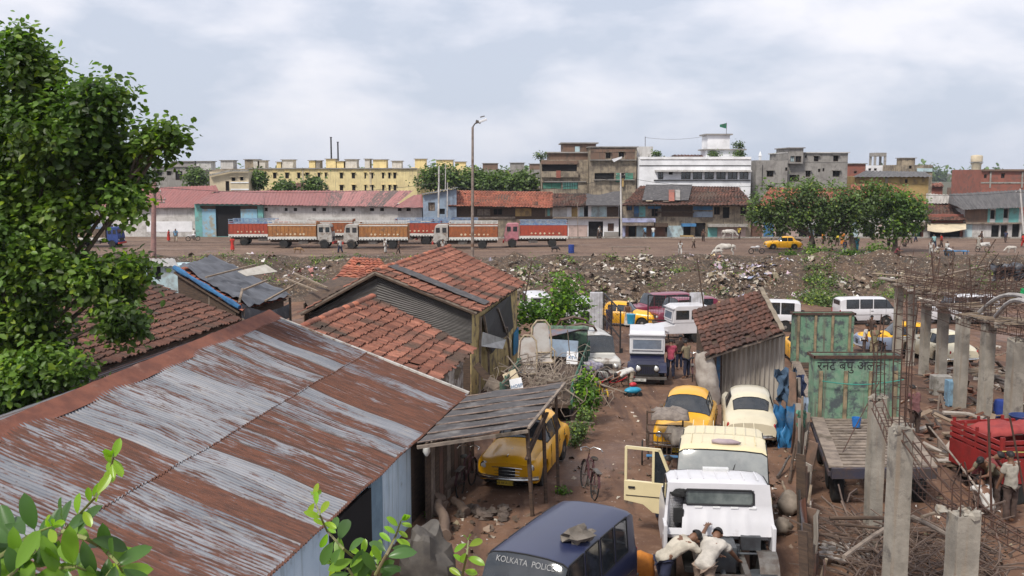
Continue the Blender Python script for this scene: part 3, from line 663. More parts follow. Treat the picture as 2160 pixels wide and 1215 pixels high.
def cr(xs, Y, x):                                  # hermite through key stations
    k = max(0, min(len(xs) - 2, int(np.searchsorted(xs, x) - 1))); h = xs[k + 1] - xs[k]; t_ = (x - xs[k]) / h
    def sl_(i):
        if i <= 0 or i >= len(xs) - 1: return (Y[min(i + 1, len(xs) - 1)] - Y[max(i - 1, 0)]) / (xs[min(i + 1, len(xs) - 1)] - xs[max(i - 1, 0)]) * .6
        a, b = (Y[i] - Y[i - 1]) / (xs[i] - xs[i - 1]), (Y[i + 1] - Y[i]) / (xs[i + 1] - xs[i])
        return 0 if a * b <= 0 else 2 * a * b / (a + b)
    m0, m1 = sl_(k) * h, sl_(k + 1) * h
    return (2 * t_**3 - 3 * t_**2 + 1) * Y[k] + (t_**3 - 2 * t_**2 + t_) * m0 + (-2 * t_**3 + 3 * t_**2) * Y[k + 1] + (t_**3 - t_**2) * m1
def loft_body(keys, arches, arch_r, wins, parent, paintm, step=.06, roofm=None, roofk=None, glass=None, open_wins=(), lower=None):
    """keys: [(x, [(y,z)*K])] front to back half profiles sill->roof centre.  wins: [(name, x0, x1, k0, k1, sides)]"""
    keys = sorted(keys, key=lambda q: q[0]); xs = [q[0] for q in keys]; K = len(keys[0][1])
    brk = set(xs)
    for w_ in wins: brk |= {w_[1], w_[2]}
    brk = sorted(brk); X = []
    for a, b in zip(brk, brk[1:]):
        n = max(1, int(round((b - a) / step))); X += [a + (b - a) * i / n for i in range(n)]
    X.append(brk[-1])
    G = []
    for x_ in X:
        row = []
        for k in range(K):
            y = cr(xs, [q[1][k][0] for q in keys], x_); z = cr(xs, [q[1][k][1] for q in keys], x_)
            for ax in arches:
                d = abs(x_ - ax)
                if d < arch_r and k < 5:
                    za = arches[ax] + math.sqrt(arch_r**2 - d * d)
                    if z < za: z = za + k * .004
            row.append((y, z))
        G.append(row)
    def P(i, k, s_): return V((X[i], G[i][k][0] * s_, G[i][k][1]))
    body = MB(); roofb = MB(); W = {}
    for s_ in (1, -1):
        for i in range(len(X) - 1):
            for k in range(K - 1):
                xm = (X[i] + X[i + 1]) / 2; f = [P(i, k, s_), P(i + 1, k, s_), P(i + 1, k + 1, s_), P(i, k + 1, s_)]
                if s_ < 0: f = f[::-1]
                tgt = body
                if roofk is not None and k >= roofk[2] and roofk[0] < xm < roofk[1]: tgt = roofb
                for (nm, x0, x1, k0, k1, sd_) in wins:
                    if x0 < xm < x1 and k0 <= k < k1 and (sd_ == 0 or sd_ == s_):
                        key = (nm, x0, s_ if sd_ or k1 < K - 1 or nm == 'side_window' else 0); tgt = W.setdefault(key, MB())
                tgt.add(f, [(0, 1, 2, 3)])
    for i in (0, len(X) - 1):                         # ends
        ring = [P(i, k, 1) for k in range(K)] + [P(i, k, -1) for k in range(K - 2, -1, -1)]
        body.add(ring, [tuple(range(len(ring)))])
    body.add([P(0, 0, 1), P(len(X) - 1, 0, 1), P(len(X) - 1, 0, -1), P(0, 0, -1)], [])
    def weld(mb):                                    # merge doubles so shading is smooth
        idx = {}; vs = []; mp_ = []
        for v in mb.v:
            k_ = (round(v.x, 4), round(v.y, 4), round(v.z, 4))
            if k_ not in idx: idx[k_] = len(vs); vs.append(v)
            mp_.append(idx[k_])
        fs = []
        cs = []
        for f, c_ in zip(mb.f, mb.c):
            q = []
            for i in f:
                if not q or mp_[i] != q[-1]: q.append(mp_[i])
            if len(q) > 1 and q[0] == q[-1]: q.pop()
            if len(set(q)) > 2 and len(set(q)) == len(q): fs.append(tuple(q)); cs.append(c_)
        mb.v, mb.f, mb.c = vs, fs, cs; return mb
    ob = weld(body).build('body', paintm, parent, smooth=50)
    if roofb.f: weld(roofb).build('roof', roofm or paintm, parent, smooth=50)
    for (nm, x0, s_), mb in W.items():
        if (nm, s_) in open_wins or nm in open_wins: continue
        g_ = weld(mb).build(nm, glass or GLASS, parent, smooth=50)
        # rubber gasket round the pane: boundary edges
        me = g_.data; cnt = {}
        for p_ in me.polygons:
            for ek in p_.edge_keys: cnt[ek] = cnt.get(ek, 0) + 1
        gb = MB()
        for (a, b), c_ in cnt.items():
            if c_ == 1:
                pa, pb = me.vertices[a].co, me.vertices[b].co
                if abs(pa.y) < 1e-4 and abs(pb.y) < 1e-4: continue
                gb.beam(pa, pb, .022)
        gb.build('gasket', INK, g_)
    fl = MB(); fl.b2(X[0] + .15, X[-1] - .15, -.55, .55, .25, .34); fl.build('underbody', DARK, parent)
    return ob
def wheel(parent, x, y, z, r=.33, w_=.17, hub=None, steer=0, cap=True):
    s_ = 1 if y > 0 else -1; a = R(0)
    t_ = MB(); t_.lathe([(r * .62, -w_ / 2), (r * .93, -w_ / 2), (r, -w_ * .36), (r, w_ * .36), (r * .93, w_ / 2), (r * .62, w_ / 2)], (0, 0, 0), 'Y', 24)
    o = t_.build('tyre', BLACK, None, smooth=True)
    wh = thing_part('wheel', parent, (x, y, z)); wh.rotation_euler.z = steer; o.parent = wh
    q = w_ / 2 * s_
    h_ = MB(); h_.lathe([(r * .6, q * .3), (r * .6, q * 1.02), (r * .5, q * .7), (r * .3, q * .75), (r * .28, q * 1.1), (.01, q * 1.2)] if cap else [(r * .6, q * .5), (r * .6, q), (.02, q * .6)], (0, 0, 0), 'Y', 18)
    h_.build('rim', hub or HUB, wh, smooth=True)
    return wh
def thing_part(name, parent, loc):
    o = bpy.data.objects.new(name, None); C.objects.link(o); o.parent = parent; o.location = loc; o.empty_display_size = .1; return o
def lampx(parent, x, y, z, r=.1, depth=.1):
    g = MB(); g.lathe([(r * 1.0, -depth), (r * 1.22, -depth * .2), (r * 1.2, .02), (r * 1.0, .035)], (x, y, z), 'X', 18); rim = g.build('headlight', CHROME, parent, smooth=True)
    g = MB(); g.lathe([(r, .025), (r * .8, .05), (r * .4, .066), (.01, .07)], (x, y, z), 'X', 18); g.build('lens', LAMP, rim, smooth=True); return rim
def plate(parent, x, z, txt, s_=1, m=None, w_=.42, y=0):
    g = MB(); g.b2(x, x + .012 * s_, y - w_ / 2, y + w_ / 2, z - .055, z + .055); o = g.build('number_plate', m or PLATE, parent)
    text_mesh('plate_lettering', txt, .085, INK, o, (x + .014 * s_ if s_ > 0 else x - .014, y, z), (R(90), 0, R(90) if s_ > 0 else R(-90)), .001); return o

def ambassador(name, label, pm, loc, rz, group=None, lower=None, side_open=False):
    t_ = thing(name, label, 'car', loc, rz, group)
    S0 = lambda w, b: [(w * .78, b), (w * .93, b - .01), (w, b + .14), (w * 1.02, b + .34)]
    K = [(2.14, [(.52, .36), (.6, .35), (.66, .44), (.69, .58), (.64, .71), (.55, .76), (.48, .77), (.36, .785), (.25, .80), (.12, .81), (0, .815)]),
         (1.98, [(.6, .30), (.74, .29), (.79, .42), (.81, .62), (.79, .79), (.69, .88), (.58, .86), (.45, .88), (.3, .925), (.15, .945), (0, .95)]),
         (1.55, [(.62, .27), (.76, .26), (.81, .42), (.83, .64), (.81, .84), (.71, .93), (.59, .885), (.46, .94), (.31, 1.0), (.15, 1.02), (0, 1.03)]),
         (1.05, [(.62, .26), (.76, .25), (.81, .42), (.83, .64), (.81, .86), (.73, .95), (.62, .92), (.48, .985), (.32, 1.03), (.16, 1.05), (0, 1.06)]),
         (.68, [(.62, .25), (.76, .24), (.81, .42), (.83, .64), (.81, .87), (.755, .955), (.70, .985), (.60, 1.03), (.42, 1.06), (.2, 1.075), (0, 1.08)]),
         (.20, [(.62, .25), (.76, .24), (.81, .42), (.83, .64), (.81, .88), (.76, .965), (.72, 1.02), (.59, 1.39), (.45, 1.475), (.23, 1.52), (0, 1.53)]),
         (-.40, [(.62, .25), (.76, .24), (.81, .42), (.83, .64), (.81, .88), (.76, .965), (.72, 1.02), (.60, 1.42), (.46, 1.53), (.24, 1.575), (0, 1.59)]),
         (-.95, [(.62, .25), (.76, .24), (.81, .42), (.83, .64), (.81, .88), (.755, .965), (.71, 1.02), (.58, 1.39), (.45, 1.49), (.23, 1.54), (0, 1.555)]),
         (-1.18, [(.62, .26), (.76, .25), (.81, .42), (.83, .64), (.81, .88), (.75, .965), (.70, 1.02), (.54, 1.32), (.42, 1.40), (.22, 1.45), (0, 1.465)]),
         (-1.50, [(.62, .27), (.76, .26), (.81, .42), (.83, .64), (.80, .87), (.74, .95), (.66, 1.0), (.5, 1.06), (.38, 1.09), (.2, 1.10), (0, 1.105)]),
         (-1.86, [(.6, .30), (.74, .29), (.79, .42), (.81, .62), (.77, .82), (.68, .90), (.58, .91), (.44, .95), (.3, .98), (.15, .99), (0, .995)]),
         (-2.10, [(.54, .36), (.64, .35), (.71, .46), (.73, .60), (.68, .72), (.60, .78), (.5, .80), (.38, .82), (.26, .835), (.13, .84), (0, .845)])]
    wins = [('windscreen', .23, .65, 6, 10, 0), ('rear_window', -1.47, -1.21, 7, 10, 0)]
    for s_ in (1, -1): wins += [('side_window', -.34, .34, 6, 7, s_), ('side_window', -.98, -.42, 6, 7, s_)]
    loft_body(K, {1.30: .32, -1.18: .32}, .40, wins, t_, pm)
    for x_ in (1.30, -1.18):
        for y_ in (.70, -.70): wheel(t_, x_, y_, .33)
    g = MB(); P = []
    for i in range(13):                                # grille mouth
        a = -1 + i / 6; P.append([V((2.15 - .05 * a * a - .03, a * .5, z)) for z in (.69 - .03 * a * a, .45 + .07 * a * a)])
    g.grid(P); gr_ = g.build('grille', INK, t_, thick=.03)
    g = MB()
    for q in range(3): g.tube([(2.16 - .05 * a * a, a * (.5 - q * .02), .70 - .03 * a * a - q * .085) for a in [(-1 + i / 6) for i in range(13)]], .014 if q == 0 else .007, 6)
    g.build('grille_bar', CHROME, gr_, smooth=True)
    for y_ in (.60, -.60): lampx(t_, 2.08, y_, .70, .095)
    for s_, x_ in ((1, 2.26), (-1, -2.2)):
        g = MB(); pts = [(x_ - s_ * .22 * abs(a)**3, a * .80, .43) for a in [(-1 + i / 7) for i in range(15)]]
        g.tube(pts, .045, 8); g.tube([(p[0] - .01 * s_, p[1], p[2] + .05) for p in pts], .022, 6)
        bp_ = g.build('bumper', CHROME, t_, smooth=True)
        g = MB()
        for y_ in (.3, -.3): g.beam((x_ + .03 * s_, y_, .36), (x_ + .03 * s_, y_, .56), .05)
    plate(t_, 2.30, .34, 'WB 04 A 1731', 1, PLATEY if pm == YEL else PLATE); plate(t_, -2.17, .62, 'WB 04 A 1731', -1, PLATEY if pm == YEL else PLATE)
    for y_ in (.68, -.68):
        g = MB(); g.blob((-2.03, y_, .72), (.05, .045, .12), 8, 6); g.build('tail_light', REDL, t_, smooth='all')
    g = MB(); g.beam((1.55, 0, 1.035), (2.12, 0, .83), .02, .012); g.box(2.0, 0, .97, .12, .02, .05); g.build('bonnet_trim', CHROME, t_)
    g = MB()
    for s_ in (1, -1):
        for x0 in (.62, -.38, -1.02): g.beam((x0, .835 * s_, .35), (x0, .82 * s_, .96), .012)
        for x0 in (-.22, -.86): g.beam((x0, .85 * s_, .84), (x0 - .12, .85 * s_, .84), .02)
    g.build('door_trim', mat('seam_dark', (.05, .04, .03), bump=0), t_)  # dark brown lines drawn for the door seams and handles
    g = MB()
    for s_ in (1, -1):
        g.beam((.5, .45 * s_, 1.12), (.25, .05 * s_, 1.16), .012)
    g.build('wiper', INK, t_)
    return t_

def boxy(name, label, cat, pm, loc, rz, L_=4.2, W=1.66, H=1.85, hood=1.05, hoodz=1.0, rake=.35, belt=1.02, wheels=(1.25, -1.25), wr=.34, group=None, roofm=None, nwin=3, spare=False, rear_rake=.12, glass=None, open_wins=(), curve=.06, sill=.34, tum=.10, plate_t='WB 02 K 4417', tail_h=True):
    """bonneted estate car, jeep or one-box van; x forward"""
    t_ = thing(name, label, cat, loc, rz, group); w = W / 2; f = L_ / 2
    xc = f - hood; xr = xc - rake
    low = lambda e, b=0: [(w * .80 * e, sill + b), (w * .95 * e, sill + b), (w * e, sill + .22), (w * 1.0 * e, (sill + belt) / 2 + .05)]
    def st(x_, e, bz, tz, tw, b=0):                  # bz: belt, tz: top (roof or bonnet)
        return (x_, low(e, b) + [(w * .985 * e, bz - .07), (w * .95 * e, bz), (w * .94 * e, bz + .03), (tw, max(bz + .05, tz - .10)), (tw - .09, max(bz + .06, tz - curve)), (tw * .5, max(bz + .07, tz - .012)), (0, max(bz + .075, tz))])
    K = [st(f, .93, hoodz - .14, hoodz - .06, w * .80, .06), st(f - .12, .985, hoodz - .05, hoodz, w * .86)] if hood > .3 else [st(f, .94, belt - .22, belt - .12, w * .84, .05), st(f - .07, .99, belt - .03, belt + .02, w * .88)]
    if hood > .3: K += [st(xc + .02, 1, belt - .02, hoodz + .06, w * .90)]
    K += [st(xc - .01 if hood > .3 else f - .12, 1, belt, belt + .06, w * .92), st(xr, 1, belt, H - .02, w * (1 - tum)), st((xr - f) / 2, 1, belt, H, w * (1 - tum)), st(-f + .16 + rear_rake, 1, belt, H - .02, w * (1 - tum)), st(-f + .04, .985, belt, belt + .12 if rear_rake > .25 else H - .12, w * (.97 - tum)), st(-f, .95, belt - .05, belt + .03, w * .84)]
    x0 = xc - .05 if hood > .3 else f - .16; wins = [('windscreen', xr + .03, (xc if hood > .3 else f - .12) - .04, 6, 10, 0)]
    span = (x0 - rake * .75) - (-f + .28 + rear_rake); n = nwin
    for s_ in (1, -1):
        for q in range(n):
            a = -f + .25 + rear_rake + span * q / n; wins.append(('side_window', a + .04, a + span / n - .05, 6, 7, s_))
    loft_body(K, {wheels[0]: wr, wheels[1]: wr}, wr + .09, wins, t_, pm, .07, roofm, (-f - 1, xr + .02, 7), glass, open_wins)
    if rear_rake <= .25:
        g = MB(); zc = (belt + H) / 2 + .0; g.box(-f + .018, 0, zc, .03, W * .66, (H - belt) * .52, (0, R(-6), 0)); o = g.build('rear_window', glass or GLASS, t_, bevel=.01)
    for x_ in wheels:
        for y_ in (w - .11, -w + .11): wheel(t_, x_, y_, wr, wr, .19)
    hz_ = (hoodz if hood > .3 else belt) - .28
    g = MB(); g.b2(f - .01, f + .02, -w * .5, w * .5, hz_ - .1, hz_ + .1); gr_ = g.build('grille', INK, t_)
    g = MB()
    for k in range(5): g.b2(f + .02, f + .03, -w * .5, w * .5, hz_ - .085 + k * .04, hz_ - .075 + k * .04)
    g.build('grille_bar', STEEL, gr_)
    for y_ in (w * .68, -w * .68): lampx(t_, f - .01, y_, hz_, .085)
    for s_, x_ in ((1, f + .08), (-1, -f - .07)):
        g = MB(); g.box(x_, 0, .46, .11, W * .96, .14); g.build('bumper', STEEL, t_, bevel=.02)
        plate(t_, x_ + .06 * s_, .47, plate_t, s_)
    for y_ in (w * .88, -w * .88):
        g = MB(); g.b2(-f - .015, -f + .03, y_ - .06, y_ + .06, belt - .3, belt - .05); g.build('tail_light', REDL, t_)
        g = MB(); sg = 1 if y_ > 0 else -1; g.beam((xc - .12, w * .95 * sg, belt + .05), (xc, (w + .16) * sg, belt + .12), .02); g.box(xc, (w + .2) * sg, belt + .17, .03, .12, .2); g.build('side_mirror', INK, t_)
    g = MB()
    for s_ in (1, -1):
        g.b2(xr - 1.0, xr - .85, w * 1.0 * s_, w * 1.02 * s_, belt - .14, belt - .11); g.b2(xr - .02, xr - .01, w * .99 * s_, w * 1.008 * s_, sill + .05, belt); g.b2(xr - 1.08, xr - 1.07, w * .99 * s_, w * 1.008 * s_, sill + .05, belt)
        g.beam((f - .5, (w + .004) * s_, (sill + belt) / 2), (-f + .3, (w + .004) * s_, (sill + belt) / 2), .02)
    g.build('door_trim', mat('seam_dark', (.05, .04, .03), bump=0), t_)
    if spare:
        g = MB(); g.lathe([(.2, 0), (.32, 0), (.34, -.1), (.32, -.2), (.1, -.2)], (-f - .03, .2, 1.0), 'X', 20); g.build('spare_wheel', spare if spare is not True else BLACK, t_, smooth=True)
    return t_
def face(p, q): return math.atan2(q.y - p.y, q.x - p.x)       # yaw so +x points p->q
def gp(x, y, dz=0): return (x, y, gz(x, y) + dz)

# taxis and the cream saloon near the lane
def hd(a): return R(-90) + a            # facing the camera, turned by a
taxi = ambassador('saloon_car', 'yellow taxi under the tar sheet awning, facing the viewer', YEL, gp(.42, 26.6), R(-90 - 15), 'rounded saloon cars')
again(taxi, 'yellow taxi with a cane cart and rags piled before its bonnet', gp(5.38, 29.9), R(-90 - 15))
cream_car = again(taxi, 'cream saloon car with its back to the viewer beside the corrugated hut wall', gp(7.55, 31.1), R(90 - 11), {YEL: CREAM, PLATEY: PLATE})
t = again(taxi, 'yellow and grey primer taxi side on behind the concrete pillars, door open', gp(19.9, 50.5), R(176), None)
for ch in t.children:
    if ch.name.startswith('body'): pbody = ch
# lower body panels of that taxi are in primer
m_, tr_, p_ = newmat('yellow_over_primer'); MATS['yellow_over_primer'] = m_
v_ = vecn(tr_); sp_ = tr_.nodes.new('ShaderNodeSeparateXYZ'); tr_.links.new(v_, sp_.inputs[0])
nn_ = noise_n(tr_, v_, 3, 4, .6); ad_ = tr_.nodes.new('ShaderNodeMath'); ad_.operation = 'MULTIPLY_ADD'; ad_.inputs[1].default_value = .12; tr_.links.new(nn_, ad_.inputs[0]); tr_.links.new(sp_.outputs[2], ad_.inputs[2])
L(tr_, mixc(tr_, ramp(tr_, ad_.outputs[0], .93, .955), (.20, .24, .33), (.78, .39, .006)), p_.inputs['Base Color']); p_.inputs['Roughness'].default_value = .5
pbody.data = pbody.data.copy(); pbody.data.materials[0] = m_
# rounded taxi up on the road, taxis beyond the gate
again(taxi, 'yellow taxi parked on the dirt road under the leaning tree', gp(32.3, 118.5), R(178))
again(taxi, 'yellow taxi without its bonnet beyond the left gate leaf, front turned away', gp(7.3, 63.5), R(-22))
again(taxi, 'yellow taxi mostly hidden behind the tiled hut and white SUV', gp(13.3, 69), R(8))
again(taxi, 'old yellow taxi wedged between the hut and the rear green panel', gp(14.0, 47.), R(85))
again(taxi, 'pale beige saloon car standing between the grey pillars', gp(20.6, 47.5), R(100), {YEL: IVORY, PLATEY: PLATE})
# four more vehicles by type
suv = boxy('sport_utility_vehicle', 'white sport utility vehicle with dark side glass behind the tiled hut', 'SUV', WHITE, gp(15.6, 61.), R(168), 4.3, 1.72, 1.92, 1.0, 1.08, .4, 1.1, spare=True, group='SUVs and vans')
again(suv, 'white estate with its rear hatch open behind the small tree', gp(1.6, 67.5), R(96))
again(suv, 'white SUV seen from behind, left of the white gate post', gp(4.35, 63.), R(100))
again(suv, 'maroon SUV with black roof rack beyond the right gate leaf', gp(10.9, 63), R(200), {WHITE: MAROON})
again(suv, 'second maroon SUV parked tight behind the first one', gp(9.9, 66.5), R(198), {WHITE: MAROON})
again(suv, 'muddy white SUV behind the scrap heap and the bent roll bar', gp(3.45, 42.8), R(-82), {WHITE: DIRTYW})
again(suv, 'white SUV mostly hidden behind the row of thin pillars', gp(29.6, 65.), R(176), {WHITE: WHITE})
boxy('microvan', 'small white microvan, side on, in front of the littered bank', 'van', WHITE, gp(23.0, 64.5), R(4), 3.7, 1.5, 1.8, .12, 1.0, .55, 1.08, (1.2, -1.1), .29, 'SUVs and vans', nwin=3, tum=.12)
for ob_ in (): pass
# navy police van in the foreground
nv_ = boxy('navy_van', 'navy blue police van with a grey bag on its roof, in the bottom foreground', 'van', NAVY, gp(.62, 16.15), R(-90 - 27), 4.5, 1.72, 1.90, 1.05, 1.06, .42, 1.12, nwin=4, curve=.05, tum=.12, rear_rake=.16, sill=.38)
text_mesh('windscreen_lettering', 'KOLKATA  POLICE', .135, INKW, nv_, (.905, 0, 1.76), (R(62), 0, R(90)), .001)
g = MB()
for s_ in (1, -1):
    g.b2(-1.9, .55, .665 * s_, .68 * s_, 1.80, 1.82)
g.build('roof_gutter', NAVY, nv_)
nv_.scale = (1, .93, 1)
g = MB(); g.blob((0, 0, .09), (.27, .17, .13), 10, 6, .5, seed=3); g.blob((.2, .05, .06), (.16, .12, .09), 8, 5, .5, seed=5)
bag = g.build('cloth_bag', mat('dusty_grey_cloth', (.19, .165, .14), (.11, .095, .08), rough=.95, bump=.8, bsc=9), smooth=False, loc=atz(1218, 1140, 1.89), rz=.4)
tag(bag, 'crumpled grey cloth bag lying on the navy van roof', 'bag')
g = MB(); bx_, by_ = 1.67, 15.7; 
# jeep with white hard top, facing the viewer
def jeep(label, loc, rz, top, low, name='jeep', cover=True):
    t_ = thing(name, label, 'jeep', loc, rz, 'jeeps')
    g = MB(); g.prism([(-1.75, .55), (1.0, .55), (1.0, .95), (.25, 1.05), (.25, 1.15), (-1.75, 1.15)], -.72, .72); g.build('body', low if cover else top, t_, bevel=.03)
    g = MB(); g.prism([(.2, 1.0), (1.75, .93), (1.80, .55), (.2, .55)], -.46, .46); g.build('bonnet', low, t_, bevel=.05)
    for s_ in (1, -1):
        g = MB(); P = []
        for k in range(11):
            a = k / 10; x_ = .65 + 1.25 * a; z_ = .78 + .16 * math.sin(math.pi * min(1, a * 1.15)) - .25 * max(0, a - .75) * 2; P.append([V((x_, .44 * s_, z_)), V((x_, .78 * s_, z_)), V((x_, .80 * s_, z_ - .1))])
        g.grid(P); g.build('mudguard', low, t_, thick=.02)
    g = MB(); g.b2(1.79, 1.83, -.44, .44, .52, .96); gf = g.build('front_panel', INK, t_)
    g = MB()
    for k in range(8): g.b2(1.83, 1.84, -.28 + k * .075, -.25 + k * .075, .58, .88)
    g.build('grille_slot', low, gf)
    for y_ in (.37, -.37): lampx(t_, 1.84, y_, .80, .10)
    g = MB(); g.b2(1.98, 2.08, -.78, .78, .40, .50); g.build('bumper', STEEL, t_)
    plate(t_, 2.09, .38, 'WB02 - 865', 1, PLATE, .62, -.36)
    if cover:
        g = MB(); xs_ = (-1.78, .32); w = .74
        g.prism([(-1.78, 1.14), (-1.78, 2.02), (-1.6, 2.10), (.1, 2.10), (.30, 2.0), (.38, 1.14)], -w, w); ob = g.build('hard_top', top, t_, bevel=.04)
        g = MB(); g.box(.375, 0, 1.55, .03, 1.22, .40, (0, R(-6), 0)); ws = g.build('windscreen', mat('pale_glass', (.14, .17, .22), (.10, .12, .16), rough=.1, spec=.9, bump=0), t_)
        g = MB()
        for y_ in (.62, -.62): g.box(.385, y_, 1.55, .04, .05, .50, (0, R(-6), 0))
        g.box(.40, 0, 1.33, .05, 1.3, .05); g.box(.36, 0, 1.77, .05, 1.3, .05); g.build('window_frame', WHITE, ws)
        g = MB(); g.b2(.30, .42, -.78, .78, 1.93, 1.97); g.build('sun_visor', top, t_)
        for s_ in (1, -1):
            for a, b in ((-.55, .2), (-1.6, -.7)): g = MB(); g.b2(a, b, .735 * s_, .752 * s_, 1.35, 1.85); g.build('side_window', GLASS, t_)
    else:
        g = MB(); g.box(.25, 0, 1.35, .05, 1.35, .5, (0, R(-20), 0)); g.build('windscreen', GLASS, t_)
    for x_ in (1.2, -1.1):
        for y_ in (.62, -.62): wheel(t_, x_, y_, .36, .36, .18, cap=False)
    return t_
NAVYJ = paint('deep_navy_paint', (.012, .014, .045), coat=.2)
jp = jeep('jeep with white hard top and navy bonnet facing the viewer in the lane', gp(5.75, 41.8), R(-90 - 7), WHITE, NAVYJ)
again(jp, 'white jeep half hidden behind the right gate leaf', gp(9.1, 55.), R(190), {NAVYJ: WHITE})

# truck cabs at the bottom
def cab(name, label, pm, loc, rz, W=1.96, H=1.98, rear=False):
    t_ = thing(name, label, 'truck cab', loc, rz, 'light truck cabs'); w = W / 2
    side = [(.62, .62), (.66, 1.05), (.55, 1.16), (.22, H - .10), (.05, H - .02), (-.62, H), (-.78, H - .06), (-.86, H - .35), (-1.0, .98), (-.95, .70), (-.3, .62)]
    if not rear:
        K = []
        prof = lambda x_, zt, tw, zb=.62: (x_, [(w * .92, zb), (w * .98, zb), (w, zb + .15), (w, 1.0), (w * .99, 1.1), (w * .97, 1.16), (w * .96, 1.18), (tw, max(1.2, zt - .09)), (tw - .1, max(1.21, zt - .03)), (tw * .5, max(1.22, zt - .005)), (0, max(1.22, zt))])
        K = [prof(.85, 1.1, w * .9), prof(.76, 1.22, w * .93), prof(.36, H - .05, w * .90), prof(.15, H, w * .90), prof(-.7, H, w * .90), prof(-.85, H - .12, w * .88), prof(-1.9, H - .14, w * .88), prof(-2.0, 1.3, w * .88)]
        wins = [('windscreen', .38, .73, 6, 10, 0), ('side_window', -.45, .3, 6, 7, 1), ('side_window', -.45, .3, 6, 7, -1), ('side_window', -1.75, -.95, 6, 7, -1), ('side_window', -1.75, -.95, 6, 7, 1)]
        loft_body(K, {}, .1, wins, t_, pm, .08, None, None, mat('hazy_glass', (.27, .28, .27), (.20, .21, .21), rough=.12, spec=.9, bump=0, dirt=(.33, .32, .3)))
        g = MB()
        for k in range(7): g.b2(-1.8, .1, -.66 + k * .22, -.645 + k * .22, H - .005, H + .008)
        g.build('roof_rib', pm, t_)
        g = MB(); g.b2(.84, .88, -.62, .62, .72, .98); g.build('grille', INK, t_)
        for y_ in (.74, -.74): lampx(t_, .83, y_, .86, .09)
        for x_ in (.35, -1.5):
            for y_ in (.82, -.82): wheel(t_, x_, y_, .36, .36, .2)
    return t_
CRM = paint('cream_yellow_paint', (.70, .60, .36)); CRMR = CRM
cb = cab('minibus', 'cream minibus with its left front door hanging open, behind the white truck cab', CRM, gp(4.66, 21.45), R(-90 - 12))
cb.scale = (1.06, 1.06, 1.04); cb['category'] = 'minibus'; del cb['group']
g = MB(); yy = -.99                                  # its open door: hinged at the windscreen pillar
def doorpart(parent, hinge, ang, m):
    t_ = thing_part('door', parent, hinge); t_.rotation_euler.z = ang
    out_ = [(0, .60), (0, 1.14), (.28, 1.86), (1.0, 1.88), (1.0, 1.16), (1.0, .78), (.72, .72), (.5, .5), (.1, .42)]
    g = MB(); g.prism([(0, .62), (0, 1.14), (1.02, 1.16), (1.02, .72), (.62, .66), (.42, .5), (.1, .46)], -.04, .04); g.build('door_panel', m, t_, bevel=.012)
    g = MB()
    for a, b in (((0, 1.12), (.30, 1.86)), ((.28, 1.85), (1.0, 1.87)), ((.99, 1.88), (.99, 1.13)), ((.42, 1.14), (.42, 1.84))): g.beam((a[0], 0, a[1]), (b[0], 0, b[1]), .05, .06)
    g.build('window_frame', m, t_)
    g = MB(); g.prism([(.04, 1.14), (.30, 1.82), (.41, 1.84), (.41, 1.14)], -.006, .006); g.build('quarter_glass', GLASS, t_)
    g = MB(); g.box(.86, -.05, 1.02, .14, .03, .04); g.box(.86, .05, 1.02, .14, .03, .04); g.build('door_handle', INK, t_)
    g = MB(); g.box(.5, -.045, .84, .96, .012, .015); g.box(.5, .045, .84, .96, .012, .015); g.build('crease', mat('seam_dark', (.05, .04, .03), bump=0), t_)
    return t_
doorpart(cb, (.62, -.97, .05), R(-90 - 4), CRM)
g = MB(); g.blob((.1, .05, 2.02), (.10, .30, .06), 12, 6, .15); g.build('roof_vent', mat('mauve_grey', (.36, .29, .30), (.28, .22, .24)), cb, smooth='all')
g = MB(); g.beam((.78, .1, 1.24), (.42, .30, 1.80), .015); g.beam((.78, -.5, 1.24), (.60, -.1, 1.5), .012); g.build('wiper', INK, cb)

# white truck cab seen from behind, on its bare chassis
wc = thing('truck', 'white truck cab from behind on a bare chassis where two men are working', 'truck', gp(3.94, 18.5), R(90 - 5)); wc.scale = (1.06, 1.06, 1.07)
# local x forward (away from viewer)
w = .97; H = 2.0
def wring(x_, zt, tw, zb): return (x_, [(w, zb), (w * 1.01, zb + .05), (w * 1.0, zb + .18), (w * 1.0, 1.2), (w * .99, 1.32), (w * .965, 1.45), (w * .95, 1.5), (tw, max(1.52, zt - .10)), (tw - .1, max(1.53, zt - .03)), (tw * .5, max(1.54, zt - .006)), (0, max(1.54, zt))])
K = [wring(1.15, 1.3, .85, .75), wring(1.05, 1.35, .86, .7), wring(.72, H - .03, .90, .7), wring(.5, H, .90, .7), wring(-.02, H + .01, .90, .95), wring(-.12, H - .03, .89, .95)]
loft_body(K, {}, .1, [('windscreen', .75, 1.02, 6, 10, 0), ('side_window', .05, .68, 6, 7, 1), ('side_window', .05, .68, 6, 7, -1)], wc, WHITE, .08)
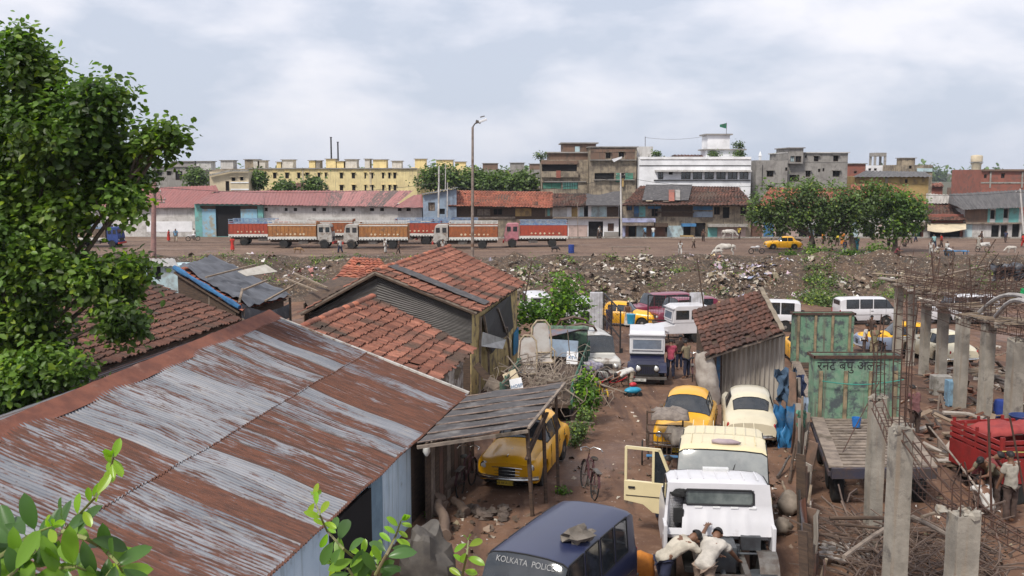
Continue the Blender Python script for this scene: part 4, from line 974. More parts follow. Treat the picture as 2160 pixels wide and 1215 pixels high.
# sculpted back panel
g = MB(); P = []
ny, nz_ = 40, 16; wy0, wy1, wz0, wz1 = -.62, .60, 1.60, 1.86
ys_ = sorted(set([-.90 + 1.80 * i / ny for i in range(ny + 1)] + [wy0, wy1])); zs_ = sorted(set([1.10 + .87 * j / nz_ for j in range(nz_ + 1)] + [wz0, wz1]))
def bx(y, z):
    t_ = (1.97 - z) / .87; x_ = -.13 - .10 * min(1, t_ * 1.3) - .30 * max(0, t_ - .45) ** 1.3
    if t_ > .52:
        for yc in (-.44, -.12, .20, .52):
            x_ -= .022 * math.exp(-((y - yc) / .045) ** 2)
    return x_
for y in ys_: P.append([V((bx(y, z), y * (1 + .12 * (1.97 - z)), z)) for z in zs_])
def keep(i, j):
    ym, zm = (ys_[i] + ys_[i + 1]) / 2, (zs_[j] + zs_[j + 1]) / 2
    if wy0 < ym < wy1 and wz0 < zm < wz1: return False
    if .60 < ym < .84 and 1.22 < zm < 1.80: return False
    return True
g.grid(P, keep); g.build('back_panel', WHITE, wc, smooth=35)
g = MB(); g.add([(bx(0, 1.6) + .03, wy0, wz0), (bx(0, 1.6) + .03, wy1, wz0), (bx(0, 1.86) + .03, wy1, wz1), (bx(0, 1.86) + .03, wy0, wz1)], [(0, 1, 2, 3)]); rw = g.build('rear_window', mat('smoky_glass', (.055, .07, .068), (.16, .18, .17), rough=.15, sc=2.5, spec=.8, bump=0), wc)
g = MB()
g.tube([(bx(0, z) - .005, y, z) for y, z in ((wy0 + .04, wz0), (wy1 - .04, wz0), (wy1, wz0 + .05), (wy1, wz1 - .05), (wy1 - .04, wz1), (wy0 + .04, wz1), (wy0, wz1 - .05), (wy0, wz0 + .05), (wy0 + .04, wz0))], .02, 6); g.build('gasket', INK, rw)
g = MB(); g.b2(-.12, -.02, .58, .86, 1.0, 1.84); g.build('inner_frame', INK, wc)
g = MB(); g.blob((-.2, .7, 1.8), (.06, .13, .08), 8, 6, .3); g.b2(-.26, -.16, .62, .8, 1.28, 1.52); g.build('hose_box', BLACK, wc)
g = MB()
for s_ in (1, -1): g.box(-.27, .95 * s_, 1.05, .42, .07, .5)
g.build('side_flange', WHITE, wc, bevel=.02)
for yc in (-.44, -.12, .20, .52):
    pass
g = MB()
for yc in (-.60, -.28, .04, .36): g.box(bx(yc, 1.56) - .012, yc, 1.56, .02, .13, .03)
g.build('vent_tab', mat('bright_white', (.8, .8, .8), (.76, .76, .76), bump=0), wc)
g = MB()
for k in range(7): g.b2(.0, .5, -.72 + k * .24, -.70 + k * .24, H + .004, H + .018)
g.build('roof_rib', WHITE, wc)
g = MB(); g.b2(.52, .62, -.26, .22, H - .02, H + .06); g.build('roof_lamp', LAMP, wc, bevel=.015)
g = MB()
for s_ in (.38, -.38): g.b2(-3.6, .2, s_ - .05, s_ + .05, .62, .80)
for x_ in (-.6, -1.4, -2.6): g.b2(x_, x_ + .1, -.38, .38, .64, .78)
g.build('chassis_frame', STEEL, wc)
g = MB(); g.box(-.55, 0, .85, .6, .5, .45); g.tube([(-.5, -.3, 1.0), (-.5, -.3, .5), (-.9, -.3, .5)], .06); g.box(-.3, -.55, 1.0, .3, .35, .25); g.tube([(-.28, .1, 1.05), (-.5, .3, 1.1), (-.6, .3, .8)], .04); g.tube([(-1.0, 0, .7), (-2.6, 0, .55)], .05)
g.build('gearbox', mat('oily_metal', (.10, .11, .12), (.05, .05, .055), rough=.5, metal=.4), wc, bevel=.01)
g = MB(); g.tube([(-1.0, -.65, .38), (-1.0, -.65, .66)], .28, 14); 
g.tube([(-.55, -.9, .86), (-.55, -.3, .86)], .02); g.tube([(-.5, .9, .9), (-.5, .3, .9)], .02); g.build('battery_tank', mat('oily_metal', (.1, .1, .1)), wc)
for x_, y_ in ((.35, .82), (.35, -.82), (-2.9, .8), (-2.9, -.8)): wheel(wc, x_, y_, .38, .38, .22, cap=False)
g = MB(); P = []
for k in range(9):
    a = math.pi * k / 8; P.append([V((-.55 + .44 * math.cos(a), -.98 + q * .34, .48 + .40 * math.sin(a))) for q in (0, 1)])
g.grid(P); g.build('mudguard', STEEL, wc, thick=.02); wheel(wc, -.55, -.80, .42, .38, .24, cap=False)

# cargo trucks on the dirt road
ORG = mat('orange_truck_panel', (.33, .10, .035), (.24, .075, .03), rough=.7, sc=2, dirt=(.11, .07, .05), dsc=1.8, dk=(.5, .7)); ORG2 = mat('red_truck_panel', (.36, .06, .03), (.28, .05, .03), rough=.7, dirt=(.13, .06, .05), dk=(.55, .7))
OCH = mat('ochre_truck_panel', (.36, .16, .05), (.26, .11, .04), rough=.75, dirt=(.14, .09, .06), dk=(.5, .7)); GREYP = mat('pale_grey_cab', (.42, .40, .37), (.30, .28, .26), rough=.7, dirt=(.16, .11, .08), dsc=2, dk=(.48, .66)); PINKP = mat('pink_red_cab', (.42, .17, .20), (.32, .12, .14), rough=.7, dirt=(.2, .14, .12))
BLUP = mat('rail_blue', (.10, .18, .34), (.3, .36, .42), sc=3)
def cargo_truck(label, loc, rz, panel, cabm, stripes=True, L_=7.7, low_strip=None, name='cargo_truck'):
    t_ = thing(name, label, 'truck', loc, rz, 'painted cargo trucks on the dirt road'); f = L_ / 2; cabl = 1.75
    x1 = f - cabl - .12; x0 = -f; zb = 1.05; zt = 3.15; w = 1.2
    for s_ in (1, -1):
        g = MB(); g.b2(x0, x1, w * s_ - .03 * s_, w * s_, zb + .38, zt - .42); g.build('side_panel', panel, t_)
        g = MB(); g.b2(x0 - .02, x1 + .02, (w + .02) * s_ - .05 * s_, (w + .02) * s_, zb, zb + .36); lowp = g.build('lower_board', PLATE if low_strip is None else low_strip, t_)
        g = MB(); nslot = 16
        for k in range(nslot): xx = x0 + .2 + (x1 - x0 - .4) * k / (nslot - 1); g.b2(xx - .09, xx + .09, (w + .022) * s_, (w + .03) * s_, zb + .02, zb + .11)
        g.build('step_slot', INK, lowp)
        g = MB(); n = 13
        for k in range(n): xx = x0 + .08 + (x1 - x0 - .16) * k / (n - 1); g.b2(xx - .035, xx + .035, (w + .0) * s_, (w + .045) * s_, zb + .38, zt - .42)
        g.build('stake', panel, t_)
        g = MB(); g.b2(x0, x1, w * s_ - .04 * s_, (w + .03) * s_, zt - .42, zt - .30); g.b2(x0, x1, w * s_ - .04 * s_, (w + .03) * s_, zt - .16, zt - .10); g.b2(x0, x1, w * s_ - .04 * s_, (w + .03) * s_, zt + .08, zt + .15)
        for k in range(10): xx = x0 + .08 + (x1 - x0 - .16) * k / 9; g.b2(xx - .03, xx + .03, w * s_ - .02 * s_, (w + .0) * s_, zt - .3, zt + .08)
        g.build('top_rail', PLATE if stripes else BLUP, t_)
        if stripes:
            g = MB(); g.b2(x0, x1, (w + .0) * s_, (w + .02) * s_, zt - .30, zt - .16); g.build('painted_band', panel, t_)
        g = MB(); r_ = random.Random(len(label) + int(s_))
        for k in range(7):
            xx = x0 + 1.0 + k * .55 + r_.random() * .2; 
            if xx < x1 - .3: g.lathe([(.09 + .05 * r_.random(), 0), (.05, .012)], (xx, (w + .05) * s_ - (.0), 1.72), 'Y', 10)
        g.build('painted_motif', mat('cream_motif', (.58, .50, .34), (.5, .3, .2)), t_)
    g = MB(); g.b2(x0, x0 + .05, -w, w, zb, zt - .2); g.build('tailboard', panel, t_)
    g = MB(); g.b2(x1 - .05, x1, -w, w, zb, zt); g.build('headboard', panel, t_)
    g = MB(); g.b2(x0, x1, -w + .05, w - .05, zb, zb + .1); g.b2(x0 + .1, f - .2, -.45, -.3, .7, .95); g.b2(x0 + .1, f - .2, .3, .45, .7, .95); g.b2(x0 + .4, x1 - .4, -.9, .9, .92, 1.04); g.build('chassis_frame', WOODD, t_)
    # cab
    g = MB(); c0 = x1 + .12; g.prism([(c0, 1.0), (c0, 2.85), (c0 + .2, 2.92), (f - .4, 2.90), (f - .22, 2.70), (f - .06, 1.95), (f, 1.7), (f, .78), (f - .2, .72), (c0 + .5, .85)], -1.12, 1.12); cbm = g.build('cab', cabm, t_, bevel=.05)
    g = MB(); g.box(f - .12, 0, 2.3, .03, 1.9, .58, (0, R(-13), 0)); g.build('windscreen', GLASS, t_)
    for s_ in (1, -1):
        g = MB(); g.b2(f - .78, f - .3, 1.12 * s_, 1.135 * s_, 1.95, 2.55); g.build('side_window', GLASS, t_)
        g = MB(); g.b2(c0 + .18, c0 + .68, 1.12 * s_, 1.135 * s_, 1.95, 2.55); g.build('side_window', GLASS, t_)
    g = MB(); g.b2(f, f + .04, -.7, .7, .95, 1.4); g.build('grille', INK, t_)
    for y_ in (.88, -.88): lampx(t_, f, y_, 1.1, .11)
    g = MB(); g.b2(f + .02, f + .2, -1.2, 1.2, .55, .8); g.build('bumper', mat('red_bumper', (.4, .04, .03)), t_)
    for x_, ys2 in ((f - .95, (1.0,)), (x0 + 1.85, (1.0,))):
        for y_ in (1.0, -1.0): wheel(t_, x_, y_, .52, .52, .30, cap=False)
    g = MB(); g.b2(-.2, .9, -1.05, -.6, .55, .95); g.b2(-.2, .9, .6, 1.05, .55, .95); g.build('fuel_tank', STEEL, t_)
    for s_ in (1, -1):
        g = MB(); x_ = f - .95; P = [[V((x_ + .66 * math.cos(a), yy * s_, .52 + .64 * math.sin(a))) for yy in (.85, 1.2)] for a in [math.pi * k / 8 for k in range(9)]]
        g.grid(P); g.build('mudguard', cabm, t_, thick=.03)
    return t_
def tk(px, Y): return (at(px, 500, Y).x, Y, -1.2)
T1 = cargo_truck('cargo truck facing right with orange sides and grey cab', tk(637, 121), 0, OCH, GREYP)
again(T1, 'grey cabbed truck facing left, second in the front line of trucks', tk(795, 120.2), R(180))
again(T1, 'truck with redder sides facing left, just behind the tall lamp post', tk(983, 120), R(180), {OCH: ORG})
T4 = cargo_truck('red sided truck with pink cab and blue top rails, rightmost in the line', tk(1130, 122.5), R(180), ORG2, PINKP, False)
again(T4, 'plain red truck at the left end of the truck line', tk(552, 126), R(2), {PINKP: ORG2})
again(T4, 'red truck in the second row between the two middle trucks', tk(868, 127.5), R(180), {PINKP: GREYP})
again(T4, 'second row truck with pale cab behind the lamp post truck', tk(945, 127.8), R(180), {PINKP: GREYP, ORG2: ORG})
again(T1, 'second row truck showing only top rails behind the two grey cabbed ones', tk(715, 128.3), 0, {OCH: ORG})
t = again(T4, 'small dark blue truck at the far left below the tree', tk(205, 122), R(-4), {PINKP: mat('deep_blue_cab', (.03, .06, .22), (.02, .04, .14)), ORG2: mat('brown_load', (.16, .12, .09), (.1, .07, .05))}); t.scale = (.8, .85, .85)
# ------------------------------------------------------------------ buildings
def wm(name, c, dirt=(.10, .09, .08), dk=(.5, .66), st=None, **k): return mat(name, c, tuple(q * .78 for q in c), rough=.9, sc=.5, dirt=dirt, dsc=.9, dk=(dk[0] - .03, dk[1]), bump=.3, bsc=6, streak=st, **k)
COLS = dict(y=wm('yellow_wash', (.74, .61, .32), (.58, .47, .26), st=(.38, .31, .2)), cr=wm('cream_wash', (.60, .50, .35), (.45, .38, .28)), wh=wm('white_wash', (.78, .78, .80), (.45, .44, .44), (.6, .75)),
  dw=wm('dingy_white_wash', (.56, .54, .52), (.30, .28, .26), st=(.36, .34, .32)), gr=wm('grey_render', (.30, .28, .26), (.17, .155, .145), st=(.19, .175, .16)), br=wm('old_brown_brick', (.20, .125, .09), (.10, .075, .06), st=(.1, .08, .065)),
  tn=wm('stained_tan_render', (.34, .28, .205), (.14, .115, .09), (.45, .62), st=(.11, .09, .075)), teal=wm('teal_paint', (.16, .40, .38), (.15, .2, .18)), blue=wm('door_blue', (.06, .2, .40), (.08, .1, .14)), lav=wm('lavender_wash', (.40, .42, .62), (.2, .2, .25)),
  ochre=wm('ochre_board', (.40, .27, .11), (.2, .14, .08)), brown=wm('brown_shutter', (.16, .085, .06), (.08, .05, .04)), lb=wm('pale_blue_wash', (.45, .58, .62), (.25, .27, .27)), dk=DARK, wd=WOODD, gw=WOODG,
  gb=wm('blue_grey_sheet', (.26, .33, .42), (.18, .2, .24)), rd=wm('brick_red', (.30, .11, .08), (.17, .09, .075)), green=wm('green_shutter', (.08, .25, .18), (.08, .12, .09)), gl=GLASS, pk=wm('pinkish_wash', (.50, .38, .34), (.26, .2, .18)), conc=CONC)
RTILE = mat('far_clay_tile', (1, 1, 1), (.75, .7, .66), rough=.9, sc=2, attr=True, bump=0)
def quadw(mb, a, b, c, d): mb.add([a, b, c, d], [(0, 1, 2, 3)])
def bld(label, p0, p1, pt, Y, depth, wall='dw', wins=(), panels=(), par=.0, cap=None, name='building', cat='building', zb=-1.4, group=None, slab=True, py_bot=None, pos=None):
    xa, xb = at(p0, 400, Y).x, at(p1, 400, Y).x; xm = (xa + xb) / 2; zt = at((p0 + p1) / 2, pt, Y).z
    if py_bot: zb = at(p0, py_bot, Y).z
    t_ = thing(name, label, cat, (xm, Y, zb), 0, group); W_2 = (xb - xa) / 2; Ht = zt - zb
    def cx(px): return at(px, 400, Y).x - xm
    def cz(py): return at(p0, py, Y).z - zb
    ops = [(cx(w_[0]), cx(w_[1]), max(0, cz(w_[3])), cz(w_[2]), w_[4] if len(w_) > 4 else 'w') for w_ in wins]
    xs = sorted({-W_2, W_2} | {o_[0] for o_ in ops} | {o_[1] for o_ in ops}); zs = sorted({0, Ht} | {o_[2] for o_ in ops} | {o_[3] for o_ in ops})
    xs = [x_ for x_ in xs if -W_2 - 1e-6 <= x_ <= W_2 + 1e-6]; zs = [z_ for z_ in zs if 0 <= z_ <= Ht + 1e-6]
    g = MB(); d_ = .28
    for a, b in zip(xs, xs[1:]):
        for c_, e_ in zip(zs, zs[1:]):
            xm2, zm2 = (a + b) / 2, (c_ + e_) / 2
            if any(o_[0] < xm2 < o_[1] and o_[2] < zm2 < o_[3] for o_ in ops): continue
            quadw(g, V((a, 0, c_)), V((b, 0, c_)), V((b, 0, e_)), V((a, 0, e_)))
    for o_ in ops:
        a, b, c_, e_ = o_[:4]
        quadw(g, V((a, 0, c_)), V((a, 0, e_)), V((a, d_, e_)), V((a, d_, c_))); quadw(g, V((b, 0, c_)), V((b, d_, c_)), V((b, d_, e_)), V((b, 0, e_)))
        quadw(g, V((a, 0, e_)), V((b, 0, e_)), V((b, d_, e_)), V((a, d_, e_))); quadw(g, V((a, 0, c_)), V((a, d_, c_)), V((b, d_, c_)), V((b, 0, c_)))
    A_ = [V((s_ * W_2, y_, z_)) for y_ in (0, depth) for z_ in (0, Ht) for s_ in (-1, 1)]
    g.add(A_, [(0, 2, 6, 4), (1, 5, 7, 3), (4, 6, 7, 5), (2, 3, 7, 6)]); g.build('wall', COLS[wall], t_)
    for o_ in ops:
        a, b, c_, e_, kd = o_; fw = min(.08, (b - a) * .14)
        g = MB(); g.b2(a, b, d_ - .02, d_ + .02, c_, e_)
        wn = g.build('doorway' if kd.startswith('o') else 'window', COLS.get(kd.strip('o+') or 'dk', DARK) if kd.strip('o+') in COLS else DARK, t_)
        if not kd.startswith('o'):
            g = MB(); g.b2(a, a + fw, d_ - .09, d_ - .03, c_, e_); g.b2(b - fw, b, d_ - .09, d_ - .03, c_, e_); g.b2(a + fw, b - fw, d_ - .09, d_ - .03, e_ - fw, e_); g.b2(a + fw, b - fw, d_ - .09, d_ - .03, c_, c_ + fw)
            if b - a > .7: g.b2((a + b) / 2 - .03, (a + b) / 2 + .03, d_ - .08, d_ - .03, c_ + fw, e_ - fw)
            g.build('window_frame', WOODD if kd != 'W' else COLS['wh'], wn)
            if '+' in kd or kd == 'w':
                g = MB(); g.b2(a - .15, b + .15, -.4, -.003, e_ + .03, e_ + .10); g.build('sunshade', COLS[wall], wn)
    for p_ in panels:
        g = MB(); off = p_[5] if len(p_) > 5 else .05; nm = p_[6] if len(p_) > 6 else 'wall_panel'
        g.b2(cx(p_[0]), cx(p_[1]), -off, -.004, cz(p_[3]), cz(p_[2])); g.build(nm, COLS[p_[4]], t_)
    if cap: g = MB(); g.b2(-W_2 - .25, W_2 + .25, -.3, depth + .25, Ht + .002, Ht + .16); g.build('roof_slab', COLS[cap], t_)
    elif par:
        g = MB(); g.b2(-W_2, W_2, 0, .2, Ht + .002, Ht + par); g.b2(-W_2, W_2, depth - .2, depth, Ht + .002, Ht + par); g.b2(-W_2, -W_2 + .2, .2, depth - .2, Ht + .002, Ht + par); g.b2(W_2 - .2, W_2, .2, depth - .2, Ht + .002, Ht + par); g.build('parapet', COLS[wall], t_)
    t_['_W'] = W_2; t_['_H'] = Ht; del t_['_W'], t_['_H']
    t_b = (t_, cx, cz, xm, zb); return t_b
def part_tiles(t_b, A, B, Cc, D, pal='red', seed=1, course=.5, colw=.4, dirt=.3):
    t_, cx, cz, xm, zb = t_b; o_ = V(t_.location)
    A, B, Cc, D = [V(q) - o_ for q in (A, B, Cc, D)]
    return tiles('tile_roof', A, B, Cc, D, t_, course, colw, pal, seed, dirt, .12, 2, .05, True)
def part_corr(t_b, A, B, Cc, D, m, pitch=.5, amp=.05, nv=4):
    t_ = t_b[0]; o_ = V(t_.location); A, B, Cc, D = [V(q) - o_ for q in (A, B, Cc, D)]
    return corr(A, B, Cc, D, pitch, amp, nv, 4, .06).build('sheet_roof', m, t_, smooth='all')

# --- left warehouses
Y0 = 141.6
wa = bld('long white walled warehouse with a faded red sheet roof at the far left', 190, 409, 438, Y0, 11, 'dw', [(262, 270, 450, 458)], [(306, 403, 467, 489, 'wh', .04)], name='warehouse', cat='warehouse')
part_corr(wa, at(212, 404, 148), at(452, 401, 148), at(410, 438, 140.9), at(188, 438, 140.9), REDSHEET); part_corr(wa, at(255, 398, 149.5), at(455, 391, 149.5), at(462, 404, 147.5), at(240, 409, 147.5), REDSHEET)
wb = bld('warehouse portal with tall pale blue sliding doors around a dark opening', 409, 553, 428, Y0 - .6, 11, 'teal', [(424, 542, 434, 499, 'o')], name='warehouse_portal', cat='warehouse')
o_ = V(wb[0].location); z_ = wb[2]; x_ = wb[1]
g = MB(); g.b2(x_(421), x_(453), .02, .10, z_(499), z_(441)); g.build('door', wm('sky_blue_door', (.25, .45, .58), (.30, .28, .22), (.5, .62)), wb[0])
g = MB(); g.b2(x_(506), x_(541), .02, .10, z_(499), z_(441)); g.build('door', MATS['sky_blue_door'], wb[0])
g = MB(); g.b2(x_(421), x_(453), .0, .05, z_(440), z_(434)); g.b2(x_(506), x_(541), .0, .05, z_(440), z_(434)); g.build('grille', WOODD, wb[0])
part_corr(wb, at(455, 403, 149), at(560, 402, 149), at(556, 431, 140.2), at(405, 430, 140.2), REDSHEET)
wc_ = bld('white warehouse with a row of small square windows and a patchy red roof', 553, 890, 434, Y0, 11, 'dw', [(400 + a / 3, 400 + b / 3, 438.5, 445.5, 'w' if a > 1100 else 'x') for a, b in ((470, 490), (597, 617), (655, 677), (775, 797), (837, 860), (960, 983), (1020, 1043), (1138, 1165), (1203, 1228), (1315, 1340), (1370, 1398))], name='warehouse', cat='warehouse')
part_corr(wc_, at(560, 402, 149), at(700, 402, 149), at(690, 434, 140.8), at(552, 432, 140.8), REDSHEET); part_corr(wc_, at(700, 402, 149), at(872, 402, 149), at(832, 436, 140.8), at(690, 434, 140.8), REDSHEET2)
part_corr(wc_, at(872, 412, 147), at(890, 410, 147), at(893, 438, 140.6), at(828, 438, 140.6), REDSHEET)
ms = bld('grey blue corrugated metal shed with a slanting roof between the warehouse and the tiled shed', 892, 950, 412, Y0 - 1, 8, 'gb', [(903, 917, 427, 445, 'gw'), (925, 938, 440, 452, 'o')], name='metal_shed', cat='shed')
part_corr(ms, at(890, 411, 140), at(966, 396, 140), at(966, 394, 148), at(890, 408, 148), GREYCORR, .4, .04)
g = MB(); o_ = V(ms[0].location); g.add([at(892, 412, 140.59) - o_, at(950, 412, 140.59) - o_, at(963, 398, 140.59) - o_, at(963, 458, 140.59) - o_, at(950, 458, 140.59) - o_], [(0, 1, 2), (1, 4, 3, 2)]); g.build('gable_sheet', COLS['gb'], ms[0])
# long tiled shed
ls = bld('long low shed with an orange clay tile roof and slatted wooden front behind the trucks', 943, 1166, 435, Y0, 9, 'wd', [(1005, 1035, 440, 456, 'gw'), (1040, 1060, 440, 454, 'x')], [(1087, 1121, 439, 456, 'ochre'), (1121, 1140, 439, 456, 'wd', .08), (1155, 1160, 440, 455, 'teal', .1), (943, 1087, 457, 461, 'gw', .3), (943, 1166, 462, 500, 'tn', .1), (1150, 1166, 438, 457, 'tn')], name='tiled_shed', cat='shed')
part_tiles(ls, at(962, 402, 148.5), at(1166, 405, 148.5), at(1166, 438, 140.4), at(946, 434, 140.4), 'orange', 61, dirt=.12)
# two storey shop left
s1 = bld('two storey shop with patched tar roof and a dark doorway', 1166, 1306, 433, Y0, 9, 'wh',
  [(1242, 1273, 467, 503, 'o'), (1283, 1296, 471, 488, 'brown'), (1232, 1241, 434, 457, 'o')],
  [(1167, 1196, 436, 457, 'dw', .03), (1206, 1219, 435, 457, 'ochre'), (1223, 1231, 434, 457, 'lb'), (1248, 1280, 435, 457, 'lb', .06), (1281, 1305, 436, 457, 'wd', .12), (1166, 1198, 462, 501, 'gr'), (1200, 1240, 475, 502, 'pk', .03), (1166, 1306, 457, 460, 'gw', .8, 'ledge'), (1275, 1306, 489, 502, 'gr', .06)], name='shop_house', cat='shop')
part_tiles(s1, at(1166, 408, 148), at(1240, 408, 148), at(1236, 434, 140.3), at(1166, 436, 140.3), 'dark', 62); o_ = V(s1[0].location)
g = MB(); g.grid([[at(1236 + 72 * u, 408 + 26 * v + (1 - v) * 4 * math.sin(u * 5), 148 - 7.9 * v) - o_ for v in (0, .33, .66, 1)] for u in (0, .2, .4, .6, .8, 1)]); g.build('tar_roof', TAR, s1[0], thick=.08)
# hip roofed shop houses
s2 = bld('long shop house with wooden upper gallery under a big dark clay tile hip roof', 1314, 1586, 432, Y0 - .2, 10, 'tn',
  [(1323, 1334, 433, 444, 'blue'), (1375, 1389, 440, 457, 'dk'), (1507, 1520, 436, 453, 'dk'), (1526, 1540, 437, 460, 'o'), (1563, 1575, 436, 455, 'dk'), (1327, 1342, 477, 503, 'o'), (1398, 1410, 474, 490, 'dk'), (1443, 1459, 477, 503, 'o'), (1468, 1490, 470, 504, 'o'), (1549, 1563, 478, 489, 'dk')],
  [(1338, 1348, 432, 457, 'blue'), (1349, 1362, 434, 457, 'teal', .06), (1367, 1380, 431, 440, 'blue', .3), (1382, 1394, 431, 440, 'blue', .3), (1396, 1462, 434, 457, 'wd', .06), (1463, 1504, 434, 443, 'blue', .08), (1463, 1504, 446, 458, 'gb', .2), (1314, 1320, 460, 502, 'lav', .1), (1310, 1381, 460, 468, 'lav', 1.3, 'awning'), (1312, 1378, 468, 475, 'gw', 1.25), (1344, 1365, 477, 503, 'lb', .04), (1366, 1377, 477, 503, 'brown', .06), (1321, 1327, 477, 503, 'brown', .06), (1380, 1408, 470, 478, 'wd', 1.2), (1381, 1405, 478, 503, 'brown', .07), (1409, 1443, 476, 503, 'lb', .05), (1438, 1467, 471, 477, 'blue', 1.1, 'awning'), (1436, 1463, 496, 503, 'ochre', .9, 'counter'), (1493, 1576, 472, 478, 'conc', 1.0, 'awning'), (1495, 1515, 480, 503, 'teal', .05), (1516, 1575, 478, 504, 'pk', .035), (1384, 1464, 446, 449, 'wd', .5, 'railing')], name='shop_house', cat='shop')
part_tiles(s2, at(1350, 392, 149), at(1558, 394, 149), at(1592, 433, 139.8), at(1312, 433, 139.8), 'dark', 63, dirt=.2); o_ = V(s2[0].location)
g = MB(); g.grid([[at(1362 - 8 * v + 98 * u, 393 + 33 * v, 149.0 - 7.6 * v) + V((0, -.1, .22)) - o_ for v in (0, .5, 1)] for u in (0, .25, .5, .75, 1)]); g.build('tar_patch', TAR, s2[0], thick=.05)
for a, b, c_, d_, k in ((1410, 1422, 406, 430, 'rd'), (1424, 1434, 406, 428, 'gr'), (1362, 1376, 421, 430, 'cr'), (1398, 1412, 422, 431, 'gw')):
    g = MB(); q0, q1, q2, q3 = at(a, c_, 145.6), at(b, c_, 145.6), at(b, d_, 141), at(a, d_, 141); g.add([v + V((0, -.25, .38)) - o_ for v in (q0, q1, q2, q3)], [(0, 1, 2, 3)]); g.build('roof_sheet', COLS[k], s2[0], thick=.03)
tagm = [];
# shops under and beside the trees
s3 = bld('row of shops with orange tile roofs and shaded fronts behind the street trees', 1590, 1800, 440, Y0 + .3, 9, 'pk',
  [(1640, 1656, 474, 504, 'o'), (1688, 1706, 474, 504, 'o'), (1722, 1742, 474, 504, 'o'), (1756, 1776, 474, 504, 'o')],
  [(1576, 1610, 477, 505, 'brown', .1, 'shutter'), (1613, 1634, 470, 503, 'blue', .06, 'shutter'), (1690, 1760, 466, 474, 'wh', 1.4, 'awning'), (1590, 1600, 440, 470, 'teal'), (1708, 1720, 474, 503, 'lb', .08), (1640, 1800, 462, 466, 'gw', .9, 'ledge')], name='shop_row', cat='shops')
part_tiles(s3, at(1625, 396, 150), at(1800, 398, 150), at(1805, 441, 140.6), at(1588, 441, 140.6), 'orange', 64, dirt=.1)
s4 = bld('shops with open dark fronts and a bright orange tile roof right of the street trees', 1800, 1958, 446, Y0 + .2, 9, 'dw',
  [(1824, 1850, 474, 506, 'o'), (1870, 1884, 474, 505, 'o'), (1896, 1950, 478, 508, 'o')],
  [(1855, 1868, 470, 504, 'pk', .06), (1930, 1944, 478, 507, 'green', .1, 'shutter'), (1800, 1812, 470, 503, 'lb', .06), (1890, 1957, 468, 475, 'gw', 1.5, 'awning'), (1935, 1952, 455, 467, 'wh', .8)], name='shop_row', cat='shops')
part_tiles(s4, at(1795, 389, 151), at(1886, 388, 151), at(1960, 430, 140.8), at(1795, 432, 140.8), 'orange', 65, dirt=.05)
s5 = bld('low brick house with a ragged tile roof and a pale awning over black cloths', 1952, 2037, 452, Y0 - .6, 8, 'rd', [(1965, 2030, 482, 510, 'o')], [(1952, 1966, 466, 508, 'dw', .1)], name='shop_house', cat='shop')
part_tiles(s5, at(1952, 427, 146), at(2020, 428, 146), at(2037, 464, 139.8), at(1951, 464, 139.8), 'dark', 66); part_corr(s5, at(1954, 408, 149), at(2003, 411, 149), at(2000, 429, 145), at(1952, 429, 145), ZINCW, .5, .05); o_ = V(s5[0].location)
g = MB(); g.grid([[at(1956 + 82 * u, 471 + 16 * v + 4 * math.sin(u * 4) * v, 140.5 - 3 * v) - o_ for v in (0, .5, 1)] for u in (0, .2, .4, .6, .8, 1)]); g.build('cloth_awning', COLS['cr'], s5[0], thick=.04)
s6 = bld('dark roofed gabled house with brick and teal upper walls at the right edge', 2037, 2160, 441, Y0 - .8, 9, 'dw',
  [(2092, 2102, 443, 462, 'dk'), (2120, 2130, 441, 460, 'dk'), (2096, 2113, 475, 512, 'o'), (2116, 2130, 475, 512, 'o'), (2140, 2156, 472, 512, 'o')],
  [(2038, 2086, 441, 469, 'br', .04), (2103, 2119, 438, 469, 'teal', .05), (2086, 2091, 440, 469, 'teal', .05), (2131, 2152, 438, 469, 'teal', .05), (2037, 2160, 469, 472, 'gw', .6, 'ledge'), (2040, 2055, 473, 510, 'lb', .03)], name='shop_house', cat='shop')
part_corr(s6, at(2003, 409, 147), at(2175, 399, 147), at(2175, 437, 139.6), at(2030, 442, 139.6), GREYCORR, .5, .05)
part_corr(s6, at(2003, 409, 147), at(2030, 442, 139.6), at(2020, 436, 140), at(2000, 428, 143), GREYCORR, .5, .05)

# --- second line of buildings
def z1(a, b, c, d, k='w', s=3.0, ox=400, oy=250): return (ox + a / s, ox + b / s, oy + c / s, oy + d / s, k)
yw = [z1(a, b, 342, 380) for a, b in ((470, 488), (530, 552), (607, 630), (683, 702), (735, 755), (812, 828), (857, 870), (952, 972), (1027, 1048), (1107, 1118), (1142, 1163), (1218, 1232), (1258, 1272), (1290, 1308))] + [z1(a, b, 420, 456) for a, b in ((858, 870), (950, 972), (1028, 1050), (1107, 1118), (1142, 1163), (1218, 1232), (1258, 1272), (1290, 1308), (812, 828), (735, 755))]
ya = bld('long pale yellow apartment block with water tank rooms along its flat roof', 524, 880, 355, 205, 14, 'y', yw, [(524, 880, 354.2, 356.5, 'gr', .35, 'cornice'), (638, 641, 356, 403, 'cr', .1), (780, 784, 356, 403, 'cr', .1)], zb=-1.4, name='apartment_block', cat='apartments')
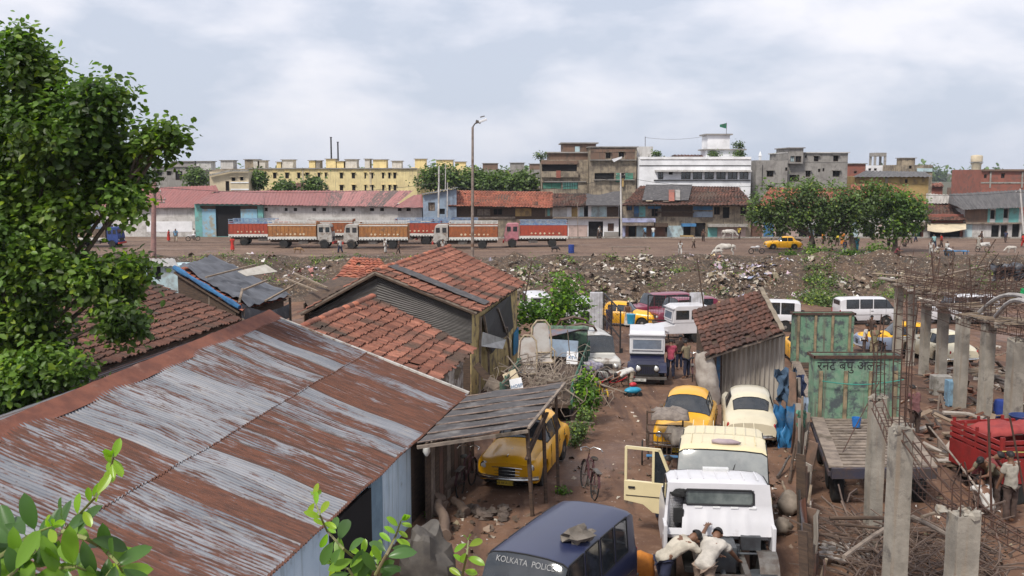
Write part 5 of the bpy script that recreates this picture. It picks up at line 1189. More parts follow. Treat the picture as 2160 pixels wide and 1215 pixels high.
def boxes(t_b, lst, Y, k, dz=3):
    t_ = t_b[0]; o_ = V(t_.location)
    for i, (a, b, c_, d_) in enumerate(lst):
        p, q = at(a, c_, Y), at(b, d_, Y); g = MB(); g.b2(p.x - o_.x, q.x - o_.x, Y - o_.y, Y - o_.y + dz, q.z - o_.z - .6, p.z - o_.z)
        w_ = g.build('tank_room', COLS[k[i % len(k)]], t_); g = MB(); g.b2(p.x - o_.x - .25, q.x - o_.x + .25, Y - o_.y - .25, Y - o_.y + dz + .2, p.z - o_.z + .002, p.z - o_.z + .14); g.build('tank_slab', COLS['gr'], w_)
boxes(ya, [(400 + a / 3, 400 + b / 3, 250 + c_ / 3, 353) for a, b, c_ in ((402, 430, 262), (440, 478, 268), (550, 578, 277), (583, 655, 263), (755, 795, 268), (800, 825, 268), (862, 925, 258), (930, 975, 272), (985, 1058, 261), (1108, 1140, 258), (1160, 1245, 262), (1280, 1340, 271))], 208, ['dw', 'dw', 'y', 'dw', 'y', 'gr', 'y', 'y'])
yb = bld('weathered left wing of the yellow apartments behind the cream house', 432, 524, 356, 210, 12, 'tn', [(505, 512, 364, 372)], zb=-1.4, name='apartment_block', cat='apartments'); boxes(yb, [(465, 492, 339, 354), (516, 541, 337, 354)], 212, ['dw', 'tn'])
yc = bld('yellow block rising behind the round green trees', 868, 1000, 353, 215, 12, 'y', [(890, 900, 360, 372), (960, 968, 360, 372)], name='apartment_block', cat='apartments'); boxes(yc, [(875, 898, 336, 352), (920, 955, 338, 352), (960, 982, 342, 352)], 217, ['y'])
yd = bld('far grey apartments right of the yellow block', 1000, 1148, 358, 260, 12, 'gr', [(1020, 1030, 364, 372), (1060, 1070, 364, 372), (1100, 1108, 364, 372)], name='apartment_block', cat='apartments'); boxes(yd, [(1018, 1050, 345, 358), (1076, 1106, 344, 358), (1117, 1140, 346, 358)], 262, ['br', 'gr'])
ye = bld('grey flat roofed house left of the cream house, above the red roofs', 322, 414, 352, 190, 10, 'gr', [(331, 343, 361, 371), (353, 362, 361, 370), (371, 386, 361, 380, 'dk')], cap='gr', name='house', cat='house'); boxes(ye, [(414, 445, 341, 352), (360, 412, 341, 351)], 192, ['dw', 'gr'])
yf = bld('cream house with tiny windows in front of the apartments', 443, 525, 362, 165, 8, 'cr', [(489, 497, 374, 382), (507, 514, 373, 381), (476, 484, 382, 403, 'dk')], [(487, 525, 384, 386, 'wh', .1), (487, 525, 398, 401, 'wh', .1)], name='house', cat='house')
o_ = V(yf[0].location); g = MB(); g.add([at(441, 368, 164.7) - o_, at(487, 358, 164.7) - o_, at(526, 358, 164.7) - o_, at(526, 361.6, 164.7) - o_, at(487, 362, 164.7) - o_, at(443, 371, 164.7) - o_] , [(0, 1, 4, 5), (1, 2, 3, 4)]); g.build('coping', COLS['conc'], yf[0], thick=.5)
yg = bld('brown tiled roof house showing between the yellow block and the red warehouse', 560, 677, 402, 158, 8, 'br', name='house', cat='house'); part_tiles(yg, at(605, 386, 163), at(640, 386, 163), at(679, 404, 157), at(558, 404, 157), 'dark', 71, .6, .5)
# tenements
def z3(a, b, c, d, k='w'): return z1(a, b, c, d, k, 3.541, 1050, 230)
t1 = bld('decaying brown tenement with green window grilles and laundry on its balconies', 1142, 1240, 337, 162, 10, 'tn', [z3(330, 590, 415, 465, 'o'), z3(332, 475, 548, 598, 'green'), z3(485, 600, 545, 600, 'green')], [z3(322, 600, 385, 412, 'br') + (.3,), z3(325, 600, 466, 510, 'tn') + (.5, 'balcony'), z3(435, 468, 460, 515, 'rd') + (.6, 'laundry'), z3(345, 660, 540, 546, 'gr') + (.3, 'ledge')], name='tenement', cat='tenement')
o_ = V(t1[0].location)
for (a, b, c_, d_, Y, k, nm) in ((1157, 1240, 323, 337.2, 164, 'br', 'upper_storey'), (1188, 1257, 303, 323, 165, 'br', 'roof_room')):
    p, q = at(a, c_, Y), at(b, d_, Y); g = MB(); g.b2(p.x - o_.x, q.x - o_.x, Y - o_.y, Y - o_.y + 8, q.z - o_.z, p.z - o_.z); u_ = g.build(nm, COLS[k], t1[0]); g = MB(); g.b2(p.x - o_.x - .4, q.x - o_.x + .4, Y - o_.y - .4, Y - o_.y + 8.2, p.z - o_.z + .002, p.z - o_.z + .2); g.build('roof_slab', COLS['gr'], u_)
p, q = at(1213, 309, 164.95), at(1223, 322, 164.95); g = MB(); g.b2(p.x - o_.x, q.x - o_.x, 2.9, 2.99, q.z - o_.z, p.z - o_.z); g.build('window', COLS['lb'], t1[0])
g = MB()
for k in range(9): p, q = at(1188 + k * 3.6, 384, 161.8), at(1188 + k * 3.6, 399, 161.8); g.beam(p - o_, q - o_, .06)
g.build('window_grille', COLS['teal'], t1[0])
t2 = bld('leaning brick tenement with a stained balcony and white cloth hung from its window', 1243, 1342, 311, 160, 11, 'tn', [z3(805, 840, 325, 370), z3(900, 940, 320, 360), z3(722, 868, 478, 525, 'o'), z3(920, 950, 478, 525, 'o')], [z3(690, 1020, 298, 322, 'br') + (.1,), z3(690, 800, 322, 375, 'br'), z3(845, 895, 322, 375, 'br'), z3(945, 1020, 322, 375, 'br'), z3(685, 1030, 378, 384, 'gr') + (.6, 'ledge'), z3(880, 918, 478, 545, 'green') + (.1, 'shutter'), z3(952, 1008, 478, 528, 'green') + (.08, 'shutter'), z3(925, 938, 520, 580, 'ochre') + (.5, 'laundry'), z3(715, 1020, 526, 532, 'gr') + (.5, 'ledge')], name='tenement', cat='tenement', cap='gr')
o_ = V(t2[0].location); g = MB(); g.add([at(1290, 336, 159.3) - o_, at(1312, 330, 159.3) - o_, at(1311, 334, 159.3) - o_, at(1295, 342, 159.3) - o_], [(0, 1, 2, 3)]); g.build('hanging_cloth', COLS['wh'], t2[0], thick=.05)
p, q = at(1343, 309, 163), at(1376, 405, 163); g = MB(); g.b2(p.x - o_.x, q.x - o_.x, 3, 11, 0, p.z - o_.z); g.build('stair_block', COLS['dw'], t2[0])
wq = bld('white two storey house with black string courses and a row of glazed windows', 1348, 1583, 336, 158, 14, 'wh', [z3(a, b, 470, 525, 'gl') for a, b in ((1195, 1235), (1368, 1438), (1455, 1525), (1542, 1612), (1630, 1700), (1715, 1788), (1803, 1870))] + [z3(1275, 1305, 470, 490, 'dk')], [z3(1055, 1885, 420, 426, 'dk') + (.06, 'string_course'), z3(1165, 1885, 528, 533, 'dk') + (.25, 'string_course'), z3(1170, 1885, 455, 468, 'dw') + (.9, 'sunshade'), z3(1060, 1885, 372, 376, 'dw') + (.12, 'coping')], name='white_house', cat='house', par=.4)
o_ = V(wq[0].location)
for (a, b, c_, d_, Y, nm) in ((1490, 1568, 317, 336, 162, 'roof_room'), (1493, 1539, 285, 317, 163, 'tank_tower')):
    p, q = at(a, c_, Y), at(b, d_, Y); g = MB(); g.b2(p.x - o_.x, q.x - o_.x, Y - o_.y, Y - o_.y + 5, q.z - o_.z - .3, p.z - o_.z); u_ = g.build(nm, COLS['wh'], wq[0]); g = MB(); g.b2(p.x - o_.x - .4, q.x - o_.x + .4, Y - o_.y - .4, Y - o_.y + 5.3, p.z - o_.z + .002, p.z - o_.z + .22); g.build('roof_slab', COLS['gr'], u_)
part_tiles(wq, at(1420, 327, 166), at(1490, 327, 166), at(1492, 334, 163), at(1408, 334, 163), 'dark', 72, .6, .5)
def z4(a, b, c, d, k='w'): return z1(a, b, c, d, k, 3.541, 1550, 260)
g1 = bld('raw grey concrete house, right and taller half with four window rows', 1661, 1786, 323, 165, 12, 'gr', [z4(583, 618, 245, 285), z4(727, 765, 240, 285), z4(525, 560, 355, 400), z4(727, 780, 355, 400), z4(617, 635, 340, 365, 'dk'), z4(650, 665, 335, 360, 'dk'), z4(405, 480, 385, 435, 'dk'), z4(515, 530, 240, 258, 'dk'), z4(600, 630, 450, 480, 'dk')], [z4(395, 835, 286, 291, 'gr') + (.05, 'string_course')], name='concrete_house', cat='house', cap='dw')
bld('stair tower with an open landing on the grey concrete house', 1662, 1692, 313, 164, 8, 'gr', [z4(408, 440, 245, 290, 'lb'), z4(445, 490, 245, 292, 'dk')], name='stair_tower', cat='tower', cap='gr', py_bot=345)
g2 = bld('lower grey concrete house beside the taller one', 1594, 1660, 340, 163, 12, 'gr', [z4(235, 285, 355, 400), z4(235, 280, 465, 500), z4(372, 388, 330, 355, 'dk'), z4(355, 372, 445, 462, 'dk')], [z4(200, 203, 310, 500, 'dk') + (.1, 'drain_pipe')], name='concrete_house', cat='house', par=.15)
bld('narrow pale wall glimpsed between the white and grey houses', 1582, 1594, 362, 170, 8, 'dw', name='house', cat='house')
hh = bld('flat roofed brick house beside the grey concrete house', 1785, 1824, 346, 190, 8, 'rd', [(1800, 1806, 361, 366, 'dk')], name='house', cat='house', cap='gr', zb=-1.4)
h2_ = bld('white house carrying an open concrete tank frame', 1825, 1880, 349, 200, 8, 'wh', [(1830, 1836, 355, 360, 'dk'), (1842, 1848, 355, 360, 'dk')], name='house', cat='house'); o_ = V(h2_[0].location)
g = MB(); p, q = at(1845, 322, 202), at(1870, 330, 202); g.b2(p.x - o_.x, q.x - o_.x, 2, 5, q.z - o_.z, p.z - o_.z)
zz = h2_[2](349)
for x_, y_ in ((p.x + .2, 2.2), (q.x - .2, 2.2), (p.x + .2, 4.8), (q.x - .2, 4.8)): g.beam((x_ - o_.x, y_, zz), (x_ - o_.x, y_, q.z - o_.z + .1), .4)
g.build('tank_frame', COLS['gr'], h2_[0])
h3_ = bld('stained cream house with a square roof room', 1880, 1965, 348, 195, 9, 'tn', [(1915, 1921, 350, 356, 'dk')], [(1932, 1964, 355, 362, 'lb', .2)], name='house', cat='house'); boxes(h3_, [(1904, 1930, 334, 348)], 197, ['tn'])
h4_ = bld('long ochre house under a dark sheet roof behind the street trees', 1803, 1958, 372, 170, 10, 'ochre', [(1908, 1914, 378, 386, 'dk')], [(1935, 1950, 376, 388, 'ochre', .1), (1866, 1872, 374, 386, 'tn', .1)], name='house', cat='house'); part_corr(h4_, at(1826, 360, 176), at(1950, 362, 176), at(1966, 373, 169), at(1798, 373, 169), GREYCORR, .6, .06)
h5_ = bld('unfinished red brick building at the far right behind the dark roofs', 2068, 2200, 358, 210, 14, 'rd', [(2074, 2080, 368, 376, 'dk'), (2110, 2118, 366, 376, 'dk')], [(2086, 2089, 362, 396, 'conc', .2, 'column'), (2153, 2156, 362, 396, 'conc', .2, 'column'), (2068, 2200, 357, 361, 'br', .5, 'ledge'), (2068, 2200, 384, 387, 'conc', .1)], name='brick_building', cat='building')
rf = random.Random(12)
for k in range(26):                                   # small far roofs between the back rows
    px = 1965 + rf.random() * 200 if k < 14 else rf.choice([rf.uniform(1790, 1960), rf.uniform(300, 440), rf.uniform(990, 1145)]); Y = rf.uniform(215, 420); py = 362 + 2100 * (8 + 1.2 - rf.uniform(4.2, 6.8)) / Y
    w_ = rf.uniform(28, 50); kk = rf.choice(['rd', 'rd', 'tn', 'br']); p_ = rf.choice(['dark', 'red'])
    hb = bld('small %s walled house with a %s tile roof among the far rooftops' % (dict(rd='brick', tn='tan', dw='pale', br='brown')[kk], p_), px - w_ / 2, px + w_ / 2, py + 6, Y, 6, kk, name='small_house', cat='house', group='small houses among the far rooftops')
    part_tiles(hb, at(px - w_ / 2, py, Y + 5), at(px + w_ / 2, py, Y + 5), at(px + w_ / 2 + 2, py + 8, Y - .6), at(px - w_ / 2 - 2, py + 8, Y - .6), p_, k + 100, .9, .8)
# mosque dome, water tower, chimneys
g = MB(); c = at(1642, 340, 185); zb_ = -1.2; t = thing('mosque_dome', 'small pale green mosque dome with finial behind the grey concrete house', 'dome', (c.x, 185, zb_))
g.b2(-3, 3, -3, 3, 0, c.z - zb_); g.build('drum', COLS['wh'], t); g = MB(); g.lathe([(1.5, -.2), (1.65, .2), (1.6, .7), (1.2, 1.25), (.6, 1.6), (.08, 1.8), (.05, 2.5)], (0, 0, c.z - zb_), 'Z', 16); g.build('dome', wm('pale_green_dome', (.45, .56, .52)), t, smooth=True)
g = MB(); g.lathe([(.25, -.5), (.25, .8), (.35, .9), (.05, 1.8)], (-3.4, 0, c.z - zb_), 'Z', 8); g.build('minaret', COLS['wh'], t)
t = thing('water_tower', 'round cream concrete water tower on the right skyline', 'water tower', (at(2059, 360, 600).x, 600, -1.2)); z_ = lambda py: at(2059, py, 600).z + 1.2
g = MB(); g.lathe([(2.7, 0), (2.7, z_(348)), (3.3, z_(345)), (3.4, z_(343))], (0, 0, 0), 'Z', 18); g.build('shaft', COLS['cr'], t, smooth=True); g = MB(); g.lathe([(1.5, z_(343)), (3.3, z_(341)), (3.4, z_(330)), (3.0, z_(328)), (.4, z_(326.5))], (0, 0, 0), 'Z', 20); g.build('tank', COLS['cr'], t, smooth=True)
g = MB(); g.lathe([(3.9, z_(342.5)), (3.9, z_(341.6))], (0, 0, 0), 'Z', 20); g.build('gallery', COLS['gr'], t)
for px, pt, Y, lb in ((698, 289, 230, 'taller of the two thin dark chimneys above the yellow apartments'), (712.5, 299, 235, 'shorter of the two thin dark chimneys above the yellow apartments')):
    c = at(px, pt, Y); g = MB(); g.lathe([(.22, 0), (.17, c.z + 1.0), (.26, c.z + 1.05), (.26, c.z + 1.2)], (0, 0, 0), 'Z', 8); o = g.build('chimney', INK, loc=(c.x, Y, -1.2)); tag(o, lb, 'chimney', 'chimneys')
g = MB(); b_ = at(1532, 285, 164.5); g.tube([b_ + V((0, 0, -.3)), b_ + V((0, 0, 2.0))], .04, 6); t = thing('flag', 'small green flag flying on the white tower', 'flag'); g.build('flag_pole', STEEL, t)
g = MB(); g.grid([[b_ + V((-1.1 * u, .06 * math.sin(u * 6), 1.95 - .9 * v * (1 - u * .3) - .25 * u + .25 * v * u)) for v in (0, .5, 1)] for u in (0, .25, .5, .75, 1)]); g.build('cloth', wm('flag_green', (.02, .16, .09)), t, thick=.02)

# --- poles
def pole(name, label, px, pt, Y, r=.13, m=CONC, cross=(), base=None, lean=0, cat='utility pole'):
    b = gy(px, Y); top = at(px + lean, pt, Y); t_ = thing(name, label, cat, tuple(b)); q = top - b
    g = MB(); g.tube([(0, 0, -.2), (q.x, 0, q.z)], [r, r * .65], 10); g.build('shaft', m, t_, smooth=True)
    if cross:
        for dz, hw in cross: g = MB(); g.box(q.x, -.05, q.z - dz, hw * 2, .08, .08); cb_ = g.build('cross_arm', STEEL, t_); g = MB(); [g.lathe([(.04, 0), (.05, .1), (.02, .16)], (q.x + s_ * hw * .9, -.05, q.z - dz + .04), 'Z', 6) for s_ in (-1, 1)]; g.build('insulator', COLS['dw'], cb_)
    return t_, q
t, q = pole('street_lamp', 'tall rusty steel street lamp rising from behind the tiled roof', 997, 268, 98, .17, mat('rusty_grey_pole', (.26, .21, .18), (.17, .13, .11), rough=.8, dirt=(.14, .08, .05)), cat='street lamp')
g = MB(); g.tube([q, q + V((.25, 0, .35)), q + V((.9, 0, .55))], .07, 8); g.build('arm', STEEL, t); g = MB(); g.box(q.x + 1.0, 0, q.z + .62, .8, .35, .2, (0, R(-20), 0)); g.build('lamp_head', COLS['wh'], t, bevel=.04); g = MB(); g.box(q.x + .55, 0, q.z + .5, .5, .3, .25, (0, R(20), 0)); g.box(q.x + .95, 0, q.z + 1.0, .45, .2, .1, (0, R(-15), 0)); g.build('ballast_box', STEEL, t)
pole('utility_pole', 'reddish utility pole with cross arms left of the tarpaulin shack', 325, 383, 88, .28, mat('pinkish_pole', (.30, .17, .15), (.22, .13, .12), dirt=(.12, .08, .07)), ((.6, .5), (.9, .6), (1.6, 1.0), (1.85, .9)))
for px, pt, Y, lb, cr_, r_ in ((1309, 365, 137.5, 'white street pole between the two shop houses', ((.3, .6),), .16), (926, 350, 139, 'pale pole in front of the blue grey shed', ((1.2, .6),), .16), (944, 385, 139.5, 'thin pale pole at the corner of the long tiled shed', (), .1), (2152, 398, 132, 'blue footed pole at the right edge of the street', ((.5, .6),), .15), (1218, 428, 137.8, 'thin wooden pole in front of the white shop', (), .07), (940, 345, 141, 'thin white pole behind the metal shed', (), .09)):
    pole('utility_pole', lb, px, pt, Y, r_, COLS['dw'] if r_ > .08 else WOODG, cr_)
def wire(name, label, pts, r=.03, m=INK, sag=.6):
    g = MB()
    for a, b in zip(pts, pts[1:]):
        a, b = V(a), V(b); g.tube([a.lerp(b, k / 12) - V((0, 0, sag * 4 * (k / 12) * (1 - k / 12))) for k in range(13)], r, 4)
    return tag(g.build(name, m), label, 'wire')
wire('wire', 'overhead wires sagging from pole to pole along the shop street', [at(944, 392, 139.5), at(1309, 372, 137.5), at(1700, 380, 138), at(2152, 404, 132)], .035, INK, 1.2)
wire('wire', 'thin aerial wire strung from a mast to the white tower', [at(1361, 290, 164), at(1490, 287, 164)], .03, STEEL, .4)
wire('wire', 'long low wire crossing in front of the yellow apartments', [at(325, 395, 88), at(926, 385, 139)], .03, STEEL, .9)
g = MB(); g.tube([at(1361, 318, 164), at(1361, 288, 164)], .05, 5); tag(g.build('aerial_mast', STEEL), 'thin mast on the roof of the leaning tenement', 'mast')
# ------------------------------------------------------------------ foliage
LEAF = leafmat('broad_leaf', (.125, .205, .036), (.075, .145, .030), .35); LEAFY = leafmat('bright_leaf', (.10, .20, .022), (.07, .15, .02), .35); LEAFD = leafmat('far_leaf', (.115, .175, .045), (.08, .13, .038), .25)
BARK = mat('grey_brown_bark', (.13, .10, .075), (.07, .055, .045), rough=.95, sc=4, bump=.8, bsc=14)
def leaves(name, parent, blobs, n, size, seed, m, clump=12, cr_=.28, bright=.12, gap=.25, depthk=1.0):
    """blobs: (centre, (rx,ry,rz)).  leaf-sized folded faces gathered on twigs through the crown's volume"""
    rg_ = np.random.default_rng(seed); wt = np.array([b[1][0] * b[1][2] + b[1][1] * b[1][2] for b in blobs]); wt = wt / wt.sum()
    nt_ = n // clump; bi = rg_.choice(len(blobs), nt_, p=wt)
    d = rg_.normal(size=(nt_, 3)); d /= np.linalg.norm(d, axis=1)[:, None]
    rad = rg_.random(nt_) ** .42; c = np.array([tuple(b[0]) for b in blobs])[bi]; r_ = np.array([b[1] for b in blobs])[bi]
    tw = c + d * rad[:, None] * r_
    keepm = np.array([mnoise.noise(Vector(tuple(p * (1.1 / max(.3, size * 6))))) > -gap for p in tw]); tw = tw[keepm]; out_ = d[keepm]; nt_ = len(tw)
    tone = .70 + .42 * (d[keepm][:, 2] * rad[keepm]).clip(-.3, 1) + .5 * np.array([mnoise.noise(Vector(tuple(p * .9))) for p in tw]) + rg_.normal(0, .12, nt_)  # upper outer leaves painted lighter, as young tips and a lit crown top
    tw_r = np.repeat(np.arange(nt_), clump); N_ = len(tw_r)
    pos = tw[tw_r] + rg_.normal(size=(N_, 3)) * cr_ * .5
    nrm = out_[tw_r] * .5 + np.array([0, -.15, .8]) + rg_.normal(size=(N_, 3)) * .55; nrm /= np.linalg.norm(nrm, axis=1)[:, None]
    ax = out_[tw_r] * .6 + rg_.normal(size=(N_, 3)); ax -= nrm * (ax * nrm).sum(1)[:, None]; ax /= np.linalg.norm(ax, axis=1)[:, None]
    sd_ = np.cross(nrm, ax); s_ = size * (.65 + rg_.random(N_) * .7)
    prof = [(0, 0, 0), (.35, .30, .07), (.75, .26, .05), (1, 0, -.08), (.75, -.26, .05), (.35, -.30, .07)]
    vs = np.stack([pos + ax * (a * s_)[:, None] + sd_ * (b * s_)[:, None] + nrm * (h * s_)[:, None] for a, b, h in prof], 1).reshape(-1, 3)
    me = bpy.data.meshes.new(name); b0 = np.arange(N_) * 6
    loops = np.stack([b0, b0 + 1, b0 + 2, b0 + 3, b0, b0 + 3, b0 + 4, b0 + 5], 1).reshape(-1)
    me.vertices.add(len(vs)); me.vertices.foreach_set('co', vs.reshape(-1)); me.loops.add(len(loops)); me.loops.foreach_set('vertex_index', loops)
    me.polygons.add(N_ * 2); me.polygons.foreach_set('loop_start', np.arange(N_ * 2) * 4); me.polygons.foreach_set('loop_total', np.full(N_ * 2, 4)); me.update()
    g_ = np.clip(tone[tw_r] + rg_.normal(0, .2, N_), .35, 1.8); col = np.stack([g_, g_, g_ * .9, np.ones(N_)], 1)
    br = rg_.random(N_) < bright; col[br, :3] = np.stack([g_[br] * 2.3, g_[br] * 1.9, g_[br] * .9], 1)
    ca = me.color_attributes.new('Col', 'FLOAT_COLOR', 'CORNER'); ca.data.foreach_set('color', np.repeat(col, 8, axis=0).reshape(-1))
    me.materials.append(m); me.validate(); o = bpy.data.objects.new(name, me); C.objects.link(o); o.parent = parent; return o
def tree(name, label, base, blobs, n, size, seed, m, trunk_r=.2, limbs=True, group=None, lean=(0, 0), **k):
    base = V(base); t_ = thing(name, label, 'tree', tuple(base), 0, group); bl = [((V(c_) - base), r_) for c_, r_ in blobs]
    cen = sum((b[0] for b in bl), V((0, 0, 0))) / len(bl); fork = V((lean[0] + cen.x * .25, lean[1] + cen.y * .25, cen.z * .42))
    g = MB(); rr_ = random.Random(seed); g.tube([(0, 0, -.3), (fork.x * .3 + trunk_r * .3, fork.y * .3, fork.z * .45), fork], [trunk_r * 1.25, trunk_r, trunk_r * .75], 10)
    for c_, r_ in bl:
        e = V(c_); mid = fork.lerp(e, .5) + V((rr_.gauss(0, .2), rr_.gauss(0, .2), .15)) * (size * 3); g.tube([fork - V((0, 0, .1)), mid, e + V((0, 0, r_[2] * .3))], [trunk_r * .34, trunk_r * .2, trunk_r * .05], 7)
        for _ in range(3):
            d_ = V((rr_.gauss(0, 1) * r_[0], rr_.gauss(0, 1) * r_[1], abs(rr_.gauss(0, .8)) * r_[2])) * .5; g.tube([e.lerp(mid, .3), e + d_], [trunk_r * .15, trunk_r * .04], 5)
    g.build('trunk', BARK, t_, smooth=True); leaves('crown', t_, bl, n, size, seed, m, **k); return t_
def pb(cx_, cy_, rx_, ry_, Y, dk=1.0): return (at(cx_, cy_, Y), (rx_ / F * Y, (rx_ + ry_) / 2 / F * Y * dk, ry_ / F * Y))
bl = [(55, 175, 75, 80, 23), (42, 105, 22, 45, 23), (225, 215, 62, 42, 22.5), (120, 290, 140, 100, 23), (330, 300, 36, 34, 22.5), (362, 285, 16, 14, 22.3), (240, 350, 80, 60, 23.3), (268, 425, 36, 42, 22.6), (60, 430, 100, 80, 23.8), (160, 450, 62, 50, 23), (100, 575, 105, 60, 23.2), (215, 600, 66, 50, 23),
      (252, 675, 52, 38, 22.6), (50, 690, 100, 60, 23.6), (90, 785, 85, 48, 22.5), (20, 825, 60, 45, 22.4), (165, 775, 40, 34, 22.2), (-60, 300, 100, 160, 24), (-60, 620, 100, 160, 24), (20, 520, 80, 60, 23), (285, 570, 34, 26, 23)]
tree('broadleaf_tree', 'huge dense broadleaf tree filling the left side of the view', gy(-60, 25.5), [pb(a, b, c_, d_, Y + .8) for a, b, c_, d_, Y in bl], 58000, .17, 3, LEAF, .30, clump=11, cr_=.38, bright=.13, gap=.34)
# small tree by the gate and roadside bushes
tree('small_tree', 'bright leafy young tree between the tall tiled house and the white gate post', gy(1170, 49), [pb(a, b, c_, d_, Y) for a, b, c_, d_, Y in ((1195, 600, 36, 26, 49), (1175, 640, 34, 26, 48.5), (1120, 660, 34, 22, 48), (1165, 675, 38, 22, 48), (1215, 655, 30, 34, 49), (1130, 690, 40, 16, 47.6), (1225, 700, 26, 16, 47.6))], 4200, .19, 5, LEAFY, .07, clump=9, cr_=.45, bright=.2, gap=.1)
tree('shrub', 'leafy shrub growing along the green side board of the scrap truck', gy(1238, 32.5), [pb(1238, 812, 17, 24, 32.6), pb(1240, 850, 20, 30, 32.3)], 700, .15, 6, LEAFY, .03, clump=7, bright=.3, gap=.4)['category'] = 'shrub'
tree('shrub', 'low weedy bush at the lane edge below the scrap truck', gy(1222, 29.6), [pb(1222, 905, 24, 28, 29.8), pb(1205, 925, 18, 16, 29.2), pb(1237, 880, 14, 18, 30.5)], 1300, .08, 7, LEAFD, .02, clump=9, cr_=.2, bright=.15, gap=.3)['category'] = 'shrub'
tree('weed', 'small weed tuft between the awning posts and the leaning bicycle', gy(1188, 24.3), [pb(1188, 1040, 12, 14, 24.3)], 240, .06, 8, LEAFY, .01, clump=6, cr_=.1, gap=1)['category'] = 'weed'
tree('weed', 'weed tuft at the foot of the light blue shed wall', gy(903, 22.6), [pb(903, 1096, 12, 14, 22.6)], 240, .07, 9, LEAFY, .01, clump=6, cr_=.1, gap=1)['category'] = 'weed'
# street trees
st_ = [('loose grey green street tree with a slanting trunk, leftmost of the three', (1700, 540), [(1625, 425, 46, 34), (1690, 415, 50, 36), (1640, 465, 60, 28), (1700, 460, 50, 28), (1600, 450, 26, 18)], LEAFD, 6500, .06, (1.2, 0)),
       ('dense dark street tree in the middle of the three', (1795, 545), [(1745, 425, 55, 38), (1800, 440, 55, 44), (1760, 475, 60, 26), (1700, 400, 26, 20), (1850, 410, 34, 26)], LEAFD, 8500, .03, (0, 0)),
       ('rounded bright green street tree, rightmost of the three', (1880, 545), [(1865, 425, 54, 38), (1908, 445, 46, 40), (1870, 478, 60, 26), (1930, 445, 24, 30)], LEAF, 7000, .10, (0, 0))]
for i, (lb, (bx_, by_), bs, m_, n_, br_, ln) in enumerate(st_):
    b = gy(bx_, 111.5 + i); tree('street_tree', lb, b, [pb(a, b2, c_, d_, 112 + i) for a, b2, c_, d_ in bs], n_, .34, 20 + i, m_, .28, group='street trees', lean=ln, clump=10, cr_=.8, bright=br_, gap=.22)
for px, Y, r_, s_, lb in ((1728, 109.5, 32, 30, 'round roadside bush under the left street tree'), (1850, 108.5, 34, 31, 'larger roadside bush under the bright street tree'), (1788, 108, 26, 32, 'low roadside bush between two others'), (1660, 108, 20, 33, 'straggly bush below the parked road taxi')):
    tree('roadside_bush', lb, gy(px, Y), [pb(px, 541 if r_ < 30 else 534, r_, r_ * .5, Y)], 1000, .26, s_, LEAF, .05, group='roadside bushes', clump=8, cr_=.6, gap=.2)['category'] = 'bush'
for px, Y, rx_, ry_, cy_, s_, lb in ((925, 172, 48, 24, 372, 41, 'dark round tree left of the street lamp'), (1000, 175, 40, 24, 380, 42, 'dark tree directly behind the street lamp'), (1055, 170, 36, 18, 384, 43, 'low tree right of the street lamp'), (1100, 168, 32, 18, 384, 44, 'tree against the left side of the brown tenement'), (412, 180, 26, 17, 373, 45, 'small tree between the grey house and cream house'), (540, 168, 14, 14, 378, 46, 'little tree beside the cream house'), (600, 152, 14, 6, 398, 47, 'low bush above the red warehouse roof'), (662, 153, 16, 8, 392, 48, 'straggling bush by the brown tiled roof')):
    tree('distant_tree', lb, gy(px, Y), [pb(px - rx_ * .4, cy_ + ry_ * .3, rx_ * .62, ry_ * .7, Y), pb(px + rx_ * .35, cy_ + ry_ * .2, rx_ * .62, ry_ * .8, Y), pb(px, cy_ - ry_ * .3, rx_ * .55, ry_ * .6, Y + 1)], 2600 if rx_ > 30 else 900, .55, s_, LEAFD, .3, group='trees among the far buildings', clump=8, cr_=1.2, bright=.03, gap=.25)
for px, cy_, Y, s_, lb in ((1505, 326, 161.5, 51, 'potted plants on the left of the white roof terrace'), (1560, 325, 161.3, 52, 'bushy plant on the right end of the white terrace'), (1558, 306, 163, 53, 'potted plant high on the white terrace rail'), (1140, 328, 163, 54, 'spindly plant on the brown tenement roof'), (1383, 325, 160, 55, 'plant on the roof edge of the white house')):
    tree('roof_plant', lb, at(px, cy_ + 11, Y), [pb(px, cy_, 12, 6, Y)], 260, .3, s_, LEAFD, .06, group='plants on the roofs', clump=6, cr_=.5, gap=.6)['category'] = 'plant'
# treeline far away, weeds on bank
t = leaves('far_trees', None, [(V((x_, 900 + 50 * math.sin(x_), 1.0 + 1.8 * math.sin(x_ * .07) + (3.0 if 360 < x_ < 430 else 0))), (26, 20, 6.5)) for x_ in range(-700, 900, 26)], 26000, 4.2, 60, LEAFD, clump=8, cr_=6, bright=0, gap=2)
tag(t, 'hazy belt of distant trees along the horizon', 'trees', None, 'stuff')
rr_ = random.Random(9); wbl = []
for k in range(300):
    px = rr_.choice([rr_.uniform(380, 1000), rr_.uniform(1100, 2160), rr_.uniform(1700, 1760)]); Y = rr_.uniform(79, 107); p = gy(px, Y); p.z = gh(p.x, p.y); s_ = rr_.uniform(.25, .8); wbl.append((p, (s_ * 1.4, s_, s_ * .45)))
for px, Y in ((1720, 80), (1735, 80.5), (1705, 80), (1745, 79.5), (1890, 82), (1900, 84)): p = gy(px, Y); wbl.append((p + V((0, 0, .2)), (1.5, 1, .7)))
t = leaves('bank_weeds', None, wbl, 21000, .20, 61, LEAFD, clump=8, cr_=.5, bright=.2, gap=1); tag(t, 'weeds and scrub growing among the rubbish on the bank', 'weeds', None, 'stuff')

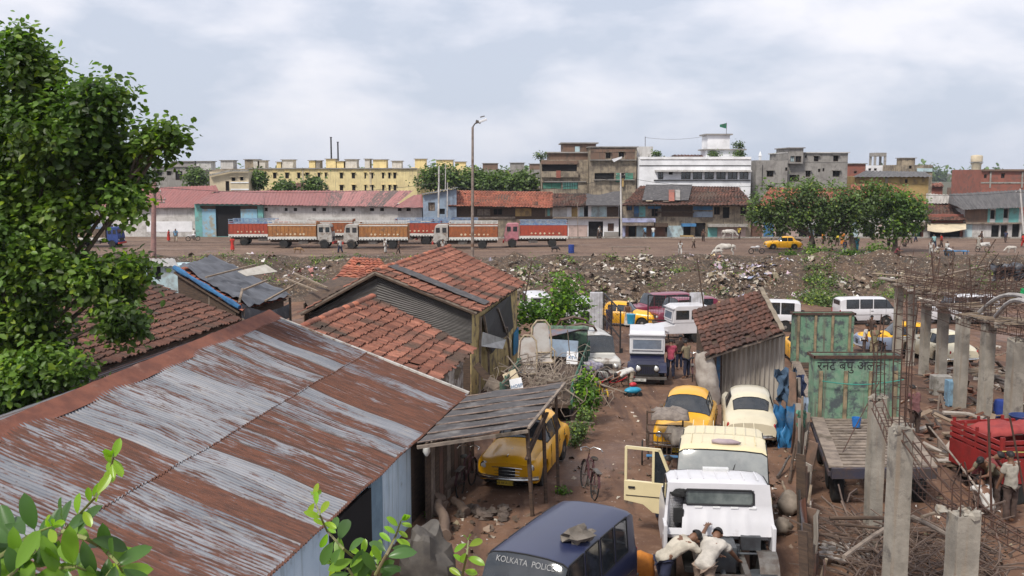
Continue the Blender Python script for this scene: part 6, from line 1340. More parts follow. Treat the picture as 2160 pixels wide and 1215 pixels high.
# foreground twigs with big glossy leaves
def bigleaf(mb, base, d_, up, ln, wd_, curl, col):
    d_ = d_.normalized(); sd_ = d_.cross(up); sd_ = sd_.normalized() if sd_.length > .01 else d_.orthogonal().normalized(); nn_ = sd_.cross(d_).normalized(); P = []
    for i in range(9):
        a = i / 8; c_ = base + d_ * (ln * (.12 + .88 * a)) - nn_ * (curl * ln * a * a); w__ = wd_ * math.sin(math.pi * min(1, a * .93 + .02)) ** .7 * (1 - .18 * (1 - a))
        P.append([c_ + sd_ * (w__ * q) + nn_ * (abs(q) * w__ * .28) for q in (-1, -.5, 0, .5, 1)])
    P[-1] = [P[-1][2]] * 5; o_ = len(mb.v); mb.grid(P, None, col); mb.tube([base, P[0][2]], ln * .012, 4, (1.6, 1.5, .6), False)
LEAFB = leafmat('glossy_big_leaf', (.085, .17, .045), (.06, .13, .045), .35); LEAFB.node_tree.nodes['Principled BSDF'].inputs['Roughness'].default_value = .3
def sprig(nm, label, stems, seed, root):
    t_ = thing(nm, label, 'branch', tuple(root)); rr_ = random.Random(seed); o_ = V(root); g = MB(); lf = MB()
    for (pts, Y, sz, nl, tipn) in stems:
        P = [at(a, b, Y + k * .05 * (-1) ** k) - o_ for k, (a, b) in enumerate(pts)]; n = len(P)
        g.tube(P, [sz * .055 * (1.25 - .8 * k / (n - 1)) for k in range(n)], 7); L_ = sum((P[k + 1] - P[k]).length for k in range(n - 1))
        for k in range(nl):
            s_ = (k + .4) / nl; x_ = s_ * (n - 1); i = min(n - 2, int(x_)); p = P[i].lerp(P[i + 1], x_ - i); dr = (P[i + 1] - P[i]).normalized()
            sd_ = dr.cross(V((0, -1, .25))).normalized() * (1 if k % 2 else -1); dd = (dr * .55 + sd_ * 1.0 + V((rr_.gauss(0, .2), rr_.gauss(0, .25) - .15, rr_.gauss(0, .2)))).normalized()
            young = s_ > 1 - tipn; col = (2.4 + rr_.random(), 2.1 + rr_.random() * .6, .7) if young else ((.6 + rr_.random() * .6,) * 3 if rr_.random() > .3 else (1.9, 1.7, .7)); k2 = (.62 if young else 1) * (.75 + rr_.random() * .45)
            bigleaf(lf, p, dd, V((rr_.gauss(0, .35), -.75, .75)), sz * k2, sz * .205 * k2, rr_.uniform(-.05, .3), col)
        dr = (P[-1] - P[-2]).normalized()
        for q in range(3): bigleaf(lf, P[-1], (dr + V((rr_.gauss(0, .4), -.1, .2))).normalized(), V((rr_.gauss(0, .5), -.8, .4)), sz * .6, sz * .10, .1, (2.8, 2.4, .7))
    g.build('stem', mat('green_twig', (.20, .24, .07), (.22, .17, .10), rough=.6), t_, smooth=True); lf.build('leaves', LEAFB, t_, smooth='all')
    return t_
t = sprig('fig_sapling', 'leafy fig twig with dark glossy leaves poking up at the bottom left corner', [([(-420, 3300), (-150, 1500), (0, 1212), (70, 1165), (133, 1121), (200, 1050), (233, 987), (240, 962)], 2.9, .10, 38, .4), ([(133, 1121), (180, 1135), (220, 1158), (250, 1190), (275, 1240)], 2.85, .11, 16, .2), ([(0, 1280), (60, 1225), (110, 1200), (160, 1195), (210, 1215)], 2.8, .115, 20, .1), ([(-60, 1300), (-10, 1180), (60, 1130), (110, 1110)], 2.8, .115, 16, .15), ([(60, 1180), (40, 1150), (0, 1130)], 2.95, .115, 9, .2), ([(200, 1300), (215, 1230), (250, 1180)], 2.8, .11, 12, .2), ([(-40, 1260), (20, 1215), (50, 1190)], 2.7, .115, 12, .1)], 5, (at(-420, 3300, 2.9).x, 2.9, 0)); t['category'] = 'sapling'
t = sprig('fig_sapling', 'pale green fig twigs rising in front of the blue shed wall at the bottom', [([(900, 2900), (840, 1500), (792, 1212), (725, 1158), (690, 1120), (675, 1087), (660, 1045)], 4.3, .125, 28, .35), ([(792, 1212), (815, 1170), (835, 1130), (846, 1098)], 4.2, .12, 12, .5), ([(760, 1240), (735, 1200), (700, 1190)], 4.25, .12, 11, .3), ([(900, 1600), (960, 1280), (975, 1215), (985, 1170), (988, 1140)], 4.3, .13, 13, .6), ([(800, 1260), (800, 1200), (760, 1170)], 4.35, .12, 10, .3)], 9, (at(900, 2900, 4.3).x, 4.3, 0)); t['category'] = 'sapling'
# ------------------------------------------------------------------ hut, gate, scrap
t = thing('tiled_hut', 'little hut of corrugated asbestos sheets under a tilted brown clay tile roof', 'hut')
h0, h1_, h2__, h3_ = at(1460, 655, 39.5), at(1606, 611, 39.8), at(1652, 699, 36.2), at(1488, 752, 35.6)
tiles('tile_roof', h0, h1_, h2__, h3_, t, .36, .19, 'dark', 81, .12, .08)
for ob_ in t.children:
    pass
ASB = rustsheet('asbestos_sheet', .0, 1.0, 50, (.38, .345, .30), (.22, .195, .165), (.2, .13, .1), (.14, .1, .08), (.50, .46, .40), 0)
a_, b_ = at(1524, 745, 36.5), at(1657, 708, 36.8); zb_ = -.6
corr(a_, b_, V((b_.x, b_.y, zb_)), V((a_.x, a_.y, zb_)), .19, .035, 3, 8).build('front_sheet', ASB, t, smooth='all')
c_ = at(1608, 640, 39.6); corr(b_, c_, V((c_.x, c_.y, -.8)), V((b_.x, b_.y, zb_)), .19, .035, 2, 6).build('side_sheet', ASB, t, smooth='all')
g = MB(); d_ = at(1470, 690, 39.3); quad_ = [a_ + V((0, .06, 0)), d_, V((d_.x, d_.y, -.9)), V((a_.x, a_.y + .06, -.7))]; g.add(quad_, [(0, 1, 2, 3)]); g.build('left_wall', WOODD, t, thick=.06)
g = MB(); p = at(1516, 745, 36.3); g.beam(p, V((p.x, p.y, -.6)), .13, .05); g.build('blue_plank', COLS['blue'], t)
g = MB(); g.beam(h3_ + V((0, 0, -.1)), h2__ + V((0, 0, -.08)), .07); g.beam(h2__ + V((0, 0, -.08)), h1_ + V((0, 0, -.08)), .07); g.build('eave_beam', WOODG, t)
g = MB(); P = [[h1_.lerp(h2__, k / 10) + V((dx, 0, .10 + .03 * math.sin(k * 2.3))) for dx in (-.12, -.03, .06)] for k in range(11)]; g.grid(P); g.build('cement_edge', mat('pale_mortar', (.24, .20, .15), (.15, .12, .09), bump=.8, bsc=10), t, thick=.03)
g = MB()
P = []
for k in range(13): P.append([at(1484 + 1.6 * k, 742 + k * 10.5, 35.9) + V((math.cos(b) * r_, math.sin(b) * r_ * .8, .05 * math.sin(b * 3 + k))) for b, r_ in [(2 * math.pi * q / 18, (.10 + .30 * math.sin(math.pi * min(1, (k + 1) / 13)) ** .5) * (1 + .22 * mnoise.noise(V((math.cos(2 * math.pi * q / 18) * 1.5, math.sin(2 * math.pi * q / 18) * 1.5, k * .45))))) for q in range(19)]])
g.grid(P)
tag(g.build('sack_bundle', mat('dirty_white_sack', (.42, .38, .34), (.28, .24, .21), rough=.95, bump=.9, bsc=5), smooth='all'), 'bulging dirty white sacks tied to the left side of the hut', 'sack')
# gate
GP = mat('white_ribbed_post', (.52, .52, .55), (.36, .35, .36), streak=(.25, .22, .2))
for (p0, p1, pt, Y, lb) in ((1245, 1272, 617, 57, 'white ribbed gate post on the left, by the small tree'), (1456, 1485, 618, 56, 'white ribbed gate post on the right, touching the tiled hut')):
    a_, b_ = at(p0, pt, Y), at(p1, pt, Y); g = MB(); zb_ = gz(a_.x, Y) - .1; g.b2(a_.x, b_.x, Y, Y + .25, zb_, a_.z)
    for k in range(5): xx = a_.x + (b_.x - a_.x) * (k + .5) / 5; g.b2(xx - .02, xx + .02, Y - .03, Y - .001, zb_, a_.z - .02)
    tag(g.build('gate_post', GP), lb, 'gate post', 'gate posts')
def gate(lb, A, B, zt, zb_, n=3):
    t_ = thing('gate_leaf', lb, 'gate', tuple(A), 0, 'gate leaves'); A_, B_ = V((0, 0, 0)), V(B) - V(A); g = MB()
    for k in range(n): p = A_.lerp(B_, k / (n - 1)); g.beam((p.x, p.y, zb_ - A[2]), (p.x, p.y, zt - A[2]), .07)
    for z_ in (zt - .03, zb_ + .1, (zt + zb_) / 2 - .2): g.beam((A_.x, A_.y, z_ - A[2]), (B_.x, B_.y, z_ - A[2]), .06)
    g.build('frame', INK, t_); g = MB()
    for k in range(1, 16): p = A_.lerp(B_, k / 16); g.beam((p.x, p.y, zb_ - A[2] + .1), (p.x, p.y, zt - A[2]), .010)
    for k in range(1, 16): z_ = zb_ + (zt - zb_) * k / 16 - A[2]; g.beam((A_.x, A_.y, z_), (B_.x, B_.y, z_), .010)
    g.build('wire_mesh', RUST, t_)
gate('left gate leaf of black iron bars swung open toward the viewer', at(1273, 712, 57), at(1420 - 112, 745, 50), 1.05, -1.4); gate('right gate leaf of black iron mesh in front of the maroon SUV', at(1454, 712, 56), at(1366, 712, 56.5), 1.0, -1.5)
# jeep skeleton with bent roll bar
t = thing('jeep_skeleton', 'stripped jeep frame with a curved canvas topped roll bar beside the scrap truck', 'jeep', gp(2.95, 43.8), R(-84))
g = MB(); arc = [(-1.3, -.05 - .7, .5), (-1.3, -.75, 1.9), (-1.3, -.6, 2.15), (-1.3, 0, 2.28), (-1.3, .55, 2.15), (-1.3, .75, 1.85), (-1.3, .78, .5)]; g.tube(arc, .055, 8); g.tube([(x + 2.0, y, z) for x, y, z in arc], .055, 8); g.build('roll_bar', RUST, t, smooth=True)
g = MB(); g.grid([[V((x_, y, z + .05)) for x, y, z in arc[2:5]] for x_ in (.66, .75, 1.05)]); g.grid([[V((x_, y, z + .05)) for x, y, z in arc[2:5]] for x_ in (-1.4, -1.0)]); g.build('canvas_strip', mat('brown_canvas', (.13, .08, .06)), t, thick=.03)
g = MB(); g.box(.4, 0, 1.15, .3, 1.35, .45); g.box(-.5, .35, .95, .5, .5, .5); g.box(-.5, -.35, .95, .5, .5, .5); g.build('dashboard', BLACK, t, bevel=.04); g = MB(); g.prism([(-1.5, .45), (1.7, .45), (1.7, .7), (-1.5, .7)], -.7, .7); g.build('tub', mat('dull_black_body', (.05, .045, .045)), t)
g = MB(); g.tube([(.75, -.75, 1.0), (.75, .75, 1.0)], .04, 6); g.build('cross_bar', WOODG, t)
for x_ in (1.2, -1.1):
    for y_ in (.62, -.62): wheel(t, x_, y_, .36, .36, .18, cap=False)
# scrap truck bed with green boards
GRN = mat('flaking_green_paint', (.13, .25, .165), (.19, .28, .20), rough=.85, sc=5, dirt=(.07, .085, .09), dsc=2.4, dk=(.47, .60), streak=(.12, .10, .08), bump=.4, bsc=12)
t = thing('scrap_truck', 'old truck bed with dark green side boards heaped with scrap beside the lane', 'truck', gp(1.45, 37.2), R(90 - 8)); z0 = .75
g = MB(); g.b2(-4.6, 4.2, -1.15, 1.15, z0, z0 + .12); g.b2(-4.6, 4.2, -.5, -.3, .4, z0); g.b2(-4.6, 4.2, .3, .5, .4, z0); g.build('bed', WOODD, t)
for s_ in (1, -1): g = MB(); g.b2(-4.6, 4.2, 1.15 * s_, 1.19 * s_, z0, z0 + .75); [g.b2(-4.6 + k * 1.1, -4.5 + k * 1.1, 1.19 * s_, 1.24 * s_, z0, z0 + .8) for k in range(9)]; g.build('side_board', mat('dark_green_board', (.045, .14, .095), (.07, .09, .07), dirt=(.1, .07, .05)), t)
g = MB(); g.b2(4.2, 4.25, -1.15, 1.15, z0, z0 + 1.3); g.b2(4.15, 4.2, -1.2, 1.2, z0 + 1.25, z0 + 1.4); g.build('headboard', GRN, t)
g = MB(); g.add([(4.0, -1.1, z0 + 1.3), (4.3, 1.1, z0 + 1.25), (2.9, .9, z0 + 1.0), (3.1, -.9, z0 + 1.45)], [(0, 1, 2, 3)]); g.build('bent_tin', mat('blue_grey_tin', (.12, .15, .20), (.22, .12, .1)), t, thick=.02)
for x_ in (3.0, -2.5, -3.6):
    for y_ in (.95, -.95): wheel(t, x_, y_, .42, .45, .25, cap=False)
CANE = mat('cane', (.42, .34, .24), (.28, .22, .15), rough=.7, sc=8)
def canechair(lb, loc, rz, s=1):
    t_ = thing('cane_seat', lb, 'seat', loc, rz, 'worn cane seats'); g = MB()
    bk_ = [(0, -.28, 0), (-.05, -.3, .5), (-.12, -.26, .95), (-.14, -.12, 1.12), (-.14, .12, 1.12), (-.12, .26, .95), (-.05, .3, .5), (0, .28, 0)]; g.tube(bk_, .028, 7); g.tube([(.5, -.3, 0), (.5, .3, 0)], .028, 7)
    for s_ in (1, -1): g.tube([(0, .28 * s_, 0), (.55, .3 * s_, .02)], .03, 6); g.tube([(-.04, .3 * s_, .35), (.5, .32 * s_, .33), (.54, .32 * s_, -.4)], .022, 6); g.tube([(0, .28 * s_, 0), (-.05, .3 * s_, -.42)], .024, 6)
    for z_ in (-.2, .2, -.3): g.tube([(-.02, -.3, z_), (-.02, .3, z_)], .02, 6)
    g.build('frame', CANE, t_, smooth=True); g = MB(); P = [[V((-.02 - .12 * v, (-.26 + .52 * u) * (1 - .25 * v * v), .05 + v)) for v in (0, .3, .6, .8, 1)] for u in (0, .25, .5, .75, 1)]; g.grid(P); g.build('back_panel', mat('faded_cane_weave', (.46, .44, .42), (.36, .3, .26)), t_, thick=.03); g = MB(); g.b2(0, .5, -.27, .27, -.01, .03); g.build('seat', MATS['faded_cane_weave'], t_); return t_
q_ = canechair('taller worn cane seat standing upright on the scrap heap', at(1142, 758, 38.5), R(-85)); q_.scale = (1.35,) * 3
q_ = canechair('lower cane seat with pale back, left of the taller one', at(1113, 782, 37.5), R(-95)); q_.scale = (1.2,) * 3
rr_ = random.Random(77); g = MB()
for k in range(230):
    c_ = V((1.2 + rr_.gauss(0, .85), 35.0 + rr_.gauss(0, 2.0), .35 + abs(rr_.gauss(0, .35)))); a = rr_.random() * 6.3; r_ = .15 + rr_.random() * .35
    if rr_.random() < .5: g.tube([c_ + V((math.cos(a + q) * r_, math.sin(a + q) * r_ * .7, math.sin(q * 1.3 + a) * .25)) for q in (0, .8, 1.6, 2.4, 3.2)], .013, 4)
    else: d_ = V((rr_.gauss(0, 1), rr_.gauss(0, 1), rr_.gauss(0, .5))).normalized(); g.beam(c_, c_ + d_ * (.4 + rr_.random() * .8), .03)
tag(g.build('scrap_tangle', mat('scrap_mix', (.30, .25, .20), (.14, .10, .08), sc=1.2, rough=.8)), 'tangle of cane hoops, rods and broken wood heaped on the truck bed', 'scrap', None, 'stuff')
for i, (px, py, Y, w_, h_, ry, kk, lb) in enumerate(((1207, 755, 39, .45, .5, 5, 'wh', 'white number board standing on the scrap heap'), (1090, 815, 33.5, .42, .55, -12, 'wh', 'white board with blue letters leaning at the foot of the yellow wall'), (1078, 795, 34.5, .5, .4, -25, 'cr', 'beige square panel tilted beside the yellow wall'), (1050, 820, 33.8, .9, .5, 30, 'gw', 'grey plank panel leaning against the tall tiled house'), (1168, 820, 34, .5, .5, 0, 'wd', 'dark oval hatch lid in the scrap'), (1188, 735, 40, 1.2, .7, 4, 'gb', 'dented green grey tin panel across the scrap'), (1030, 800, 34.5, 1.4, .25, 50, 'wd', 'dark beam leaning on the yellow wall'), (945, 780, 31.0, .8, .4, 20, 'tn', 'torn brown board on the edge of the lower tiled roof'))):
    g = MB(); g.box(0, 0, 0, w_, .04, h_, (R(-18), R(ry), 0)); c_ = at(px, py, Y); o = g.build('board', COLS[kk], loc=c_, bevel=.006); tag(o, lb, 'board', 'scrap boards')
    if kk == 'wh' : text_mesh('lettering', ('KTV', 'HOSP')[i % 2], .16, COLS['blue'], o, (0, -.04, .02), (R(72), R(ry), 0))
# trash under awning
TW = thing('timber_wall', 'brown timber plank wall under the awning behind the parked bicycle', 'wall'); pA, pB = eF - wd * 4.5, eF - wd * -.2
for k in range(13): p = pA.lerp(pB, (k + .5) / 13); g = MB(); g.box(p.x + .10, p.y, .7, .05, .33, 2.3 - (k % 3) * .15, (0, 0, math.atan2(-wd.x, wd.y))); g.build('plank', (WOODD, WOODG, WOODD, mat('red_brown_board', (.17, .09, .065), (.1, .06, .05)))[k % 4], TW)
def log(lb, A, B, r_, m=None, name='log', cat='log', n=9):
    g = MB(); A, B = V(A), V(B); rr2 = random.Random(len(lb)); pts = [A.lerp(B, k / 5) + V((rr2.gauss(0, .02), rr2.gauss(0, .02), rr2.gauss(0, .02))) * (r_ * 12) * (0 < k < 5) for k in range(6)]
    g.tube(pts, [r_ * (1 - .05 * k) for k in range(6)], n); return tag(g.build(name, m or mat('old_log', (.17, .12, .09), (.10, .07, .055), bump=.8, bsc=8), smooth=True), lb, cat)
log('thick log lying against the wall beneath the awning', on(930, 1060) + V((0, 0, .35)), on(985, 1010) + V((0, 0, .15)), .13); log('hollow stump beside the blue and white crate', on(925, 1085) + V((0, 0, .0)), on(925, 1085) + V((.05, .05, .42)), .2, name='stump', cat='stump'); log('short log leaning at the shed corner', on(940, 1140) + V((0, 0, .1)), on(925, 1100) + V((0, 0, .45)), .14); log('dark log half sunk in rubbish near the weeds', on(985, 1090) + V((0, 0, .1)), on(955, 1075) + V((0, 0, .25)), .12)
g = MB(); c_ = on(928, 1052); g.box(0, 0, .45, .32, .25, .85, None); o = g.build('crate', mat('white_blue_crate', (.50, .54, .60), (.08, .2, .45), sc=4, st=(1, 1, 1)), loc=c_, bevel=.02, rz=.3); tag(o, 'blue and white box standing by the timber wall', 'crate')
def tarpcone(lb, c_, h_, r_, m, seed):
    g = MB(); P = []; rr2 = random.Random(seed); n = 26
    for k in range(9):
        v = k / 8; P.append([V((math.cos(a) * (r_ * (.35 + .65 * v ** .8) * (1 + .16 * math.sin(a * 5 + seed) * v + .35 * mnoise.noise(V((math.cos(a) * 1.4, math.sin(a) * 1.4, v * 2))))), math.sin(a) * (r_ * (.35 + .65 * v ** .8) * (1 + .12 * math.cos(a * 4 + seed) * v)), h_ * (1 - v) + .06 * mnoise.noise(V((a, v * 4, seed))))) for a in [2 * math.pi * q / n for q in range(n + 1)]])
    g.grid(P); g.add([P[0][q] for q in range(n)], [tuple(range(n))]); o = g.build('tarpaulin_heap', m, smooth='all', loc=c_); return tag(o, lb, 'tarpaulin')
g = MB(); g.blob((0, 0, .62), (.50, .46, .82), 22, 16, .22, seed=8); g.blob((.25, -.15, .3), (.42, .4, .42), 14, 9, .3, seed=9); tag(g.build('tarpaulin_heap', mat('grey_brown_tarp', (.10, .088, .075), (.055, .048, .043), rough=.6, bump=.9, bsc=3), smooth=25, loc=on(905, 1265)), 'grey brown tarpaulin draped over goods at the shed corner', 'tarpaulin')
g = MB(); c_ = on(1030, 1088); [g.blob((rr_.gauss(0, .28), rr_.gauss(0, .25), .06), (.14, .12, .10), 7, 5, .5, seed=k) for k in range(12)]; tag(g.build('rubble', mat('dark_rubble', (.12, .09, .075), (.07, .055, .045)), loc=c_), 'pile of dark scrap metal and stones on the ground in front of the awning taxi', 'rubble', None, 'stuff')
g = MB(); g.lathe([(.03, 0), (.09, .1), (.08, .2), (.02, .22)], (0, 0, 0), 'Z', 10); o = g.build('hanging_bulb', LAMP, loc=atz(900, 962, 1.62), smooth=True); tag(o, 'clear light bulb hanging from the awning corner', 'bulb')
# bicycles
def bicycle(lb, loc, rz, col, lean=8, name='bicycle', basket=False):
    t_ = thing(name, lb, 'bicycle', loc, rz, 'bicycles', (R(lean), 0, rz)); r_ = .34
    for x_ in (-.52, .52):
        w_ = thing_part('wheel', t_, (x_, 0, r_)); g = MB(); P = [(r_ * math.cos(2 * math.pi * k / 28), 0, r_ * math.sin(2 * math.pi * k / 28)) for k in range(29)]; g.tube(P, .02, 6); g.build('tyre', BLACK, w_, smooth=True)
        g = MB(); [g.beam((0, 0, 0), (r_ * .97 * math.cos(a), 0, r_ * .97 * math.sin(a)), .005) for a in [math.pi * k / 7 for k in range(14)]]; g.tube([(0, -.05, 0), (0, .05, 0)], .03, 6); g.build('spokes', STEEL, w_)
        g = MB(); P = [[V((x_ + (r_ + .04) * math.cos(a), y_, r_ + (r_ + .04) * math.sin(a))) for y_ in (-.03, .03)] for a in [R(20) + R(150) * k / 8 for k in range(9)]]; g.grid(P); g.build('mudguard', col, t_, thick=.005)
    g = MB()
    for a, b in (((-.52, r_), (-.12, .88)), ((-.08, .30), (-.14, .92)), ((-.52, r_), (-.08, .30)), ((-.12, .84), (.36, .86)), ((-.08, .30), (.38, .74)), ((.34, .95), (.52, r_))): g.tube([(a[0], 0, a[1]), (b[0], 0, b[1])], .018, 6)
    g.build('frame', col, t_, smooth=True); g = MB(); g.tube([(.34, 0, .95), (.33, 0, 1.05), (.36, .10, 1.10), (.26, .27, 1.08), (.10, .28, 1.05)], .014, 6); g.tube([(.33, 0, 1.05), (.36, -.10, 1.10), (.26, -.27, 1.08), (.10, -.28, 1.05)], .014, 6); g.build('handlebar', CHROME, t_, smooth=True)
    g = MB(); g.blob((-.2, 0, .96), (.15, .09, .04), 10, 6); g.build('saddle', BLACK, t_, smooth=True); g = MB(); g.b2(-.78, -.3, -.07, .07, .72, .74); g.tube([(-.7, .06, .72), (-.52, .06, r_)], .008, 5); g.tube([(-.7, -.06, .72), (-.52, -.06, r_)], .008, 5); g.build('carrier', STEEL, t_)
    g = MB(); g.lathe([(.10, -.01), (.10, .01)], (-.08, .05, .30), 'Y', 14); g.tube([(-.08, .06, .30), (-.02, .09, .15), (.03, .16, .15)], .012, 5); g.build('crank', STEEL, t_); return t_
bk = bicycle('dark bicycle standing alone in the lane beside the navy van', gp(*on(1240, 1052).xy[:]) if False else tuple(on(1240, 1040)), R(100), mat('maroon_frame', (.08, .03, .035)), 7)
again(bk, 'black bicycle leaning against the timber wall under the awning', tuple(on(984, 1035)), R(75))
again(bk, 'yellow framed bicycle beside the shrub and scrap truck', tuple(on(1262, 848)), R(108), {MATS['maroon_frame']: mat('yellow_frame', (.5, .32, .03))}); again(bk, 'bicycle with green bundle behind the yellow framed one', tuple(on(1252, 812)), R(140))
g = MB(); g.blob((0, 0, 0), (.42, .25, .2), 12, 8, .3, seed=4); o = g.build('cloth_bundle', mat('navy_white_cloth', (.1, .09, .16), (.5, .48, .5), sc=4), loc=at(1248, 772, 37.5), smooth='all'); tag(o, 'dark and white cloth bundle above the yellow bicycle', 'bundle')
# cane cart in front of the taxi
t = thing('hand_cart', 'small cane cart with blankets on its rack parked against the taxi front', 'cart', gp(4.25, 27.0), R(-90 - 8))
g = MB()
for x_, y_ in ((-.45, -.5), (-.45, .5), (.45, -.45), (.45, .45)): g.tube([(x_, y_, .3), (x_, y_, 1.45 if x_ < 0 else 1.1)], .025, 6)
for z_ in (.45, .8, 1.05): g.tube([(-.45, -.5, z_), (.45, -.45, z_), (.45, .45, z_), (-.45, .5, z_), (-.45, -.5, z_)], .02, 6)
for k in range(8): g.tube([(.45, -.45 + k * .125, .45), (.45, -.45 + k * .125, 1.05)], .012, 5)
g.tube([(-.45, -.5, 1.42), (-.45, .5, 1.42)], .025, 6); g.build('frame', WOODD, t, smooth=True)
for x_, y_ in ((-.1, .62), (-.1, -.62)): w_ = thing_part('wheel', t, (x_, y_, .33)); g = MB(); g.tube([(.33 * math.cos(a), 0, .33 * math.sin(a)) for a in [2 * math.pi * k / 20 for k in range(21)]], .025, 6); [g.beam((0, 0, 0), (.32 * math.cos(a), 0, .32 * math.sin(a)), .01) for a in [math.pi * k / 5 for k in range(10)]]; g.build('rim', BLACK, w_)
g = MB(); g.tube([(.5, -.5, .42), (.5, .5, .42)], .04, 6); g.build('blue_bar', COLS['blue'], t)
def blanket(lb, c_, sx_, sy_, m, rz, drop=.2, seed=1, hgt=0):
    g = MB(); P = []
    for i in range(15):
        u = i / 14 - .5; row = []
        for j in range(13):
            v = j / 12 - .5; ed = max(0, max(abs(u), abs(v)) * 2 - .72) / .28; row.append(V((u * sx_, v * sy_, .06 * mnoise.noise(V((u * 5, v * 6, seed))) * 2 + .03 * mnoise.noise(V((u * 14, v * 14, seed))) - drop * ed)))
        P.append(row)
    g.grid(P); o = g.build('blanket', m, smooth='all', loc=c_, rz=rz, thick=.02); return tag(o, lb, 'blanket')
BLK = mat('grey_brown_blanket', (.25, .21, .18), (.14, .115, .10), rough=.98, sc=5, bump=.9, bsc=16); c_ = V(gp(4.25, 27.0))
blanket('grey brown blanket spread over the cart rack before the yellow taxi', c_ + V((.20, .45, 1.47)), 1.05, 1.25, BLK, R(-8), .12, 3); blanket('dark blanket heaped on the front of the cart', c_ + V((.35, -.25, 1.12)), .7, .9, mat('dark_blanket', (.19, .165, .14), (.12, .1, .09), bump=.8, bsc=10), R(10), .3, 5)
# blue tarps and fence on the right of the lane
BT = mat('bright_blue_tarp', (.035, .17, .36), (.02, .10, .24), rough=.45, sc=2, bump=.8, bsc=4, dirt=(.12, .16, .2))
BT2 = mat('faded_blue_cloth', (.06, .105, .17), (.035, .06, .10), rough=.9, bump=.6, bsc=5)
def hang(lb, px, py, w_, h_, Y, m, seed, name='tarpaulin', cat='tarpaulin'):
    g = MB(); P = []
    for i in range(15):
        u = i / 14; P.append([at(px + w_ * (u - .5) * (1 - .25 * j / 12 + .35 * mnoise.noise(V((j * .5, seed, u)))), py + h_ * j / 12 * (1 + .16 * math.sin(u * 9 + seed)), Y) + V((mnoise.noise(V((u * 4, j * .35, seed))), -2.2 * abs(mnoise.noise(V((u * 3.3, j * .22, seed + 9)))), mnoise.noise(V((u * 5, j * .5, seed + 4))))) * (w_ / F * Y * .28) for j in range(13)])
    g.grid(P); return tag(g.build(name, m, smooth='all'), lb, cat)
hang('bright blue plastic sheet crumpled over the fence beside the cream saloon', 1655, 855, 46, 120, 29.0, BT, 1); hang('faded blue cloth hung on a pole at the corner of the hut', 1655, 778, 42, 75, 32.5, BT2, 2, 'cloth', 'cloth'); hang('dark blue cloth hanging just right of the faded one', 1682, 790, 30, 80, 31.5, mat('deep_blue_cloth', (.02, .035, .09), (.015, .02, .05)), 4, 'cloth', 'cloth'); hang('pale blue net bag hanging from the fence top', 1697, 838, 16, 75, 27.5, mat('pale_blue_net', (.24, .30, .38), (.16, .2, .26)), 3, 'net', 'net'); hang('green rag tied over a fence plank', 1690, 865, 20, 34, 25.5, mat('dull_green_rag', (.10, .24, .17), (.07, .15, .1)), 6, 'rag', 'cloth')
log('pale pole carrying the blue cloths by the hut', on(1658, 905), at(1672, 768, 31.5), .035, BAMBOO, 'pole', 'pole')
t = thing('scrap_fence', 'ragged fence of rusty sheets, planks and poles along the right side of the lane', 'fence', (5.7, 18, 0)); rr_ = random.Random(31)
FM = [WOODG, WOODD, RUST, mat('rust_brown_sheet', (.23, .14, .10), (.13, .09, .07), dirt=(.3, .27, .24), dk=(.55, .7), sc=3), mat('pale_grey_plank', (.34, .30, .26), (.2, .17, .15), bump=.5)]
for k in range(52):
    Y = 15.2 + k * .30; x_ = 5.62 + (Y - 18) * .262 + rr_.gauss(0, .06); h_ = 1.35 + rr_.gauss(0, .28) + .15 * (Y > 24); wd_ = rr_.choice([.08, .16, .24, .28, .5, .55]); m_ = rr_.choice(FM); g = MB(); zb_ = gz(x_, Y) - .15; lx, ly = rr_.gauss(0, .09), rr_.gauss(0, .12)
    if wd_ > .3:
        A_, B_ = V((x_ - .05, Y - wd_ / 2, h_)), V((x_ + .05, Y + wd_ / 2, h_ - rr_.random() * .3)); g = corr(A_ + V((lx, ly, 0)), B_ + V((lx, ly, 0)), V((B_.x, B_.y, zb_)), V((A_.x, A_.y, zb_)), .1, .018, 4, 6, .08, k); o = g.build('sheet', rr_.choice([RUSTROOF, GREYCORR, ZINCW]), t)
    elif wd_ < .1: g.tube([(x_, Y, zb_), (x_ + lx * .5, Y + ly * .5, h_ * .5), (x_ + lx * 1.6, Y + ly * 1.6, h_ * 1.15)], [.045, .04, .03], 7); o = g.build('pole', rr_.choice([BAMBOO, WOODG, WOODD]), t)
    else: g.beam((x_, Y, zb_), (x_ + lx, Y + ly, h_), .03, wd_, None, 0); o = g.build('plank', m_, t)
    o.location = (-5.7, -18, 0)
for k, (a, b) in enumerate((((1640, 1010), (1665, 985)), ((1660, 1060), (1650, 1040)), ((1665, 1020), (1690, 900)))): log(['bent pipe lying by the fence foot', 'short pale stake near the fence foot', 'long dark strip leaning on the fence'][k], on(*a) + V((0, 0, .05)), on(*b) + V((0, 0, .3 + .7 * (k == 2))), .04, (STEEL, BAMBOO, WOODD)[k], 'scrap_pole', 'pole')
for px, py, r_, k, lb in ((1665, 1065, .32, 1, 'dirty sack slumped against the fence beside the cream minibus'), (1650, 1105, .22, 2, 'small sack on the ground below the bigger one')):
    g = MB(); g.blob((0, 0, r_ * .7), (r_, r_ * .8, r_ * .9), 12, 8, .25, seed=k); tag(g.build('sack', mat('brown_sack', (.30, .25, .21), (.18, .15, .12), bump=.7, bsc=6), loc=on(px, py + 20), smooth='all'), lb, 'sack', 'sacks at the fence')
g = MB(); g.blob((0, 0, .28), (.3, .26, .3), 12, 8, .12, seed=6); tag(g.build('orange_bundle', mat('orange_cloth', (.55, .20, .03), (.4, .13, .03), bump=.6), loc=on(1352, 1225), smooth='all'), 'orange cloth bundle at the rear corner of the navy van', 'bundle')
